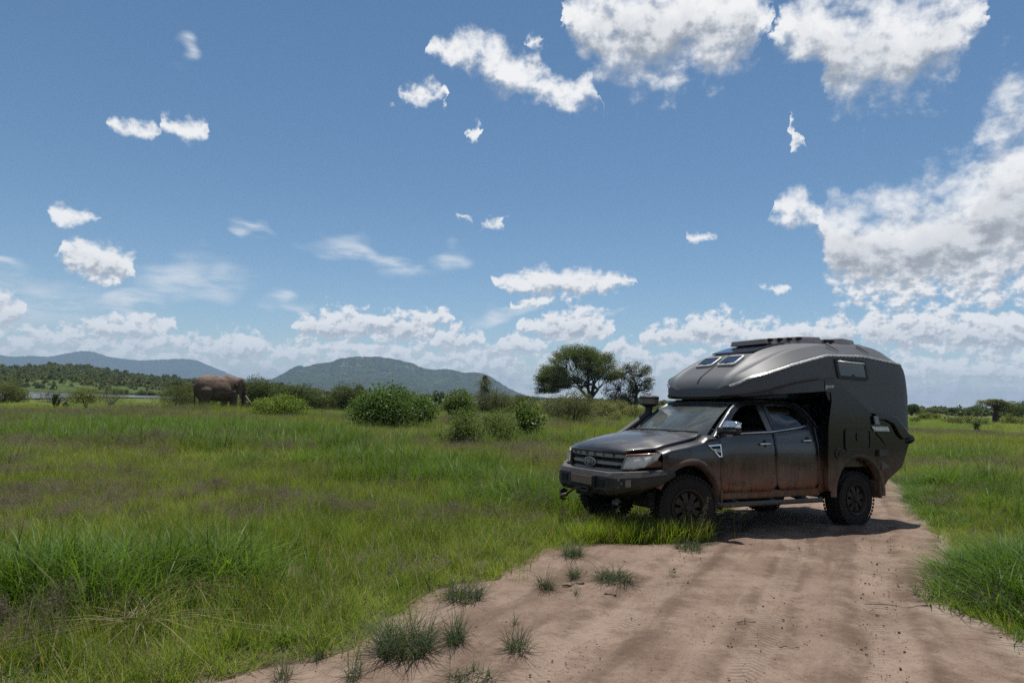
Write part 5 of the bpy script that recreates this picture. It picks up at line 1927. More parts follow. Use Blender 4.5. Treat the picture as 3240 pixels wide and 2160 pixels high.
        b.obj('hatch_latch', M_PLASTIC, hat, bevel=0.004)

        # aluminium rail along the shoulder
        b = MB()
        pts = [(x, sg * (float(halfwidth(x)) + 0.004), float(min(ztrim(x), ztop(x) - 0.02))) for x in -np.concatenate([np.linspace(1.0, 1.7, 12), np.linspace(1.8, 4.28, 22)])]
        vs, fs = [], []
        for (x, y, z) in pts:
            vs += [(x, y, z - 0.020), (x, y + sg * 0.010, z - 0.016), (x, y + sg * 0.011, z - 0.004), (x, y + sg * 0.004, z + 0.000), (x, y + sg * 0.005, z + 0.010), (x, y - sg * 0.008, z + 0.016)]
        for i in range(len(pts) - 1):
            for k_ in range(5):
                fs.append((i * 6 + k_, i * 6 + k_ + 1, (i + 1) * 6 + k_ + 1, (i + 1) * 6 + k_))
        b.add(vs, fs)
        rail = b.obj('shoulder_rail', M_ALU, T, smooth=30)
        b = MB()
        for t in np.linspace(0, len(pts) - 1.01, 46):
            i = int(t)
            p = Vector(pts[i]).lerp(Vector(pts[i + 1]), t - i)
            b.box((p.x, p.y + sg * 0.0125, p.z - 0.012), (0.010, 0.004, 0.010))
        tag(b.obj('rail_screws', M_DARK, rail), kind='stuff')

        # side window
        wx, wz = -3.055, 2.285
        sk = lambda p: (wx + p[0] - (p[1]) * -0.28, p[1] + wz)      # the opening leans back towards its foot
        outl = [sk(p) for p in round_rect(0.70, 0.285, 0.03)]
        inn = [sk((p[0], p[1] - 0.004)) for p in round_rect(0.595, 0.205, 0.025)]
        k = len(outl)
        Y = lambda d: sg * (1.002 + d)
        b = MB()
        b.add([(p[0], Y(0.022), p[1]) for p in outl] + [(p[0], Y(0.022), p[1]) for p in inn] + [(p[0], Y(-0.01), p[1]) for p in outl] + [(p[0], Y(0.006), p[1]) for p in inn],
              [(i, (i + 1) % k, k + (i + 1) % k, k + i) for i in range(k)] + [(i, (i + 1) % k, 2 * k + (i + 1) % k, 2 * k + i) for i in range(k)] + [(k + i, k + (i + 1) % k, 3 * k + (i + 1) % k, 3 * k + i) for i in range(k)])
        win = b.obj('side_window', M_PLASTIC, T, smooth=30)
        b = MB()
        b.prism([(p[0], Y(0.004), p[1]) for p in inn], (0, sg * 0.014, 0))
        o = b.obj('window_pane', dusty('acrylic_pane_%d' % (sg + 1), (0.012, 0.013, 0.014), (0.15, 0.14, 0.13), 0.10, -1, -0.5, 0, coat=0.6, top_dust=0.1), win)
        bevel_obj(o, 0.006, 2)
        b = MB()
        a0, a1 = sk((-0.30, 0.098)), sk((0.30, 0.098))
        b.tube([(a0[0], Y(0.026), a0[1]), (a1[0], Y(0.026), a1[1])], 0.010, 8, flat=1.4)
        b.obj('window_hinge', M_ALU, win, smooth=True)
        c0 = sk((0.0, -0.085))
        MB().box((c0[0], Y(0.021), c0[1]), (0.055, 0.006, 0.018)).obj('window_catch', M_DARK, win)
        # maker's lettering on the black shoulder
        text_mesh('camper_lettering', 'geocar', 0.075, frame_matrix((-2.56, sg * 1.0165, 2.018), (-sg, 0, 0.05), (0, 0, 1)), M_WHITE, T, extrude=0.001, sx=0.92)

    # belly that joins the two sides of the lower body
    b = MB()
    b.hexa([(-2.56, -0.90, 0.86), (-2.56, 0.90, 0.86), (-4.15, 0.90, 0.86), (-4.15, -0.90, 0.86), (-2.60, -0.90, 1.85), (-2.60, 0.90, 1.85), (-4.37, 0.90, 1.40), (-4.37, -0.90, 1.40)])
    b.hexa([(-3.80, -0.9, 0.62), (-3.80, 0.9, 0.62), (-4.19, 0.9, 0.86), (-4.19, -0.9, 0.86), (-3.80, -0.9, 1.0), (-3.80, 0.9, 1.0), (-4.36, 0.9, 1.22), (-4.36, -0.9, 1.22)])
    b.obj('camper_belly', M_BLACK, T)
    b = MB()
    b.box((-3.95, 0.0, 0.56), (0.14, 1.5, 0.10))
    b.tube([(-3.82, 0.55, 0.52), (-4.02, 0.62, 0.55), (-4.06, 0.62, 0.62)], 0.035, 8)
    b.box((-3.80, 0.86, 0.50), (0.10, 0.06, 0.10))
    b.obj('rear_crossmember', M_STEEL, T, bevel=0.012)

    # skylights in the sloping front
    slope = Vector((-0.41, 0, 0.257)).normalized()
    nrm = Vector((slope.z, 0, -slope.x)).normalized()
    nrm = nrm if nrm.z > 0 else -nrm
    for y in (0.222, -0.222):
        c = Vector((-1.44, y, 2.345)) + nrm * 0.0
        Mf = Matrix(((0, slope.x, nrm.x, c.x), (1, slope.y, nrm.y, c.y), (0, slope.z, nrm.z, c.z), (0, 0, 0, 1)))
        outl, inn = round_rect(0.355, 0.275, 0.05), round_rect(0.310, 0.230, 0.038)
        k = len(outl)
        b = MB()
        b.add([Mf @ Vector((p[0], p[1], -0.03)) for p in outl] + [Mf @ Vector((p[0], p[1], 0.030)) for p in outl] + [Mf @ Vector((p[0], p[1], 0.034)) for p in inn] + [Mf @ Vector((p[0], p[1], 0.02)) for p in inn],
              [(r * k + i, r * k + (i + 1) % k, (r + 1) * k + (i + 1) % k, (r + 1) * k + i) for r in range(3) for i in range(k)])
        sky = b.obj('skylight', M_ALU, T, smooth=35)
        MB().prism([Mf @ Vector((p[0], p[1], 0.016)) for p in inn], nrm * 0.010).obj('skylight_pane', M_SOLAR, sky)
        MB().box(Mf @ Vector((0, -0.085, 0.034)), (0.05, 0.06, 0.012)).obj('skylight_catch', M_DARK, sky, bevel=0.004)
    # seam down the middle of the alcove's face
    pts = [(x + 0.004, 0.0, float(ztop(x)) + 0.0) for x in -np.linspace(1.0, 1.66, 16)]
    b = MB()
    b.tube([(-0.972, 0, 1.83)] + pts, 0.007, 6)
    b.obj('front_seam', M_DARK, T, smooth=True)
    # roof: solar panel, two hatch domes with their frames, rear fairing
    b = MB()
    P0 = [(-1.685, -0.41, 2.516), (-1.685, 0.41, 2.516), (-2.02, 0.41, 2.622), (-2.40, 0.41, 2.700), (-2.40, -0.41, 2.700), (-2.02, -0.41, 2.622)]
    b.add(P0 + [(x, y, z - 0.02) for x, y, z in P0], [(0, 1, 2, 5), (5, 2, 3, 4), (6, 11, 8, 7), (11, 10, 9, 8), (0, 6, 7, 1), (1, 7, 8, 2), (2, 8, 9, 3), (3, 9, 10, 4), (4, 10, 11, 5), (5, 11, 6, 0)])
    b.obj('solar_panel', M_SOLAR, T)
    for (x0, x1, zb, nm) in ((-2.02, -3.28, 2.700, 'roof_dome'), (-3.31, -4.10, 2.762, 'roof_dome')):
        z0 = np.interp(-x0, [2.0, 2.9, 3.3, 4.2], [2.665, 2.73, 2.755, 2.765])
        z1_ = np.interp(-x1, [2.0, 2.9, 3.3, 4.2], [2.665, 2.73, 2.755, 2.765])
        xm = x0 + (x1 - x0) * 0.62
        b = MB()
        hw0 = 0.36
        sec = [(x0, z0 - 0.02, z0 + 0.055), (xm, (z0 + z1_) / 2 - 0.02, (z0 + z1_) / 2 + 0.105), (x1 + 0.03, z1_ - 0.02, z1_ + 0.088), (x1, z1_ - 0.02, z1_ + 0.03)]
        vs = []
        for (x, za, zb_) in sec:
            vs += [(x, -hw0, za), (x, -hw0 + 0.03, zb_), (x, hw0 - 0.03, zb_), (x, hw0, za)]
        fs = [(i * 4 + q, i * 4 + q + 1, (i + 1) * 4 + q + 1, (i + 1) * 4 + q) for i in range(3) for q in range(3)] + [(0, 1, 2, 3), (15, 14, 13, 12)]
        b.add(vs, fs)
        d = b.obj('roof_dome', M_ACRYL, T, bevel=0.012)
        b = MB()
        for q in range(4 if x1 < -3 and x0 > -3 else 2):
            t = 0.1 + 0.27 * q
            x = x0 + (x1 - x0) * t * 0.62
            z = z0 + (z1_ - z0) * t
            MB().box((x, hw0 + 0.004, z + 0.030), (0.085, 0.05, 0.045)).obj('dome_hinge', M_DARK, d, bevel=0.012)
    b = MB()
    b.hexa([(-3.95, -0.50, 2.70), (-3.95, 0.50, 2.70), (-4.22, 0.48, 2.60), (-4.22, -0.48, 2.60), (-3.98, -0.46, 2.775), (-3.98, 0.46, 2.775), (-4.16, 0.44, 2.765), (-4.16, -0.44, 2.765)])
    b.obj('rear_fairing', M_GREY, T, bevel=0.015)
    # raised shoulder facets towards the rear roof
    for sg in (1, -1):
        for (xa, xb) in ((-2.72, -2.86), (-3.42, -3.55)):
            b = MB()
            b.tube([(xa, sg * 0.838, 2.655 if xa > -3 else 2.680), (xb, sg * 0.955, 2.545 if xa > -3 else 2.56)], [0.012, 0.004], 6)
            b.obj('roof_facet', M_GREY, T, smooth=True)


def build_truck_extras(T):
    # rubber pads between alcove and cab roof
    for y in (0.35, -0.35):
        MB().box((-1.25, y, 1.815), (0.10, 0.10, 0.05)).obj('roof_pad', M_DARK, T)
    # aerial foot and fuel tank skid
    b = MB()
    b.hexa([(-0.9, -0.2, 0.36), (-0.9, 0.5, 0.36), (-2.2, 0.5, 0.36), (-2.2, -0.2, 0.36), (-0.8, -0.2, 0.52), (-0.8, 0.5, 0.52), (-2.3, 0.5, 0.52), (-2.3, -0.2, 0.52)])
    b.obj('fuel_tank', M_DARK, T, bevel=0.03)


TRUCK = build_truck()

# ------------------------------------------------------------------ foliage
def mat_leaf(name, dark, lite, trans=0.35, rough=0.55, tint=(0.16, 0.17, 0.05), tint_amt=0.3, spec=0.12):
    m, N = mat_new(name)
    geo = N.new('ShaderNodeNewGeometry')
    rnd = geo.outputs['Random Per Island']
    n = N.noise(geo.outputs['Position'], 0.9, 3.0, 0.6)
    c = N.mix(rnd, dark, lite)
    c = N.mix(N.math('MULTIPLY', N.mapr(n, 0.4, 0.7), tint_amt), c, tint)
    p = principled(N, col=c, rough=rough, spec=spec)
    t = N.new('ShaderNodeBsdfTranslucent')
    N.l.new(N.mix(1.0, c, (1.35, 1.35, 0.7), 'MULTIPLY'), t.inputs[0])
    mx = N.new('ShaderNodeMixShader', {0: trans, 1: p.outputs[0], 2: t.outputs[0]})
    return finish(m, N, mx.outputs[0])


def mat_bark(name, a, b):
    m, N = mat_new(name)
    tc = N.new('ShaderNodeTexCoord').outputs['Object']
    n = N.noise(N.vmath('MULTIPLY', tc, (6, 6, 1.2)), 1.6, 5.0, 0.65)
    p = principled(N, col=N.mix(N.mapr(n, 0.3, 0.7), a, b), rough=0.95, spec=0.1)
    N.l.new(bump(N, n, 0.6, 0.03), p.inputs['Normal'])
    return finish(m, N, p.outputs[0])


M_BARK = mat_bark('bark', (0.030, 0.024, 0.019), (0.075, 0.062, 0.050))
M_TWIG = mat_bark('dry_twig', (0.085, 0.075, 0.075), (0.17, 0.15, 0.145))
LEAF = {
    'olive': mat_leaf('leaf_olive', (0.041, 0.057, 0.019), (0.115, 0.135, 0.046)),
    'olive2': mat_leaf('leaf_grey_olive', (0.046, 0.057, 0.027), (0.119, 0.132, 0.061), tint=(0.176, 0.149, 0.081)),
    'olive3': mat_leaf('leaf_pale_olive', (0.074, 0.084, 0.030), (0.182, 0.196, 0.074), tint=(0.230, 0.203, 0.081)),
    'dark': mat_leaf('leaf_dark', (0.027, 0.046, 0.018), (0.068, 0.097, 0.035), tint_amt=0.1),
    'dark2': mat_leaf('leaf_hedge', (0.027, 0.046, 0.016), (0.092, 0.119, 0.041), tint=(0.162, 0.162, 0.054), tint_amt=0.25),
    'yellow': mat_leaf('leaf_yellowish', (0.068, 0.084, 0.022), (0.182, 0.203, 0.054)),
    'yellow2': mat_leaf('leaf_yellow_green', (0.054, 0.088, 0.016), (0.176, 0.250, 0.041), tint=(0.230, 0.270, 0.041)),
    'glossy': mat_leaf('leaf_glossy', (0.022, 0.049, 0.011), (0.092, 0.159, 0.032), rough=0.5, tint=(0.121, 0.189, 0.041), tint_amt=0.3, spec=0.15),
    'leafy': mat_leaf('leaf_broad', (0.034, 0.061, 0.016), (0.108, 0.155, 0.041), rough=0.4),
    'leafy2': mat_leaf('leaf_bright', (0.027, 0.057, 0.014), (0.115, 0.169, 0.041), rough=0.4, tint=(0.162, 0.203, 0.054)),
    'twig': mat_leaf('leaf_thin', (0.047, 0.061, 0.024), (0.128, 0.149, 0.054)),
    'twig2': mat_leaf('leaf_thicket', (0.047, 0.074, 0.022), (0.142, 0.189, 0.057)),
    'far': mat_leaf('leaf_far', (0.035, 0.057, 0.022), (0.081, 0.115, 0.041), tint_amt=0.15),
    'far2': mat_leaf('leaf_far_pale', (0.061, 0.078, 0.041), (0.128, 0.155, 0.074)),
    'acacia': mat_leaf('leaf_acacia', (0.036, 0.056, 0.016), (0.098, 0.128, 0.038), trans=0.4, tint=(0.125, 0.13, 0.036)),
    'tree2': mat_leaf('leaf_brownish', (0.032, 0.043, 0.016), (0.095, 0.103, 0.041), tint=(0.135, 0.088, 0.041), tint_amt=0.45),
}


def leaf_quads(C, size, rng, aspect=0.5, up=0.35, jitter=0.35, dirs=None):
    """diamond leaves at centres C: returns vertices and quads"""
    n = len(C)
    d = rng.normal(size=(n, 3)) if dirs is None else dirs + rng.normal(size=(n, 3)) * jitter
    d[:, 2] *= 0.7
    d /= np.linalg.norm(d, axis=1)[:, None] + 1e-9
    nr = rng.normal(size=(n, 3))
    nr[:, 2] = np.abs(nr[:, 2]) + up * 2.5
    s = np.cross(d, nr)
    s /= np.linalg.norm(s, axis=1)[:, None] + 1e-9
    up_ = np.cross(s, d)
    L = size * rng.uniform(0.6, 1.35, n)[:, None]
    w = L * aspect * 0.5
    base = C - d * L * 0.5
    tip = C + d * L * 0.5 - up_ * L * 0.12
    mid = C + up_ * L * 0.06
    V = np.stack([base, mid - s * w, tip, mid + s * w], 1).reshape(-1, 3)
    Q = (np.arange(n) * 4)[:, None] + np.arange(4)[None, :]
    return V, Q


def lobes_points(n, w, h, rng, nl=14, flat=1.0, base=0.08, seed=0, shell=0.55, top=None):
    """points in a lumpy bush crown that stands on the ground: width w, height h"""
    cs, rs = [], []
    for k in range(nl):
        a = rng.uniform(0, 2 * math.pi)
        rad = math.sqrt(rng.uniform(0, 1)) * 0.36 * w
        env = math.sqrt(max(0.05, 1 - (rad / (0.5 * w)) ** 2))
        zz = rng.uniform(0.25, 0.78) * h * env
        cs.append((rad * math.cos(a), rad * math.sin(a), zz))
        rs.append(rng.uniform(0.15, 0.27) * min(w, h * 1.5) * (0.75 + 0.5 * env))
    cs, rs = np.array(cs), np.array(rs)
    k = rng.choice(nl, n, p=rs ** 2 / (rs ** 2).sum())
    v = rng.normal(size=(n, 3))
    v /= np.linalg.norm(v, axis=1)[:, None]
    r = rs[k] * rng.uniform(shell ** 3, 1.0, n) ** (1 / 3) * (1 + 0.10 * rng.normal(size=n))
    P = cs[k] + v * r[:, None] * np.array([1, 1, 0.85 * flat])
    P[:, 2] = np.clip(P[:, 2], base * h * rng.uniform(0, 1, n), None)
    mz = np.percentile(P[:, 2], 99.2)
    P[:, 2] *= h / mz
    mw = np.percentile(np.abs(P[:, :2]), 98.8)
    P[:, :2] *= (w / 2) / mw
    return P, cs * np.array([(w / 2) / mw, (w / 2) / mw, h / mz])


def stems(b, targets, rng, r0, base_spread=0.12, wig=0.12, n=5):
    for t in targets:
        t = Vector(t)
        p0 = Vector((rng.uniform(-1, 1) * base_spread, rng.uniform(-1, 1) * base_spread, -0.05))
        pts = [p0]
        for k in range(1, n):
            f = k / (n - 1)
            q = p0.lerp(t, f)
            q.z = p0.z + (t.z - p0.z) * f ** 0.85
            q += Vector(rng.normal(size=3)) * wig * t.length * 0.25 * math.sin(f * math.pi)
            pts.append(q)
        b.tube(pts, [r0 * (1 - 0.75 * k / (n - 1)) for k in range(n)], 5, cap=False)


def foliage_obj(name, V, Q, mat, parent):
    me = fast_mesh(name, V, quad=Q)
    return link(name, me, mat, parent)


VEG = [
    ('bush', -47.04, 63.62, 3.35, 2.31, 'olive', 'olive bush cut by the left edge of the picture, nearest the river') ,
    ('bush', -54.24, 75.67, 2.41, 1.9, 'olive', 'smaller olive bush leaning on the bush at the left picture edge') ,
    ('bush', -216.38, 305.0, 4.25, 3.32, 'dark', 'small dark bush on the far river bank above the leftmost bushes') ,
    ('bush', -205.89, 300.0, 4.46, 3.21, 'dark', 'round dark bush standing alone on the far river bank') ,
    ('dry_bush', -51.37, 77.5, 3.46, 1.58, 'dry', 'grey leafless bush of dry twigs beside the river') ,
    ('bush', -41.61, 66.99, 2.68, 1.68, 'yellow', 'yellowish green bush just right of the grey leafless bush') ,
    ('bush', -36.55, 62.82, 2.68, 1.87, 'twig', 'thin olive bush with bare twigs between the yellowish bush and the round bush') ,
    ('sapling', -29.71, 44.93, 0.54, 1.17, 'leafy', 'tallest leafy sapling in the grass before the grey leafless bush') ,
    ('sapling', -30.48, 47.1, 0.66, 0.88, 'leafy', 'thin forked sapling right of the tallest leafy sapling') ,
    ('sapling', -27.63, 44.66, 0.37, 0.66, 'leafy', 'short stub of a sapling below the yellowish green bush') ,
    ('weed', -17.54, 29.03, 0.46, 0.49, 'leafy', 'dark leafy weed standing alone in the left meadow') ,
    ('bush', -29.48, 60.2, 3.83, 2.18, 'olive', 'round olive bush left of the elephant') ,
    ('tree', -73.27, 150.0, 4.46, 4.38, 'dark', 'dark rounded tree behind the round bush left of the elephant') ,
    ('tree', -72.43, 155.0, 3.02, 3.77, 'dark', 'small dark tree between the round bush and the elephant') ,
    ('bush', -162.99, 285.0, 5.31, 2.17, 'olive', 'low bush on the far bank above the thin twiggy bush') ,
    ('bush', -144.62, 272.0, 8.95, 1.82, 'olive', 'flat bush on the far bank between the twiggy bush and the round bush') ,
    ('bush', -21.72, 59.59, 3.59, 2.93, 'dark2', 'tall bush of the hedge right behind the elephant head') ,
    ('bush', -21.44, 64.0, 3.16, 2.36, 'dark2', 'hedge bush above the left half of the yellow green shrub') ,
    ('bush', -19.27, 63.07, 3.6, 2.46, 'dark2', 'hedge bush above the right half of the yellow green shrub') ,
    ('bush', -17.17, 63.02, 2.97, 1.81, 'dark2', 'lowest bush in the dip of the dark hedge') ,
    ('bush', -15.64, 65.09, 3.71, 2.6, 'dark2', 'rounded hedge bush left of the big glossy bush') ,
    ('bush', -13.75, 64.67, 2.48, 1.98, 'olive', 'olive hedge bush touching the left side of the big glossy bush') ,
    ('tree', -20.96, 95.0, 1.94, 2.88, 'dark', 'dark tree top looking over the hedge left of the big glossy bush') ,
    ('shrub', -14.78, 44.61, 3.56, 1.49, 'yellow2', 'low yellow green shrub in front of the hedge right of the elephant') ,
    ('big_bush', -5.74, 33.58, 4.18, 2.09, 'glossy', 'big dark glossy green bush in the middle of the meadow') ,
    ('bush', -7.87, 75.65, 1.55, 2.25, 'dark', 'narrow dark bush right behind the big glossy bush') ,
    ('bush', -3.09, 44.84, 2.29, 2.12, 'leafy2', 'bright leafy bush between the big glossy bush and the tall shrub') ,
    ('tall_shrub', -1.74, 65.73, 4.15, 3.79, 'olive2', 'tall grey green shrub with a narrow top below the mountain foot') ,
    ('bush', 0.6, 70.78, 2.48, 2.04, 'olive', 'olive bush leaning on the right of the tall shrub') ,
    ('thicket', -1.57, 21.58, 1.5, 1.34, 'twig2', 'thin light green thicket of twigs and grass left of the leafy clump') ,
    ('thicket', -0.43, 24.26, 1.92, 1.31, 'twig2', 'tangled thorny thicket between the light thicket and the leafy clump') ,
    ('bush', 0.78, 26.44, 1.45, 1.55, 'leafy2', 'dark leafy clump left of the truck hood') ,
    ('bush', 4.18, 45.63, 3.2, 2.37, 'olive2', 'grey olive shrub with dry twigs under the acacia crown') ,
    ('bush', 3.87, 60.72, 2.2, 1.86, 'olive2', 'small shrub left of the grey olive shrub under the acacia') ,
    ('bush', 7.56, 66.06, 2.03, 1.53, 'olive', 'low bush at the foot of the acacia trunk') ,
    ('bush', 8.26, 60.93, 3.07, 1.76, 'olive3', 'pale olive bush right of the acacia trunk') ,
    ('bush', 11.28, 69.51, 3.12, 1.81, 'olive3', 'pale olive bush in front of the smaller tree') ,
    ('bush', 11.16, 59.93, 2.37, 1.34, 'olive3', 'pale olive bush beside the snorkel of the truck') ,
    ('bush', 7.86, 51.66, 1.7, 0.91, 'olive3', 'lowest pale bush in front of the row below the smaller tree') ,
    ('tree', 7.41, 400.0, 9.29, 4.14, 'far', 'tiny far umbrella tree left of the acacia') ,
    ('tree', 15.29, 430.0, 5.99, 3.52, 'far', 'tiny far tree just left under the acacia crown') ,
    ('tree', 96.59, 165.0, 3.37, 2.9, 'far', 'green tree peeping out behind the rear of the camper') ,
    ('tree', 139.39, 225.0, 5.64, 1.87, 'far', 'dark tree group end right of the camper') ,
    ('tree', 147.27, 230.0, 6.62, 2.1, 'far', 'dark rounded tree left of the small blue hill') ,
    ('tree', 141.33, 215.0, 7.39, 2.48, 'far', 'dark tree in front of the small blue hill') ,
    ('tree', 147.93, 218.0, 4.05, 2.72, 'far', 'round dark tree right in front of the small blue hill') ,
    ('tree', 154.33, 222.0, 3.51, 2.11, 'far2', 'pale tree left of the fat trunked tree') ,
    ('bush', 53.81, 80.88, 4.43, 1.13, 'olive', 'wide low dark bush left of the fat trunked tree') ,
    ('bush', 60.9, 99.8, 3.06, 1.21, 'yellow', 'low yellowish bush behind the road right of the camper') ,
    ('bush', 49.78, 84.01, 1.38, 0.7, 'olive', 'small bush close to the rear of the camper') ,
    ('bush', 64.26, 87.05, 3.4, 1.37, 'yellow', 'low yellowish bush right of the fat trunked tree') ,
    ('tree', 87.5, 120.0, 4.79, 3.38, 'far', 'mid green tree behind the fat trunked tree') ,
    ('tree', 94.03, 125.0, 4.06, 3.76, 'far', 'green tree cut by the right edge of the picture') ,
    ('sapling', 33.65, 49.57, 0.69, 1.01, 'leafy', 'single leafy sapling in the right meadow below the dark trees') ,
]


# leaf length, leaf count per square metre of crown face, lobes, bare twigs
KIND = {'olive': (0.115, 1150, 18, 4), 'olive2': (0.115, 950, 20, 7), 'olive3': (0.12, 1000, 16, 3), 'dark': (0.15, 900, 14, 2), 'dark2': (0.13, 1150, 24, 3), 'yellow': (0.115, 1000, 16, 3), 'yellow2': (0.125, 1300, 22, 2),
        'glossy': (0.125, 1700, 30, 5), 'leafy': (0.11, 900, 8, 3), 'leafy2': (0.12, 1300, 16, 4), 'twig': (0.10, 520, 18, 14), 'twig2': (0.085, 1700, 22, 16), 'far': (0.36, 220, 14, 2), 'far2': (0.36, 200, 12, 2), 'dry': (0.1, 0, 16, 60)}



def build_plants():
    for i, (nm, x, y, w, h, kind, label) in enumerate(VEG):
        rng = np.random.default_rng(1000 + i)
        ls, dens, nl, ntw = KIND[kind]
        D = math.hypot(x, y)
        ls = ls * max(1.0, min(3.2, D / 62.0) ** 0.8) if kind not in ('far', 'far2') else ls * max(0.7, D / 230.0)
        t = empty(nm, (x, y, z1(x, y) - 0.03))
        cat = {'dry_bush': 'bush', 'tall_shrub': 'shrub', 'big_bush': 'bush'}.get(nm, nm)
        grp = {'bush': 'bushes of the savanna', 'tree': 'far trees of the plain', 'sapling': 'saplings in the grass', 'thicket': 'thickets beside the truck'}.get(cat)
        tag(t, label, cat, grp)
        n = int(dens * w * h * max(0.25, min(1.0, (50.0 / D) ** 1.1)) * (1.0 if kind not in ('far', 'far2') else 3.5))
        n = max(160, min(n, 14000)) if dens else 0
        P, cs = lobes_points(max(n, 50), w, h, rng, nl, shell=0.45 if kind in ('twig', 'twig2') else 0.6)
        if nm == 'tall_shrub':      # narrow crown that stands up on the left
            k = rng.uniform(size=len(P)) < 0.33
            zt_ = rng.uniform(0.35, 1.0, k.sum())
            wz = 0.95 * (1.12 - zt_) * (1 + 0.5 * np.sin(zt_ * 17))
            P[k] = np.stack([-0.75 + rng.normal(0, 1, k.sum()) * wz, rng.normal(0, 1, k.sum()) * wz, zt_ * h], -1)
            P[~k, 2] *= 0.66
        if nm == 'sapling' or nm == 'weed':
            P[:, :2] *= (0.35 + 0.65 * np.clip(P[:, 2:3] / h, 0, 1))
        if kind in ('far', 'far2', 'dark') and nm == 'tree':
            lift = 0.22 * h
            P[:, 2] = lift + P[:, 2] * (h - lift) / h
        if n:
            d = P - np.array([0, 0, h * 0.25])
            V, Q = leaf_quads(P, ls, rng, aspect=0.55 if kind not in ('twig', 'twig2', 'olive', 'olive2') else 0.42, dirs=d / (np.linalg.norm(d, axis=1)[:, None] + 1e-6), jitter=0.8)
            foliage_obj('crown', V, Q, LEAF[kind], t)
        b = MB()
        tg = [c for c in cs[:max(3, min(len(cs), 7))]]
        stems(b, tg, rng, 0.035 * max(w, h) / 2.2 if kind not in ('far', 'far2') else 0.05 * h)
        if ntw:
            q = P[rng.choice(len(P), ntw)] * np.array([1.06, 1.06, 1.06])
            stems(b, q, rng, 0.012 * max(1, D / 60.0), base_spread=0.3 * w, wig=0.5, n=6)
        if kind == 'dry':
            for k in range(150):
                p = Vector(P[rng.integers(len(P))])
                dd = Vector(rng.normal(size=3)) * 0.45
                b.tube([p * 0.92, p + dd * 0.5, p + dd + Vector((0, 0, 0.05))], [0.018, 0.013, 0.008], 4, cap=False)
        b.obj('stems', M_TWIG if kind in ('dry', 'twig') else M_BARK, t, smooth=True, recalc=False)
    # one thin dead branch that reaches out of the big bush
    root = [o for o in COL.objects if o.name.startswith('big_bush')][0]
    b = MB()
    b.tube([(-1.7, -0.4, 0.75), (-2.4, -0.6, 0.95), (-3.0, -0.6, 0.98), (-3.35, -0.6, 1.12)], [0.02, 0.018, 0.014, 0.008], 5)
    b.tube([(-3.0, -0.6, 0.98), (-3.3, -0.5, 0.85), (-3.45, -0.5, 0.86)], [0.012, 0.01, 0.006], 5)
    b.obj('dead_branch', M_BARK, root, smooth=True)


def limb(b, p0, p1, r0, r1, rng, wig=0.1, n=6, sag=0.0):
    p0, p1 = Vector(p0), Vector(p1)
    pts, rs = [], []
    L = (p1 - p0).length
    for k in range(n):
        f = k / (n - 1)
        q = p0.lerp(p1, f) + Vector(rng.normal(size=3)) * wig * L * 0.18 * math.sin(f * math.pi)
        q.z += sag * L * math.sin(f * math.pi)
        pts.append(q)
        rs.append(r0 + (r1 - r0) * f)
    b.tube(pts, rs, 7, cap=False)
    return pts


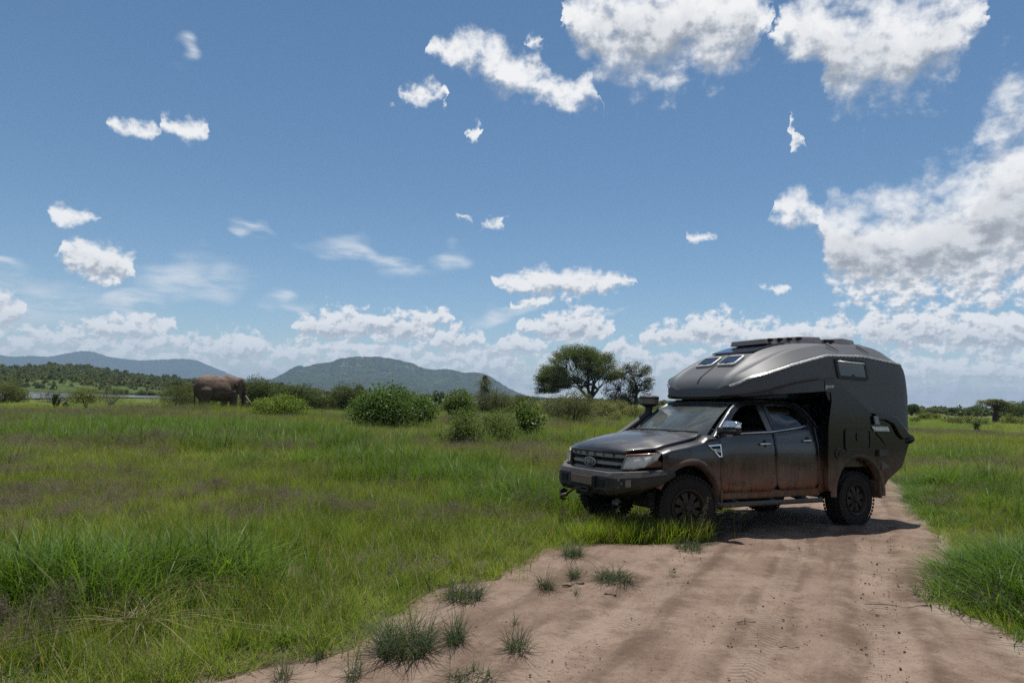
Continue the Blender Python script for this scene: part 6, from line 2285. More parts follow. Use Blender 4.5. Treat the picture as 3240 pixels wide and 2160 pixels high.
def build_acacia():
    rng = np.random.default_rng(77)
    x, y = 15.5, 131.9
    t = empty('acacia_tree', (x, y, z1(x, y)))
    tag(t, 'big umbrella shaped acacia tree with a wide flat crown', 'tree')
    S = 131.9 / 2160
    px = lambda u, v: ((u - 1870) * S, (1294 - v) * S)
    b = MB()
    # trunk with its fork
    limb(b, (0, 0, -0.2), (*px(1867, 1262)[:1], 0, px(1867, 1262)[1]), 0.62, 0.50, rng, 0.02)
    fork = Vector((px(1867, 1262)[0], 0, px(1867, 1262)[1]))
    mains = [(1880, 1215, 0.6, 0.34), (1858, 1222, -0.6, 0.30), (1838, 1232, 0.8, 0.28), (1890, 1228, -1.2, 0.24)]
    tips = []
    # crown clusters: layered sprays inside a dome hollow underneath
    cl = []
    tries = 0
    while len(cl) < 520 and tries < 20000:
        tries += 1
        u, v = rng.uniform(1703, 1968), rng.uniform(1096, 1248)
        cx = 1838
        # outer dome (steeper on the right)
        e = ((u - cx) / (133 if u < cx else 130)) ** 2 + ((v - 1222) / 124) ** 2
        low = np.interp(u, [1703, 1740, 1800, 1840, 1870, 1905, 1940, 1968], [1246, 1244, 1222, 1200, 1188, 1196, 1200, 1185])
        if v > 1222:
            e = abs((u - cx) / 133)
        if e > 1 or v > low:
            continue
        if u > 1940 and v > 1205:
            continue
        gx, gz = px(u, v)
        halfd = 7.0 * math.sqrt(max(0.05, 1 - ((u - cx) / 136) ** 2)) * np.interp(v, [1098, 1140, 1240], [0.45, 0.9, 1.0])
        gy = rng.uniform(-halfd, halfd)
        # gaps
        if vnoise(np.array([u * 0.035]), np.array([v * 0.06 + gy * 0.3]), 5)[0] < 0.30:
            continue
        cl.append((gx, gy, gz))
    cl = np.array(cl)
    ends = []
    for (u, v, dy, r) in mains:
        gx, gz = px(u, v)
        p = limb(b, fork, (gx, dy, gz), 0.40 if r > 0.3 else 0.33, r, rng, 0.06)[-1]
        ends.append((p, r))
    # secondary limbs reach the cluster field
    nodes = []
    for (p, r) in ends:
        for k in range(9):
            c = cl[rng.integers(len(cl))]
            tgt = Vector(p).lerp(Vector(c), rng.uniform(0.45, 0.7))
            tgt.z += 0.2
            limb(b, p, tgt, r * 0.42, 0.05, rng, 0.14, sag=0.04)
            nodes.append(tgt)
    for c in cl[::2]:
        dists = [(Vector(c) - q).length for q in nodes]
        q = nodes[int(np.argmin(dists))]
        limb(b, q, c, 0.042, 0.016, rng, 0.12, n=4)
    b.obj('trunk', M_BARK, t, smooth=True, recalc=False)
    # sprays of fine leaves
    per = 135
    C = np.repeat(cl, per, axis=0)
    out = C - np.array([px(1866, 1225)[0], 0, px(1866, 1225)[1] - 1.0])
    out /= np.linalg.norm(out, axis=1)[:, None]
    along = rng.uniform(-0.9, 0.9, len(C))
    off = out * along[:, None] + rng.normal(size=C.shape) * np.array([0.42, 0.42, 0.17])
    V, Q = leaf_quads(C + off, 0.24, rng, aspect=0.45, dirs=out * np.array([1, 1, 0.55]), jitter=0.35)
    foliage_obj('crown', V, Q, LEAF['acacia'], t)


def build_small_tree():
    rng = np.random.default_rng(78)
    x, y = 23.9, 130.9
    t = empty('savanna_tree', (x, y, z1(x, y)))
    tag(t, 'smaller sparse tree with brownish leaves and dead twigs right of the acacia', 'tree')
    S = 130.9 / 2160
    px = lambda u, v: ((u - 2010) * S, (1298 - v) * S)
    b = MB()
    top = px(2013, 1218)
    limb(b, (0, 0, -0.2), (top[0], 0, top[1]), 0.42, 0.27, rng, 0.05)
    limb(b, (-0.9, 0.3, -0.2), (*px(1998, 1270)[:1], 0.3, px(1998, 1270)[1]), 0.2, 0.14, rng, 0.1)
    forks = [(2013, 1250, 0.30), (2013, 1218, 0.27), (2005, 1240, 0.26)]
    cl = []
    tries = 0
    while len(cl) < 190 and tries < 9000:
        tries += 1
        u, v = rng.uniform(1912, 2068), rng.uniform(1144, 1288)
        e1 = ((u - 2008) / 58) ** 2 + ((v - 1196) / 50) ** 2
        e2 = ((u - 1950) / 40) ** 2 + ((v - 1228) / 36) ** 2
        e3 = ((u - 1975) / 30) ** 2 + ((v - 1262) / 28) ** 2
        e4 = ((u - 2030) / 36) ** 2 + ((v - 1215) / 30) ** 2
        if min(e1, e2 * 1.1, e3 * 1.1, e4) > 1:
            continue
        if vnoise(np.array([u * 0.05]), np.array([v * 0.07]), 15)[0] < 0.33:
            continue
        gx, gz = px(u, v)
        cl.append((gx, rng.uniform(-2.4, 2.4), gz))
    cl = np.array(cl)
    nodes = []
    for k in range(24):
        u, v, r = forks[k % 3]
        f = px(u, v)
        c = cl[rng.integers(len(cl))]
        p0 = Vector((f[0], 0, f[1]))
        tgt = p0.lerp(Vector(c), rng.uniform(0.5, 0.8))
        limb(b, p0, tgt, r * 0.5, 0.06, rng, 0.18, sag=0.06)
        nodes.append(tgt)
    for c in cl:
        q = nodes[int(np.argmin([(Vector(c) - n_).length for n_ in nodes]))]
        limb(b, q, c, 0.055, 0.02, rng, 0.2, n=4)
    for (u0, v0, u1, v1) in ((2004, 1165, 2009, 1141), (2036, 1172, 2054, 1157), (1912, 1254, 1922, 1228), (1912, 1245, 1934, 1228)):
        p, q = px(u0, v0), px(u1, v1)
        limb(b, (p[0], 0, p[1]), (q[0], 0, q[1]), 0.07, 0.03, rng, 0.15)
    b.obj('trunk', M_BARK, t, smooth=True, recalc=False)
    per = 52
    C = np.repeat(cl, per, axis=0)
    V, Q = leaf_quads(C + rng.normal(size=C.shape) * np.array([0.45, 0.45, 0.34]), 0.27, rng, aspect=0.5)
    foliage_obj('crown', V, Q, LEAF['tree2'], t)


def build_baobab():
    rng = np.random.default_rng(79)
    x, y = 65.1, 91.9
    t = empty('fat_trunked_tree', (x, y, z1(x, y)))
    tag(t, 'flat topped tree with a thick dark bottle shaped trunk in the right meadow', 'tree')
    S = 91.9 / 2160 * 1.04
    px = lambda u, v: ((u - 3153) * S, (1341 - v) * S)
    b = MB()
    b.tube([(0, 0, -0.1), (0.0, 0, 0.35), (0.0, 0, 1.0), (0.02, 0, 1.4), (0.03, 0, 1.75)], [0.42, 0.44, 0.36, 0.26, 0.17], 12)
    cl = []
    for k in range(150):
        u = rng.uniform(3104, 3206)
        topv = np.interp(u, [3104, 3125, 3150, 3180, 3206], [1279, 1273, 1271, 1275, 1284])
        v = topv + rng.uniform(0, 1) ** 1.6 * np.interp(u, [3104, 3150, 3206], [16, 20, 26])
        gx, gz = px(u, v)
        cl.append((gx, rng.uniform(-0.5, 0.5), gz))
    cl = np.array(cl)
    for k in range(26):
        c = cl[rng.integers(len(cl))]
        limb(b, (0.02, 0, 1.6), c, 0.085, 0.02, rng, 0.2, sag=0.06)
    b.obj('trunk', M_BARK, t, smooth=True, recalc=False)
    per = 26
    C = np.repeat(cl, per, axis=0)
    V, Q = leaf_quads(C + rng.normal(size=C.shape) * np.array([0.22, 0.22, 0.09]), 0.17, rng, aspect=0.5)
    foliage_obj('crown', V, Q, LEAF['olive3'], t)


build_plants()
build_acacia()
build_small_tree()
build_baobab()

# ------------------------------------------------------------------ grass
def mat_grass(name, a, b, c_, dead, trans=0.4, dead_amt=0.12, patch=0.25, rough=0.6):
    """blade colours a..b with patches of c_ across the meadow and some dead blades"""
    m, N = mat_new(name)
    geo = N.new('ShaderNodeNewGeometry')
    rnd = geo.outputs['Random Per Island']
    inst = N.new('ShaderNodeObjectInfo').outputs['Random']
    n = N.noise(geo.outputs['Position'], patch, 4.0, 0.6)
    f = N.math('ADD', N.math('MULTIPLY', rnd, 0.55), N.math('MULTIPLY', inst, 0.45))
    col = N.mix(f, a, b)
    col = N.mix(N.math('MULTIPLY', N.mapr(n, 0.42, 0.66), 0.75), col, c_)
    n2 = N.noise(geo.outputs['Position'], 2.2, 3.0, 0.65)
    col = N.mix(N.mapr(n2, 0.40, 0.62, 0.0, 0.85), col, N.mix(0.6, col, tuple(v * 0.55 for v in a)))
    col = N.mix(N.math('GREATER_THAN', rnd, 1.0 - dead_amt), col, dead)
    p = principled(N, col=col, rough=rough, spec=0.14)
    t = N.new('ShaderNodeBsdfTranslucent')
    N.l.new(N.mix(1.0, col, (1.35, 1.35, 0.6), 'MULTIPLY'), t.inputs[0])
    mx = N.new('ShaderNodeMixShader', {0: trans, 1: p.outputs[0], 2: t.outputs[0]})
    return finish(m, N, mx.outputs[0])


G_GREEN = mat_grass('grass_green', (0.085, 0.145, 0.012), (0.270, 0.370, 0.045), (0.250, 0.290, 0.060), (0.33, 0.27, 0.15), dead_amt=0.16)
G_LUSH = mat_grass('grass_lush', (0.036, 0.088, 0.012), (0.160, 0.255, 0.036), (0.105, 0.175, 0.028), (0.15, 0.15, 0.06), dead_amt=0.04, rough=0.45)
G_FIELD = mat_grass('grass_field', (0.105, 0.155, 0.018), (0.285, 0.350, 0.064), (0.265, 0.290, 0.075), (0.26, 0.22, 0.13), dead_amt=0.16, patch=0.06)
G_MAUVE = mat_grass('grass_seed_haze', (0.120, 0.096, 0.082), (0.220, 0.178, 0.150), (0.160, 0.135, 0.105), (0.20, 0.16, 0.12), trans=0.25, dead_amt=0.1)
G_STEM = mat_grass('grass_stem', (0.085, 0.100, 0.040), (0.170, 0.165, 0.085), (0.15, 0.135, 0.07), (0.21, 0.18, 0.12), trans=0.3)
G_DARK = mat_grass('grass_blue_green', (0.034, 0.058, 0.026), (0.080, 0.110, 0.050), (0.060, 0.085, 0.036), (0.16, 0.13, 0.08), dead_amt=0.10)
G_STRAW = mat_grass('grass_straw', (0.17, 0.13, 0.075), (0.30, 0.245, 0.16), (0.2, 0.16, 0.1), (0.14, 0.10, 0.06), trans=0.2)


def blades(n, rng, h, hvar, spread, width, lean, bend, segs=3, prostrate=0.0, radial=0.9):
    """n tapered blades rising from a patch of radius spread: vertices, tris, quads"""
    a = rng.uniform(0, 2 * np.pi, n)
    rad = spread * np.sqrt(rng.uniform(0, 1, n))
    b0 = np.stack([rad * np.cos(a), rad * np.sin(a), np.zeros(n)], -1)
    H = h * (1 + hvar * rng.uniform(-1, 1, n))
    dirz = a + rng.normal(0, radial, n)
    out = np.stack([np.cos(dirz), np.sin(dirz), np.zeros(n)], -1)
    ln = np.abs(rng.normal(lean, lean * 0.6, n)) + prostrate
    bd = np.abs(rng.normal(bend, bend * 0.6, n))
    side = np.stack([-np.sin(dirz + rng.normal(0, 0.7, n)), np.cos(dirz), np.zeros(n)], -1)
    side /= np.linalg.norm(side, axis=1)[:, None]
    W = width * rng.uniform(0.6, 1.3, n)
    rings = []
    for k in range(segs + 1):
        f = k / segs
        horiz = (ln * f + bd * f * f) * H
        vert = H * f * (1 - 0.28 * (ln + bd * f) ** 2 * f)
        c = b0 + out * horiz[:, None] + np.array([0, 0, 1]) * np.maximum(vert, 0.005)[:, None]
        w = W * (1.0 - f ** 1.6) * (0.75 + 0.5 * f * (1 - f) * 4 * 0.5)
        if k < segs:
            rings.append(c - side * w[:, None] * 0.5)
            rings.append(c + side * w[:, None] * 0.5)
        else:
            rings.append(c)
    per = 2 * segs + 1
    V = np.stack(rings, 1).reshape(-1, 3)
    base = (np.arange(n) * per)[:, None]
    Q = np.concatenate([base + np.array([[2 * k, 2 * k + 1, 2 * k + 3, 2 * k + 2]]) for k in range(segs - 1)], 0) if segs > 1 else np.zeros((0, 4), int)
    T = base + np.array([[2 * segs - 2, 2 * segs - 1, 2 * segs]])
    return V, T, Q


def seed_tuft(n, rng, h, spread, panicle, npan, w=0.003, lean=0.16):
    """thin stems carrying open seed heads; returns stems mesh arrays and panicle arrays"""
    Vs, Ts, Qs = blades(n, rng, h, 0.25, spread, w, lean, 0.12, segs=2)
    tips = Vs.reshape(n, 5, 3)[:, 4]
    mid = Vs.reshape(n, 5, 3)[:, 2:4].mean(1)
    V, T = [], []
    c = 0
    for i in range(n):
        for k in range(npan):
            f = rng.uniform(0.25, 1.05)
            p = mid[i] + (tips[i] - mid[i]) * f
            d = rng.normal(size=3)
            d[2] = abs(d[2]) * 0.5
            d /= np.linalg.norm(d)
            L = panicle * (1.15 - f * 0.7) * rng.uniform(0.5, 1.2)
            s = np.cross(d, rng.normal(size=3))
            s /= np.linalg.norm(s) + 1e-9
            V += [p, p + d * L - s * w * 0.6, p + d * L + s * w * 0.6 + d * w]
            T.append((c, c + 1, c + 2))
            c += 3
    return (Vs, Ts, Qs), (np.array(V), np.array(T))


def scatter(name, sources, P, rot, scl, idx, label_kind='stuff'):
    """instances of the source meshes on points P (geometry nodes); one object"""
    coll = bpy.data.collections.new(name + '_sources')
    for i, (me, mats) in enumerate(sources):
        o = bpy.data.objects.new('%s_source_%02d' % (name, i), me)
        for m_ in mats:
            me.materials.append(m_)
        coll.objects.link(o)
    me = bpy.data.meshes.new(name)
    me.vertices.add(len(P))
    me.vertices.foreach_set('co', np.ascontiguousarray(P, np.float32).ravel())
    for nm, typ, arr in (('rot', 'FLOAT_VECTOR', rot), ('scl', 'FLOAT_VECTOR', scl), ('idx', 'INT', idx)):
        at = me.attributes.new(nm, typ, 'POINT')
        at.data.foreach_set('vector' if typ == 'FLOAT_VECTOR' else 'value', np.ascontiguousarray(arr, np.float32 if typ == 'FLOAT_VECTOR' else np.int32).ravel())
    o = link(name, me)
    ng = bpy.data.node_groups.new(name + '_scatter', 'GeometryNodeTree')
    ng.interface.new_socket('Geometry', in_out='INPUT', socket_type='NodeSocketGeometry')
    ng.interface.new_socket('Geometry', in_out='OUTPUT', socket_type='NodeSocketGeometry')
    n = ng.nodes
    gi, go = n.new('NodeGroupInput'), n.new('NodeGroupOutput')
    iop = n.new('GeometryNodeInstanceOnPoints')
    ci = n.new('GeometryNodeCollectionInfo')
    ci.inputs['Collection'].default_value = coll
    ci.inputs['Separate Children'].default_value = True
    ci.inputs['Reset Children'].default_value = True
    iop.inputs['Pick Instance'].default_value = True

    def attr(nm, typ):
        a = n.new('GeometryNodeInputNamedAttribute')
        a.data_type = typ
        a.inputs['Name'].default_value = nm
        return a.outputs['Attribute']
    L = ng.links
    L.new(gi.outputs[0], iop.inputs['Points'])
    L.new(ci.outputs[0], iop.inputs['Instance'])
    L.new(attr('idx', 'INT'), iop.inputs['Instance Index'])
    e2r = n.new('FunctionNodeEulerToRotation')
    L.new(attr('rot', 'FLOAT_VECTOR'), e2r.inputs[0])
    L.new(e2r.outputs[0], iop.inputs['Rotation'])
    L.new(attr('scl', 'FLOAT_VECTOR'), iop.inputs['Scale'])
    L.new(iop.outputs[0], go.inputs[0])
    md = o.modifiers.new('scatter', 'NODES')
    md.node_group = ng
    tag(o, kind=label_kind)
    return o


def tuft_mesh(name, *args, **kw):
    V, T, Q = blades(*args, **kw)
    return fast_mesh(name, V, tri=T, quad=Q if len(Q) else None)


def seed_mesh(name, n, rng, h, spread, panicle, npan, w=0.003, lean=0.16):
    (V1, T1, Q1), (V2, T2) = seed_tuft(n, rng, h, spread, panicle, npan, w, lean)
    me = fast_mesh(name, np.vstack([V1, V2]), tri=np.vstack([T1, T2 + len(V1)]), quad=Q1)
    # stems take the first material, seed heads the second
    nt1 = len(T1)
    mi = np.zeros(len(me.polygons), np.int32)
    mi[nt1:nt1 + len(T2)] = 1
    me.polygons.foreach_set('material_index', mi)
    return me


def sample_field(rng, bands, az=47.0):
    out = []
    for (r0, r1, dens, s) in bands:
        n = int(R_(2 * az) * 0.5 * (r1 * r1 - r0 * r0) * dens)
        r = np.sqrt(rng.uniform(r0 * r0, r1 * r1, n))
        a = R_(1) * rng.uniform(-az, az, n)
        out.append(np.stack([r * np.sin(a), r * np.cos(a), np.full(n, s)], -1))
    return np.concatenate(out)


MAUVE = [(-5.4, 10.9, 2.6, 1.2), (-6.4, 9.3, 2.4, 0.9), (-3.5, 4.7, 0.9, 0.6), (-1.5, 7.0, 0.8, 0.6), (-3.0, 9.6, 2.4, 0.9), (13.0, 19.5, 3.6, 1.8), (30.0, 46.0, 7.0, 4.0), (-12.5, 17.0, 5.0, 2.5), (-9.5, 13.0, 3.0, 1.8), (7.8, 11.8, 1.4, 0.8), (8.5, 9.2, 1.2, 0.9), (-22, 36, 8, 4), (2.2, 17.5, 2.5, 1.5), (-6, 22, 4, 2)]
LUSH = [(-3.4, 5.5, 0.95, 0.55), (-2.7, 6.1, 0.55, 0.40), (4.9, 6.6, 0.75, 0.9), (5.6, 6.9, 0.9, 0.8), (4.5, 6.0, 0.4, 0.45), (-4.6, 5.2, 0.6, 0.45), (-6.5, 19.5, 4.0, 2.2), (-1.5, 13.2, 1.6, 1.0), (-2.2, 15.5, 2.5, 1.3), (0.2, 11.0, 1.0, 0.8), (-10, 24, 5, 2.5), (9.5, 14.5, 1.6, 1.2), (14.0, 22.0, 2.0, 1.4), (0.0, 24.0, 3.2, 2.0), (-16, 30, 6, 3)]


def blob_sum(x, y, L):
    f = np.zeros_like(x)
    for (cx, cy, rx, ry) in L:
        f = np.maximum(f, np.exp(-((x - cx) / rx) ** 2 - ((y - cy) / ry) ** 2))
    return f


def patch_mesh(name, rng, comps, rad):
    """a round patch of meadow: comps are (generator, count, material) with many blades"""
    Vs, Ts, Qs, tm, qm, mats = [], [], [], [], [], []
    off = 0
    for (gen, mat_list) in comps:
        for (V, T, Q, mi) in gen(rng):
            Vs.append(V)
            Ts.append(T + off)
            tm.append(np.full(len(T), len(mats) + mi))
            if len(Q):
                Qs.append(Q + off)
                qm.append(np.full(len(Q), len(mats) + mi))
            off += len(V)
        mats += mat_list
    me = fast_mesh(name, np.vstack(Vs), tri=np.vstack(Ts), quad=np.vstack(Qs))
    me.polygons.foreach_set('material_index', np.concatenate(tm + qm).astype(np.int32))
    return me, mats


def spread(rng, n, rad, clump):
    """root positions: clustered in bunches, thinning out towards the rim"""
    k = max(3, int(n / clump))
    c = rng.normal(0, rad * 0.52, (k, 2))
    p = c[rng.integers(0, k, n)] + rng.normal(0, rad * 0.10, (n, 2))
    return p


def many_blades(n, rad, h, hvar, w, lean, bend, clump=14, segs=3):
    def gen(rng):
        V, T, Q = blades(n, rng, h, hvar, 0.0, w, lean, bend, segs=segs)
        p = spread(rng, n, rad, clump)
        tall = 0.45 + 1.05 * vnoise(p[:, 0] * 6 + 31, p[:, 1] * 6, int(rng.integers(1000)))
        V = V.reshape(n, -1, 3)
        V = V * tall[:, None, None]
        V[:, :, :2] += p[:, None, :]
        return [(V.reshape(-1, 3), T, Q, 0)]
    return gen


def many_seeds(n, rad, h, panicle, npan, w, lean):
    def gen(rng):
        (V1, T1, Q1), (V2, T2) = seed_tuft(n, rng, h, 0.0, panicle, npan, w, lean)
        p = spread(rng, n, rad, 3)
        V1 = V1.reshape(n, -1, 3)
        V1[:, :, :2] += p[:, None, :]
        V2 = V2.reshape(n, -1, 3)
        V2[:, :, :2] += p[:, None, :]
        return [(V1.reshape(-1, 3), T1, Q1, 0), (V2.reshape(-1, 3), T2, np.zeros((0, 4), int), 1)]
    return gen


def build_grass():
    rng = np.random.default_rng(5)
    # ---- small tufts: track edges and the far meadow
    green = [(tuft_mesh('tuft_green', 32, rng, 0.19, 0.55, 0.09, 0.0055, 0.22, 0.26), [G_GREEN]) for k in range(5)]
    lush = [(tuft_mesh('tuft_lush', 28, rng, 0.38, 0.45, 0.13, 0.012, 0.25, 0.55, segs=4), [G_LUSH]) for k in range(4)]
    field = [(tuft_mesh('tuft_field', 34, rng, 0.27, 0.5, 0.16, 0.007, 0.2, 0.26), [G_FIELD]) for k in range(4)]
    stem = [(seed_mesh('tuft_stem', 7, rng, 0.50, 0.12, 0.030, 16, 0.0026), [G_STEM, G_STEM]) for k in range(3)]
    mauve = [(seed_mesh('tuft_mauve', 12, rng, 0.34, 0.16, 0.055, 50, 0.0020, 0.14), [G_STEM, G_MAUVE]) for k in range(3)]
    src = green + lush + field + stem + mauve
    I_G, I_L, I_F, I_S, I_M = 0, 5, 9, 13, 16
    # ---- patches of meadow
    RAD = 0.46
    pg, pl, pf, pm = [], [], [], []
    for k in range(5):
        pg.append(patch_mesh('patch_green', rng, [(many_blades(520, RAD, 0.21, 0.5, 0.0055, 0.15, 0.20, 9), [G_GREEN]), (many_blades(90, RAD, 0.20, 0.5, 0.009, 0.25, 0.45, 6), [G_LUSH]), (many_blades(110, RAD, 0.24, 0.4, 0.005, 0.2, 0.3), [G_FIELD]), (many_seeds(9, RAD, 0.40, 0.03, 14, 0.0024, 0.18), [G_STEM, G_STEM])], RAD))
    for k in range(4):
        pl.append(patch_mesh('patch_lush', rng, [(many_blades(330, RAD, 0.38, 0.5, 0.011, 0.20, 0.45, 12, 4), [G_LUSH]), (many_blades(240, RAD, 0.24, 0.4, 0.006, 0.18, 0.25, 9), [G_GREEN])], RAD))
        pf.append(patch_mesh('patch_field', rng, [(many_blades(460, RAD, 0.25, 0.5, 0.006, 0.18, 0.25, 10), [G_FIELD]), (many_blades(240, RAD, 0.22, 0.4, 0.0055, 0.16, 0.22, 9), [G_GREEN]), (many_seeds(20, RAD, 0.44, 0.03, 14, 0.0024, 0.18), [G_STEM, G_STEM])], RAD))
        pm.append(patch_mesh('patch_mauve', rng, [(many_blades(380, RAD, 0.17, 0.5, 0.0055, 0.2, 0.25, 9), [G_GREEN]), (many_blades(150, RAD, 0.20, 0.4, 0.006, 0.2, 0.3), [G_FIELD]), (many_seeds(58, RAD, 0.33, 0.055, 44, 0.0019, 0.14), [G_STEM, G_MAUVE])], RAD))
    psrc = pg + pl + pf + pm
    J_G, J_L, J_F, J_M = 0, 5, 9, 13

    def bare_at(x, y):
        hole = np.exp(-((x + 3.3) / 1.0) ** 2 - ((y - 15.0) / 0.35) ** 2)
        return np.maximum(hole * 1.2, 0.4 * (fbm(x * 0.5, y * 0.5, 3, 95) < 0.25))

    def lush_at(x, y):
        return np.clip(blob_sum(x, y, LUSH) + 0.9 * sstep(0.58, 0.70, fbm(x * 0.16, y * 0.16, 3, 99)) * sstep(10, 16, np.hypot(x, y)), 0, 1)

    def mauve_at(x, y):
        return np.clip(blob_sum(x, y, MAUVE) * 0.95 + 0.75 * sstep(0.56, 0.68, fbm(x * 0.13 + 7, y * 0.22, 3, 101)), 0, 1)

    def tall_at(x, y):
        return (0.55 + 0.75 * fbm(x * 0.45, y * 0.45, 3, 105)) * (0.8 + 0.2 * sstep(9, 14, np.hypot(x, y)))

    # ---- patches, on a jittered grid out to 30 m
    X, Y, S = [], [], []
    for (r0, r1, sp, sc) in ((2.3, 16, 0.40, 1.0), (16, 31, 0.62, 1.5)):
        gx, gy = np.meshgrid(np.arange(-r1, r1, sp), np.arange(0, r1, sp))
        gx = gx.ravel() + rng.uniform(-0.5, 0.5, gx.size) * sp
        gy = gy.ravel() + rng.uniform(-0.5, 0.5, gy.size) * sp
        r = np.hypot(gx, gy)
        k = (r >= r0) & (r < r1) & (np.abs(np.degrees(np.arctan2(gx, gy))) < 50)
        X.append(gx[k]); Y.append(gy[k]); S.append(np.full(k.sum(), sc))
    x, y, s = map(np.concatenate, (X, Y, S))
    rd = road_dist(x, y)
    xv, yv = truck_local(x, y)
    near_truck = (xv < 1.5) & (xv > -5.0) & (np.abs(yv) < 1.45)
    k = (rd > 0.42 * s) & ~near_truck & (rng.uniform(size=len(x)) > bare_at(x, y))
    x, y, s, rd = x[k], y[k], s[k], rd[k]
    n = len(x)
    r = np.hypot(x, y)
    lf, mf = lush_at(x, y), mauve_at(x, y)
    idx = J_G + rng.integers(0, 5, n)
    idx = np.where(rng.uniform(size=n) < sstep(9, 24, r) * 0.75, J_F + rng.integers(0, 4, n), idx)
    idx = np.where(rng.uniform(size=n) < lf * 0.85, J_L + rng.integers(0, 4, n), idx)
    idx = np.where(rng.uniform(size=n) < mf * 0.62 * (1 - lf * 0.7), J_M + rng.integers(0, 4, n), idx)
    hs = np.clip(0.55 + rd * 0.35, 0.5, 1.05) * tall_at(x, y) * rng.uniform(0.85, 1.2, n) * np.where(s > 1.2, 1.15, 1.0)
    rot = np.stack([rng.normal(0, 0.03, n), rng.normal(0, 0.03, n), rng.uniform(0, 2 * np.pi, n)], -1)
    scatter('meadow_grass', psrc, np.stack([x, y, zg(x, y) - 0.01], -1), rot, np.stack([s, s, hs], -1), idx)

    # ---- tufts along the track, round the truck and beyond 30 m
    pts = sample_field(rng, [(2.6, 9, 120, 0.95), (9, 16, 80, 1.0), (16, 31, 30, 1.15), (31, 60, 11, 1.5), (60, 110, 2.4, 2.2), (110, 190, 0.8, 3.2)])
    x, y, s = pts[:, 0], pts[:, 1], pts[:, 2]
    rd = road_dist(x, y)
    r = np.hypot(x, y)
    xv, yv = truck_local(x, y)
    near_truck = (xv < 1.6) & (xv > -5.0) & (np.abs(yv) < 1.6)
    edge = 0.03 + 0.20 * (fbm(x * 1.7, y * 1.7, 3, 91) - 0.35)
    keep = (rd > edge) & (river_dist(x, y) > 2.0) & ((r > 31) | (rd < 0.62) | near_truck)
    under = (xv < 1.15) & (xv > -4.6) & (np.abs(yv) < 1.02)
    keep &= ~(under & (rng.uniform(size=len(x)) < 0.45))
    for wx in (0.0, XR):
        for wy in (0.8, -0.8):
            keep &= ~((np.abs(xv - wx) < 0.36) & (np.abs(yv - wy) < 0.17))
    x, y, s, rd, r, under = x[keep], y[keep], s[keep], rd[keep], r[keep], under[keep]
    n = len(x)
    lf, mf = lush_at(x, y), mauve_at(x, y)
    idx = I_G + rng.integers(0, 5, n)
    idx = np.where(rng.uniform(size=n) < sstep(11, 26, r) * 0.8, I_F + rng.integers(0, 4, n), idx)
    idx = np.where(rng.uniform(size=n) < lf * 0.8 * (1 - 0.4 * sstep(30, 60, r)), I_L + rng.integers(0, 4, n), idx)
    v = rng.uniform(size=n)
    idx = np.where((v < mf * 0.36) & (rd > 0.35) & (r < 62), I_M + rng.integers(0, 3, n), idx)
    idx = np.where((v > 0.90) & (rd > 0.3) & (r < 60), I_S + rng.integers(0, 3, n), idx)
    hs = np.clip(0.42 + rd * 0.40, 0.42, 1.05) * (0.72 + 0.55 * fbm(x * 0.35, y * 0.35, 3, 105)) * rng.uniform(0.8, 1.2, n)
    hs = np.where(under, np.minimum(hs, 0.7), hs)
    hs = np.where(r > 16, hs * np.interp(r, [16, 40, 62, 190], [1.0, 1.25, 1.0, 0.8]), hs)
    hs = hs * (1 + 0.85 * np.exp(-((x + 21.5) / 7.0) ** 2 - ((y - 50.0) / 5.0) ** 2))
    hs = np.where((np.degrees(np.arctan2(x, y)) < -25) & (r > 55), hs * 0.55, hs)
    # lush clumps of the foreground stand out from the meadow
    ex = []
    for (cx, cy, rx, ry) in LUSH[:6] + [(0.2, 11.0, 0.9, 0.6), (-1.5, 13.2, 1.2, 0.7), (9.5, 14.5, 1.2, 0.9)]:
        m_ = int(120 * rx * ry * (1.0 if cy < 9 else 0.5))
        ex.append(np.stack([rng.normal(cx, rx * 0.45, m_), rng.normal(cy, ry * 0.45, m_)], -1))
    # the tongue of grass before the front wheel
    m_ = 210
    t_ = rng.uniform(0, 1, m_)
    ex.append(np.stack([0.9 + 1.75 * t_ + rng.normal(0, 0.10, m_), 8.32 + 0.22 * t_ + rng.normal(0, 0.12, m_)], -1))
    ex = np.concatenate(ex)
    erd = road_dist(ex[:, 0], ex[:, 1])
    ex, erd = ex[erd > 0.04], erd[erd > 0.04]
    m_ = len(ex)
    x, y, s = np.concatenate([x, ex[:, 0]]), np.concatenate([y, ex[:, 1]]), np.concatenate([s, np.full(m_, 1.15)])
    hs = np.concatenate([hs, rng.uniform(0.65, 1.25, m_) * np.clip(0.5 + erd * 0.9, 0.5, 1.1)])
    tongue = (ex[:, 1] > 7.7) & (ex[:, 1] < 9.2) & (ex[:, 0] < 3.2) & (ex[:, 0] > 0.3)
    hs[-m_:] = np.where(tongue, rng.uniform(0.85, 1.45, m_), hs[-m_:])
    idx = np.concatenate([idx, np.where(tongue, I_G + rng.integers(0, 5, m_), I_L + rng.integers(0, 4, m_))])
    n = len(x)
    rot = np.stack([rng.normal(0, 0.08, n), rng.normal(0, 0.08, n), rng.uniform(0, 2 * np.pi, n)], -1)
    wd = s * rng.uniform(0.85, 1.2, n)
    scatter('verge_grass', src, np.stack([x, y, zg(x, y) - 0.01], -1), rot, np.stack([wd, wd, hs], -1), idx)


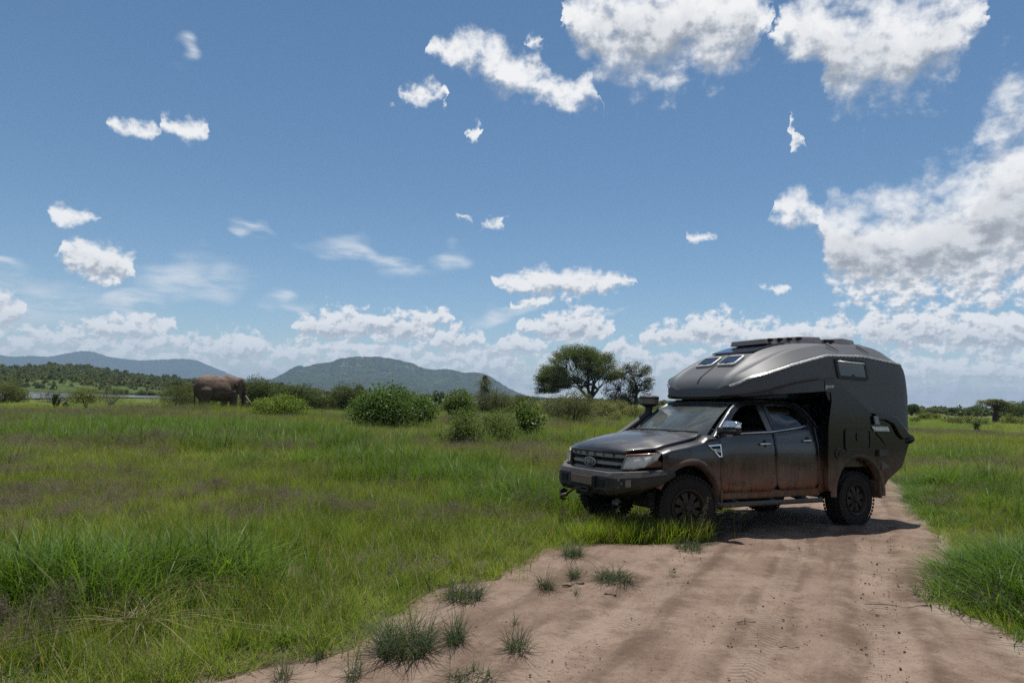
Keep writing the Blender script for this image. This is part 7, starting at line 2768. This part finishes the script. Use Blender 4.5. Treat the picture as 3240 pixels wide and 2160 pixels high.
def sand_tuft(label, x, y, w, h, n, seed, mat=None, name='grass_tuft', prost=0.5, wid=0.010, extra=None):
    rng = np.random.default_rng(seed)
    V, T, Q = blades(int(n * 2.2), rng, h * 1.5, 0.55, w * 0.48, wid, 0.35, 0.55, segs=4, prostrate=prost, radial=1.8)
    V[:, :2] *= np.array([1.0, 0.75])
    m = np.percentile(np.abs(V[:, 0]), 98)
    V[:, 0] *= (w / 2) / m
    V[:, 2] *= h / np.percentile(V[:, 2], 98.5)
    me = fast_mesh(name, V, tri=T, quad=Q)
    o = link(name, me, mat or G_DARK)
    o.location = (x, y, z1(x, y) + 0.004)
    tag(o, label, 'grass tuft', 'grass tufts on the sand')
    return o


def build_tufts():
    T = [('wide low dark grass tuft on the sand at the meadow edge', -0.35, 5.92, 0.52, 0.15, 150),
         ('largest grass tuft growing on the sand at the lower picture edge', -0.66, 4.74, 0.66, 0.20, 260),
         ('grass tuft right behind the largest tuft on the sand', -0.34, 4.92, 0.34, 0.20, 90),
         ('lone spreading grass tuft on the bare sand right of the largest tuft', 0.10, 4.78, 0.34, 0.15, 70),
         ('long flat dark grass tuft in the middle of the sand track edge', 1.02, 6.60, 0.56, 0.13, 150),
         ('small tuft just left of the long flat dark grass tuft', 0.66, 6.72, 0.26, 0.12, 60),
         ('green tuft in front of the small tuft beside the fallen stick', 0.37, 6.32, 0.32, 0.14, 70),
         ('dark tuft in the notch of the meadow edge below the truck', 0.71, 7.52, 0.42, 0.16, 110),
         ('flat creeping grass plant at the bottom picture edge', -0.20, 4.26, 0.44, 0.07, 60),
         ('thin tuft in the bottom row left of the creeping plant', -0.90, 4.27, 0.26, 0.13, 34),
         ('spindly tuft at the bottom picture edge near the meadow', -1.30, 4.20, 0.26, 0.16, 30),
         ('very small dark tuft beside the meadow corner at the bottom', -1.19, 4.55, 0.13, 0.09, 30),
         ('tiny grass sprout alone on the sand above the lone tuft', 0.09, 5.30, 0.12, 0.09, 14),
         ('tiny sprout on the sand right of the long flat tuft', 1.66, 6.95, 0.15, 0.06, 14),
         ('dark round tuft behind the camper at the road bend', 9.1, 15.75, 1.00, 0.30, 170),
         ('pale tuft at the tip of the grass tongue below the front wheel', 2.10, 8.05, 0.45, 0.10, 90),
         ('tiny sprout on the track in the shade of the truck', 3.20, 9.35, 0.14, 0.06, 16),
         ('small brown tuft at the right edge of the track', 5.02, 7.62, 0.24, 0.10, 40),
         ('thin brown tuft on the sand left of the lush right clump', 3.78, 6.38, 0.30, 0.14, 26),
         ('tiny sprout beside the creeping plant at the bottom edge', 0.62, 6.10, 0.11, 0.08, 12)]
    for i, (lab, x, y, w, h, n) in enumerate(T):
        sand_tuft(lab, x, y, w, h, n, 300 + i, prost=0.75 if 'flat' in lab or 'creeping' in lab else 0.4, wid=0.010)
    # taller seed stems that stand before the front wheel
    for i, (lab, x, y, h) in enumerate([('tallest single grass stem with forked seed head before the front wheel', 1.72, 8.30, 0.62), ('drooping seed stems beside the front wheel on the track side', 2.86, 8.72, 0.42), ('feathery grass heads standing before the bumper', 1.30, 8.52, 0.48), ('bent seed stem leaning across the front wheel rim', 2.22, 8.18, 0.50)]):
        rng = np.random.default_rng(400 + i)
        me = seed_mesh('seed_stem', 3 if i else 2, rng, h, 0.06, 0.05, 22, 0.0042, 0.2 if i != 1 else 0.5)
        o = link('seed_stem', me, [G_STEM, G_STEM])
        o.location = (x, y, z1(x, y))
        tag(o, lab, 'grass stem', 'seed stems by the truck')
    # dry straw lying in the foreground meadow
    for i, (lab, x, y, w) in enumerate([('flattened bundle of dry straw in the lower left meadow', -2.45, 4.75, 0.42), ('small wisp of dry straw in the dark lush clump', -2.45, 5.50, 0.30)]):
        rng = np.random.default_rng(500 + i)
        V, T_, Q = blades(46, rng, w * 0.8, 0.5, w * 0.3, 0.006, 1.1, 0.5, segs=3, prostrate=0.9)
        V[:, 2] = V[:, 2] * 0.5 + 0.16
        o = link('straw_bundle', fast_mesh('straw_bundle', V, tri=T_, quad=Q), G_STRAW)
        o.location = (x, y, z1(x, y))
        tag(o, lab, 'straw', 'dry straw in the meadow')


def build_litter():
    rng = np.random.default_rng(9)
    # sticks
    wood = mat_bark('stick_wood', (0.05, 0.036, 0.026), (0.13, 0.095, 0.068))
    for i, (lab, x, y, L, ang) in enumerate([('curved brown stick lying beside the small tufts', 0.62, 6.42, 0.24, 0.35), ('short dark stick on the sand right of the curved stick', 0.92, 6.13, 0.10, -0.5), ('thin forked twig lying on the right half of the track', 1.88, 5.48, 0.16, 0.2), ('small dark twig near the bottom right of the track', 2.0, 4.95, 0.14, 0.05), ('long dry grass stalk lying in from the right clump', 3.40, 6.05, 0.55, 0.1)]):
        b = MB()
        n = 7
        pts = []
        for k in range(n):
            f = k / (n - 1) - 0.5
            pts.append((f * L, 0.10 * L * math.sin(f * 5 + i), 0.010 + 0.006 * math.sin(k * 2.1 + i)))
        r0 = 0.009 if i < 2 else 0.004
        b.tube(pts, [r0 * (0.7 + 0.4 * math.sin(k * 1.3)) for k in range(n)], 6)
        if i == 2:
            b.tube([pts[3], (pts[3][0] + 0.03, 0.06, 0.02), (pts[3][0] + 0.05, 0.10, 0.012)], [0.004, 0.003, 0.002], 5)
        o = b.obj('stick', wood, smooth=True)
        o.location = (x, y, z1(x, y) + 0.012)
        o.rotation_euler = (0, 0, ang)
        tag(o, lab, 'stick', 'sticks on the sand')
    # pebbles and clods: far too many to count
    src = []
    pm = simple('pebble_dark', (0.065, 0.042, 0.032), 0.9, var=0.4)
    pm2 = simple('pebble_sand', (0.22, 0.15, 0.105), 0.9, var=0.35)
    for k in range(4):
        bm = bmesh.new()
        bmesh.ops.create_icosphere(bm, subdivisions=1, radius=1.0)
        for v in bm.verts:
            v.co *= rng.uniform(0.65, 1.2)
            v.co.z *= 0.65
        me = bpy.data.meshes.new('pebble')
        bm.to_mesh(me)
        bm.free()
        src.append((me, [pm if k < 2 else pm2]))
    n = 26000
    y = rng.uniform(3.3, 16, n) ** 1.0
    x = rng.uniform(-3, 9, n)
    m = road_dist(x, y) < -0.02
    x, y = x[m], y[m]
    cl = fbm(x * 1.4, y * 1.4, 3, 131)
    m = rng.uniform(size=len(x)) < sstep(0.30, 0.62, cl) * 0.8 + 0.1
    x, y = x[m], y[m]
    n = len(x)
    s = 0.0025 + 0.010 * rng.uniform(0, 1, n) ** 7 + 0.0030 * rng.uniform(0, 1, n)
    z = zg(x, y) + 0.010
    scatter('pebbles', src, np.stack([x, y, z], -1), np.stack([rng.normal(0, .3, n), rng.normal(0, .3, n), rng.uniform(0, 6.28, n)], -1), np.stack([s, s * rng.uniform(0.7, 1.2, n), s], -1), rng.choice([0, 1, 2, 3], n, p=[.36, .34, .15, .15]))


def build_scrub():
    """far scrub and woodland of the plain and the near hill"""
    rng = np.random.default_rng(12)
    src = []
    for k in range(5):
        P, _ = lobes_points(110, 1.0, 0.62 if k < 3 else 0.85, rng, 7, shell=0.6)
        d = P - np.array([0, 0, 0.1])
        V, Q = leaf_quads(P, 0.26, rng, aspect=0.8, dirs=d / (np.linalg.norm(d, axis=1)[:, None] + 1e-6), jitter=0.7)
        src.append((fast_mesh('scrub', V, quad=Q), [LEAF['olive3'] if k == 0 else LEAF['olive']]))
    X, Y, Z, S = [], [], [], []
    # plain
    n = 26000
    r = 150 + (3600 - 150) * rng.uniform(0, 1, n) ** 1.9
    a = np.radians(rng.uniform(-46, 46, n))
    x, y = r * np.sin(a), r * np.cos(a)
    dens = fbm(x / 130, y / 260, 4, 141)
    k = (rng.uniform(size=n) < sstep(0.42, 0.60, dens) * np.interp(r, [150, 320, 800], [0.12, 0.5, 1.0])) & (river_dist(x, y) > 8) & ~((np.degrees(a) < -19) & (r < 1100))
    k &= road_dist(x, y) > 5
    X.append(x[k]); Y.append(y[k]); Z.append(zg(x[k], y[k]))
    S.append(np.interp(r[k], [150, 600, 3600], [2.2, 3.6, 6.0]) * rng.uniform(0.6, 1.4, k.sum()))
    # low growth that ties the bushes of the middle distance together
    n = 520
    az = rng.uniform(-25, 16, n)
    r = rng.uniform(66, 130, n)
    x, y = r * np.sin(np.radians(az)), r * np.cos(np.radians(az))
    k = (river_dist(x, y) > 8) & (rng.uniform(size=n) < sstep(0.38, 0.6, fbm(x / 16, y / 30, 3, 147)))
    fine = []
    for q in range(4):
        Pf, _ = lobes_points(420, 1.0, 0.6, rng, 9, shell=0.5)
        d = Pf - np.array([0, 0, 0.1])
        V, Q = leaf_quads(Pf, 0.10, rng, aspect=0.55, dirs=d / (np.linalg.norm(d, axis=1)[:, None] + 1e-6), jitter=0.8)
        fine.append((fast_mesh('undergrowth', V, quad=Q), [LEAF[('olive', 'dark2', 'olive3', 'yellow')[q]]]))
    nk = int(k.sum())
    su = rng.uniform(1.0, 2.8, nk)
    scatter('undergrowth', fine, np.stack([x[k], y[k], zg(x[k], y[k]) - 0.05], -1), np.stack([np.zeros(nk), np.zeros(nk), rng.uniform(0, 6.28, nk)], -1), np.stack([su, su, su * rng.uniform(0.8, 1.25, nk)], -1), rng.integers(0, 4, nk))
    # near hill: open grass low down, closed bush higher up
    aa, H, r0, rc = NEARHILL
    n = 34000
    az = rng.uniform(-47, aa[-1], n)
    t = rng.uniform(0, 1, n) ** 0.75
    r = r0 + (rc - r0) * t
    hh = np.interp(az, aa, H) * (t ** 0.85 * (1 - 0.18 * np.sin(t * math.pi))) - 1.5
    x, y = r * np.sin(np.radians(az)), r * np.cos(np.radians(az))
    dens = fbm(x / 60, y / 60, 4, 151)
    lim = np.interp(t, [0, 0.16, 0.30, 0.45, 1.0], [0.03, 0.06, 0.35, 0.6, 0.8])
    k = (rng.uniform(size=n) < lim * sstep(0.25, 0.5, dens))
    X.append(x[k]); Y.append(y[k]); Z.append(np.maximum(hh[k], zg(x[k], y[k])))
    S.append(np.interp(t[k], [0, 1], [2.0, 2.9]) * np.exp(rng.normal(0, 0.35, k.sum())))
    # meadow of the far bank
    n = 700
    az = rng.uniform(-46, -16, n)
    r = rng.uniform(265, 420, n)
    x, y = r * np.sin(np.radians(az)), r * np.cos(np.radians(az))
    k = (river_dist(x, y) > 6) & (rng.uniform(size=n) < 0.22)
    X.append(x[k]); Y.append(y[k]); Z.append(zg(x[k], y[k]) + 0.0)
    S.append(rng.uniform(1.4, 3.2, k.sum()))
    # scrub behind the camera, seen only in the truck's gloss
    n = 420
    az = rng.uniform(115, 290, n)
    r = rng.uniform(26, 75, n)
    x, y = r * np.sin(np.radians(az)), r * np.cos(np.radians(az))
    k = np.abs(x) > 5
    X.append(x[k]); Y.append(y[k]); Z.append(zg(x[k], y[k]))
    S.append(rng.uniform(2.5, 7.0, k.sum()))
    x, y, z, s = map(np.concatenate, (X, Y, Z, S))
    n = len(x)
    scatter('distant_scrub', src, np.stack([x, y, z - 0.1], -1), np.stack([np.zeros(n), np.zeros(n), rng.uniform(0, 6.28, n)], -1), np.stack([s, s, s * rng.uniform(0.75, 1.2, n)], -1), rng.integers(0, 5, n))


build_grass()
build_tufts()
build_litter()
build_scrub()

# ------------------------------------------------------------------ elephant
def mat_elephant():
    m, N = mat_new('elephant_hide')
    tc = N.new('ShaderNodeTexCoord').outputs['Object']
    w = N.noise(tc, 1.4, 5.0, 0.6)
    f = N.noise(N.vmath('MULTIPLY', tc, (1.0, 1.0, 2.6)), 9.0, 6.0, 0.7)
    col = N.mix(N.mapr(w, 0.3, 0.7), (0.068, 0.046, 0.034), (0.125, 0.088, 0.066))
    col = N.mix(N.math('MULTIPLY', N.mapr(f, 0.5, 0.7), 0.6), col, (0.045, 0.034, 0.027))
    # uneven paler tone towards the top of the back
    s = N.new('ShaderNodeSeparateXYZ', {0: tc})
    col = N.mix(N.math('MULTIPLY', N.mapr(N.math('ADD', s.outputs[2], N.math('MULTIPLY', w, 0.8)), 2.6, 3.1), 0.65), col, (0.22, 0.165, 0.13))
    p = principled(N, col=col, rough=0.9, spec=0.2)
    N.l.new(bump(N, f, 0.9, 0.06), p.inputs['Normal'])
    return finish(m, N, p.outputs[0])


def build_elephant():
    """body space: x towards the head, y to its left (away from the camera), z up; about 2.8 m at the shoulder"""
    bm = bmesh.new()

    def ell(c, r, rot=(0, 0, 0)):
        M = Matrix.Translation(c) @ Matrix.Rotation(rot[2], 4, 'Z') @ Matrix.Rotation(rot[1], 4, 'Y') @ Matrix.Rotation(rot[0], 4, 'X') @ Matrix.Diagonal((*r, 1))
        bmesh.ops.create_uvsphere(bm, u_segments=24, v_segments=16, radius=1.0, matrix=M)

    def chain(pts, n=10):
        """tapered tube of overlapping rings: (x, y, z, r)"""
        b = MB()
        P = np.array(pts, float)
        t = np.linspace(0, len(P) - 1, (len(P) - 1) * 5 + 1)
        Q = np.stack([np.interp(t, range(len(P)), P[:, k]) for k in range(4)], -1)
        b.tube([q[:3] for q in Q], [q[3] for q in Q], 18)
        vs = [bm.verts.new(v) for v in b.v]
        for f in b.f:
            bm.faces.new([vs[i] for i in f])

    # trunk of the body: rump, barrel, shoulder
    ell((-1.00, 0, 1.82), (0.78, 0.66, 0.88), (0, 0.18, 0))
    ell((-0.75, 0, 2.12), (0.62, 0.50, 0.62))
    ell((0.00, 0, 1.66), (1.10, 0.78, 0.80))
    ell((0.05, 0, 1.90), (1.05, 0.58, 0.74))
    ell((0.78, 0, 1.85), (0.66, 0.60, 0.86))
    ell((0.72, 0, 2.22), (0.48, 0.40, 0.52))
    ell((0.90, 0, 1.50), (0.46, 0.58, 0.62))
    # spine ridge with the dip behind the shoulder
    chain([(-1.35, 0, 2.20, 0.22), (-0.80, 0, 2.58, 0.18), (-0.25, 0, 2.52, 0.18), (0.25, 0, 2.50, 0.18), (0.70, 0, 2.60, 0.18), (1.15, 0, 2.42, 0.25)])
    # hip bones
    ell((-0.98, 0.42, 2.22), (0.24, 0.16, 0.24))
    ell((-0.98, -0.42, 2.22), (0.24, 0.16, 0.24))
    # legs: thigh, knee, shank, foot
    for y, dx in ((0.36, 0.12), (-0.36, -0.14)):
        chain([(-1.02 + dx, y * 0.5, 2.15, 0.05), (-1.04 + dx, y * 0.62, 1.98, 0.30), (-1.05 + dx, y * 0.9, 1.60, 0.46), (-1.00 + dx, y, 1.22, 0.39), (-0.98 + dx, y, 0.85, 0.27), (-1.10 + dx, y, 0.48, 0.215), (-1.08 + dx, y, 0.16, 0.23), (-1.04 + dx, y, 0.0, 0.26)])
    for y, dx in ((0.36, -0.20), (-0.36, 0.08)):
        chain([(0.88, y * 0.5, 2.05, 0.05), (0.88, y * 0.7, 1.85, 0.28), (0.90 + dx * 0.5, y * 0.92, 1.50, 0.36), (0.92 + dx, y, 1.15, 0.30), (0.94 + dx, y, 0.80, 0.235), (0.93 + dx, y, 0.42, 0.205), (0.94 + dx, y, 0.14, 0.225), (0.95 + dx, y, 0.0, 0.25)])
    # neck and head, carried low, forehead steep
    chain([(0.95, 0, 2.00, 0.60), (1.35, 0, 2.02, 0.52), (1.62, 0, 2.04, 0.46)])
    ell((1.72, 0, 2.08), (0.40, 0.40, 0.52), (0, 0.25, 0))
    ell((1.66, 0, 2.38), (0.30, 0.30, 0.26))
    ell((1.88, 0, 1.86), (0.30, 0.33, 0.40))
    ell((1.68, 0, 1.58), (0.24, 0.24, 0.20))
    ell((1.88, -0.24, 2.06), (0.13, 0.10, 0.14))
    ell((1.88, 0.24, 2.06), (0.13, 0.10, 0.14))
    # tusk sockets
    ell((2.02, -0.20, 1.50), (0.14, 0.12, 0.20), (0, -0.4, 0))
    ell((2.02, 0.20, 1.50), (0.14, 0.12, 0.20), (0, -0.4, 0))
    # trunk reaching down to the grass
    chain([(1.98, 0, 1.80, 0.27), (2.08, 0, 1.45, 0.215), (2.10, 0, 1.08, 0.18), (2.04, 0, 0.72, 0.15), (1.96, 0, 0.42, 0.125), (1.90, 0.02, 0.18, 0.105), (1.98, 0.04, 0.04, 0.085)])
    # tail
    chain([(-1.66, 0, 2.05, 0.11), (-1.78, -0.03, 1.80, 0.075), (-1.80, -0.06, 1.45, 0.055), (-1.77, -0.06, 1.10, 0.045), (-1.74, -0.05, 0.92, 0.05)])
    # ears: broad flaps lying back against the neck
    for sg in (-1, 1):
        out = [(1.62, 2.52), (1.38, 2.56), (1.16, 2.44), (1.06, 2.15), (1.08, 1.82), (1.20, 1.50), (1.38, 1.18), (1.50, 1.02), (1.56, 1.22), (1.60, 1.55), (1.66, 1.90), (1.70, 2.25)]
        ring = []
        for (x, z) in out:
            k = (1.70 - x) / 0.64
            ring.append((x, sg * (0.46 + 0.22 * k + 0.05 * math.sin(z * 9)), z))
        c0 = (1.42, sg * 0.60, 1.92)
        n = len(ring)
        th = 0.045
        A = [bm.verts.new((x, y + sg * th, z)) for x, y, z in ring]
        B = [bm.verts.new((x, y - sg * th, z)) for x, y, z in ring]
        ca = bm.verts.new((c0[0], c0[1] + sg * (th - 0.02), c0[2]))
        cb = bm.verts.new((c0[0], c0[1] - sg * (th + 0.02), c0[2]))
        for i in range(n):
            j = (i + 1) % n
            fa = (ca, A[i], A[j]) if sg < 0 else (ca, A[j], A[i])
            fb = (cb, B[j], B[i]) if sg < 0 else (cb, B[i], B[j])
            bm.faces.new(fa)
            bm.faces.new(fb)
            bm.faces.new((A[i], B[i], B[j], A[j]) if sg < 0 else (A[j], B[j], B[i], A[i]))
        # root of the ear against the head
        ell((1.62, sg * 0.40, 2.15), (0.12, 0.16, 0.38))
    bmesh.ops.recalc_face_normals(bm, faces=bm.faces)
    me = bpy.data.meshes.new('body')
    bm.to_mesh(me)
    bm.free()
    root = empty('elephant', (-23.9, 53.2, 0))
    body = link('body', me, mat_elephant(), root)
    add_mod(body, 'REMESH', mode='VOXEL', voxel_size=0.034, use_smooth_shade=True)
    add_mod(body, 'SMOOTH', factor=0.5, iterations=5)
    apply_mods(body)
    body.data.shade_smooth()
    # loose folds of skin
    co = np.zeros(len(body.data.vertices) * 3, np.float32)
    body.data.vertices.foreach_get('co', co)
    co = co.reshape(-1, 3)
    nrm = np.zeros(len(co) * 3, np.float32)
    body.data.vertices.foreach_get('normal', nrm)
    nrm = nrm.reshape(-1, 3)
    fold = fbm(co[:, 0] * 2.4 + co[:, 2] * 1.2, co[:, 2] * 0.9 + co[:, 1], 3, 161) - 0.5
    co += nrm * (fold * 0.075)[:, None].astype(np.float32)
    body.data.vertices.foreach_set('co', co.ravel())
    body.data.update()
    ivory = simple('ivory', (0.62, 0.55, 0.42), 0.45, var=0.15)
    for sg in (-1, 1):
        b = MB()
        b.tube([(2.00, sg * 0.20, 1.46), (2.12, sg * 0.23, 1.22), (2.28, sg * 0.24, 1.02), (2.46, sg * 0.22, 0.88), (2.62, sg * 0.19, 0.82)], [0.062, 0.058, 0.05, 0.036, 0.012], 12)
        b.obj('tusk', ivory, root, smooth=True)
        b = MB()
        b.lathe([(0.0, 0.03), (0.022, 0.022), (0.03, 0.0)], 12, Matrix.Translation((1.955, sg * 0.295, 2.02)) @ Matrix.Rotation(R_(-90 * sg), 4, 'X'))
        b.obj('eye', M_DARK, root, smooth=True)
    rng = np.random.default_rng(7)
    b = MB()
    for k in range(26):
        a = rng.normal(size=3) * 0.05
        b.tube([(-1.74 + a[0] * 0.3, -0.05 + a[1] * 0.3, 0.95), (-1.73 + a[0], -0.05 + a[1], 0.66 + a[2])], [0.010, 0.004], 4)
    tag(b.obj('tail_hair', M_DARK, root), kind='stuff')
    root.rotation_euler = (0, 0, R_(55))
    root.location = (-22.8, 53.4, z1(-22.8, 53.4) - 0.14)
    root.scale = (1.10,) * 3
    tag(root, 'brown grey elephant with a long tusk standing in the meadow', 'elephant')


build_elephant()

# ------------------------------------------------------------------ the air between here and the hills
def build_haze():
    b = MB()
    b.box((0, 6000, 177), (34000, 15000, 366))
    m, N = mat_new('haze_air')
    v = N.n.new('ShaderNodeVolumePrincipled')
    v.inputs['Color'].default_value = (0.42, 0.59, 0.84, 1)
    v.inputs['Density'].default_value = 1.0e-4
    v.inputs['Anisotropy'].default_value = 0.0
    o = N.n.new('ShaderNodeOutputMaterial')
    N.l.new(v.outputs[0], o.inputs['Volume'])
    ob = b.obj('haze', m)
    tag(ob, kind='stuff')


build_haze()
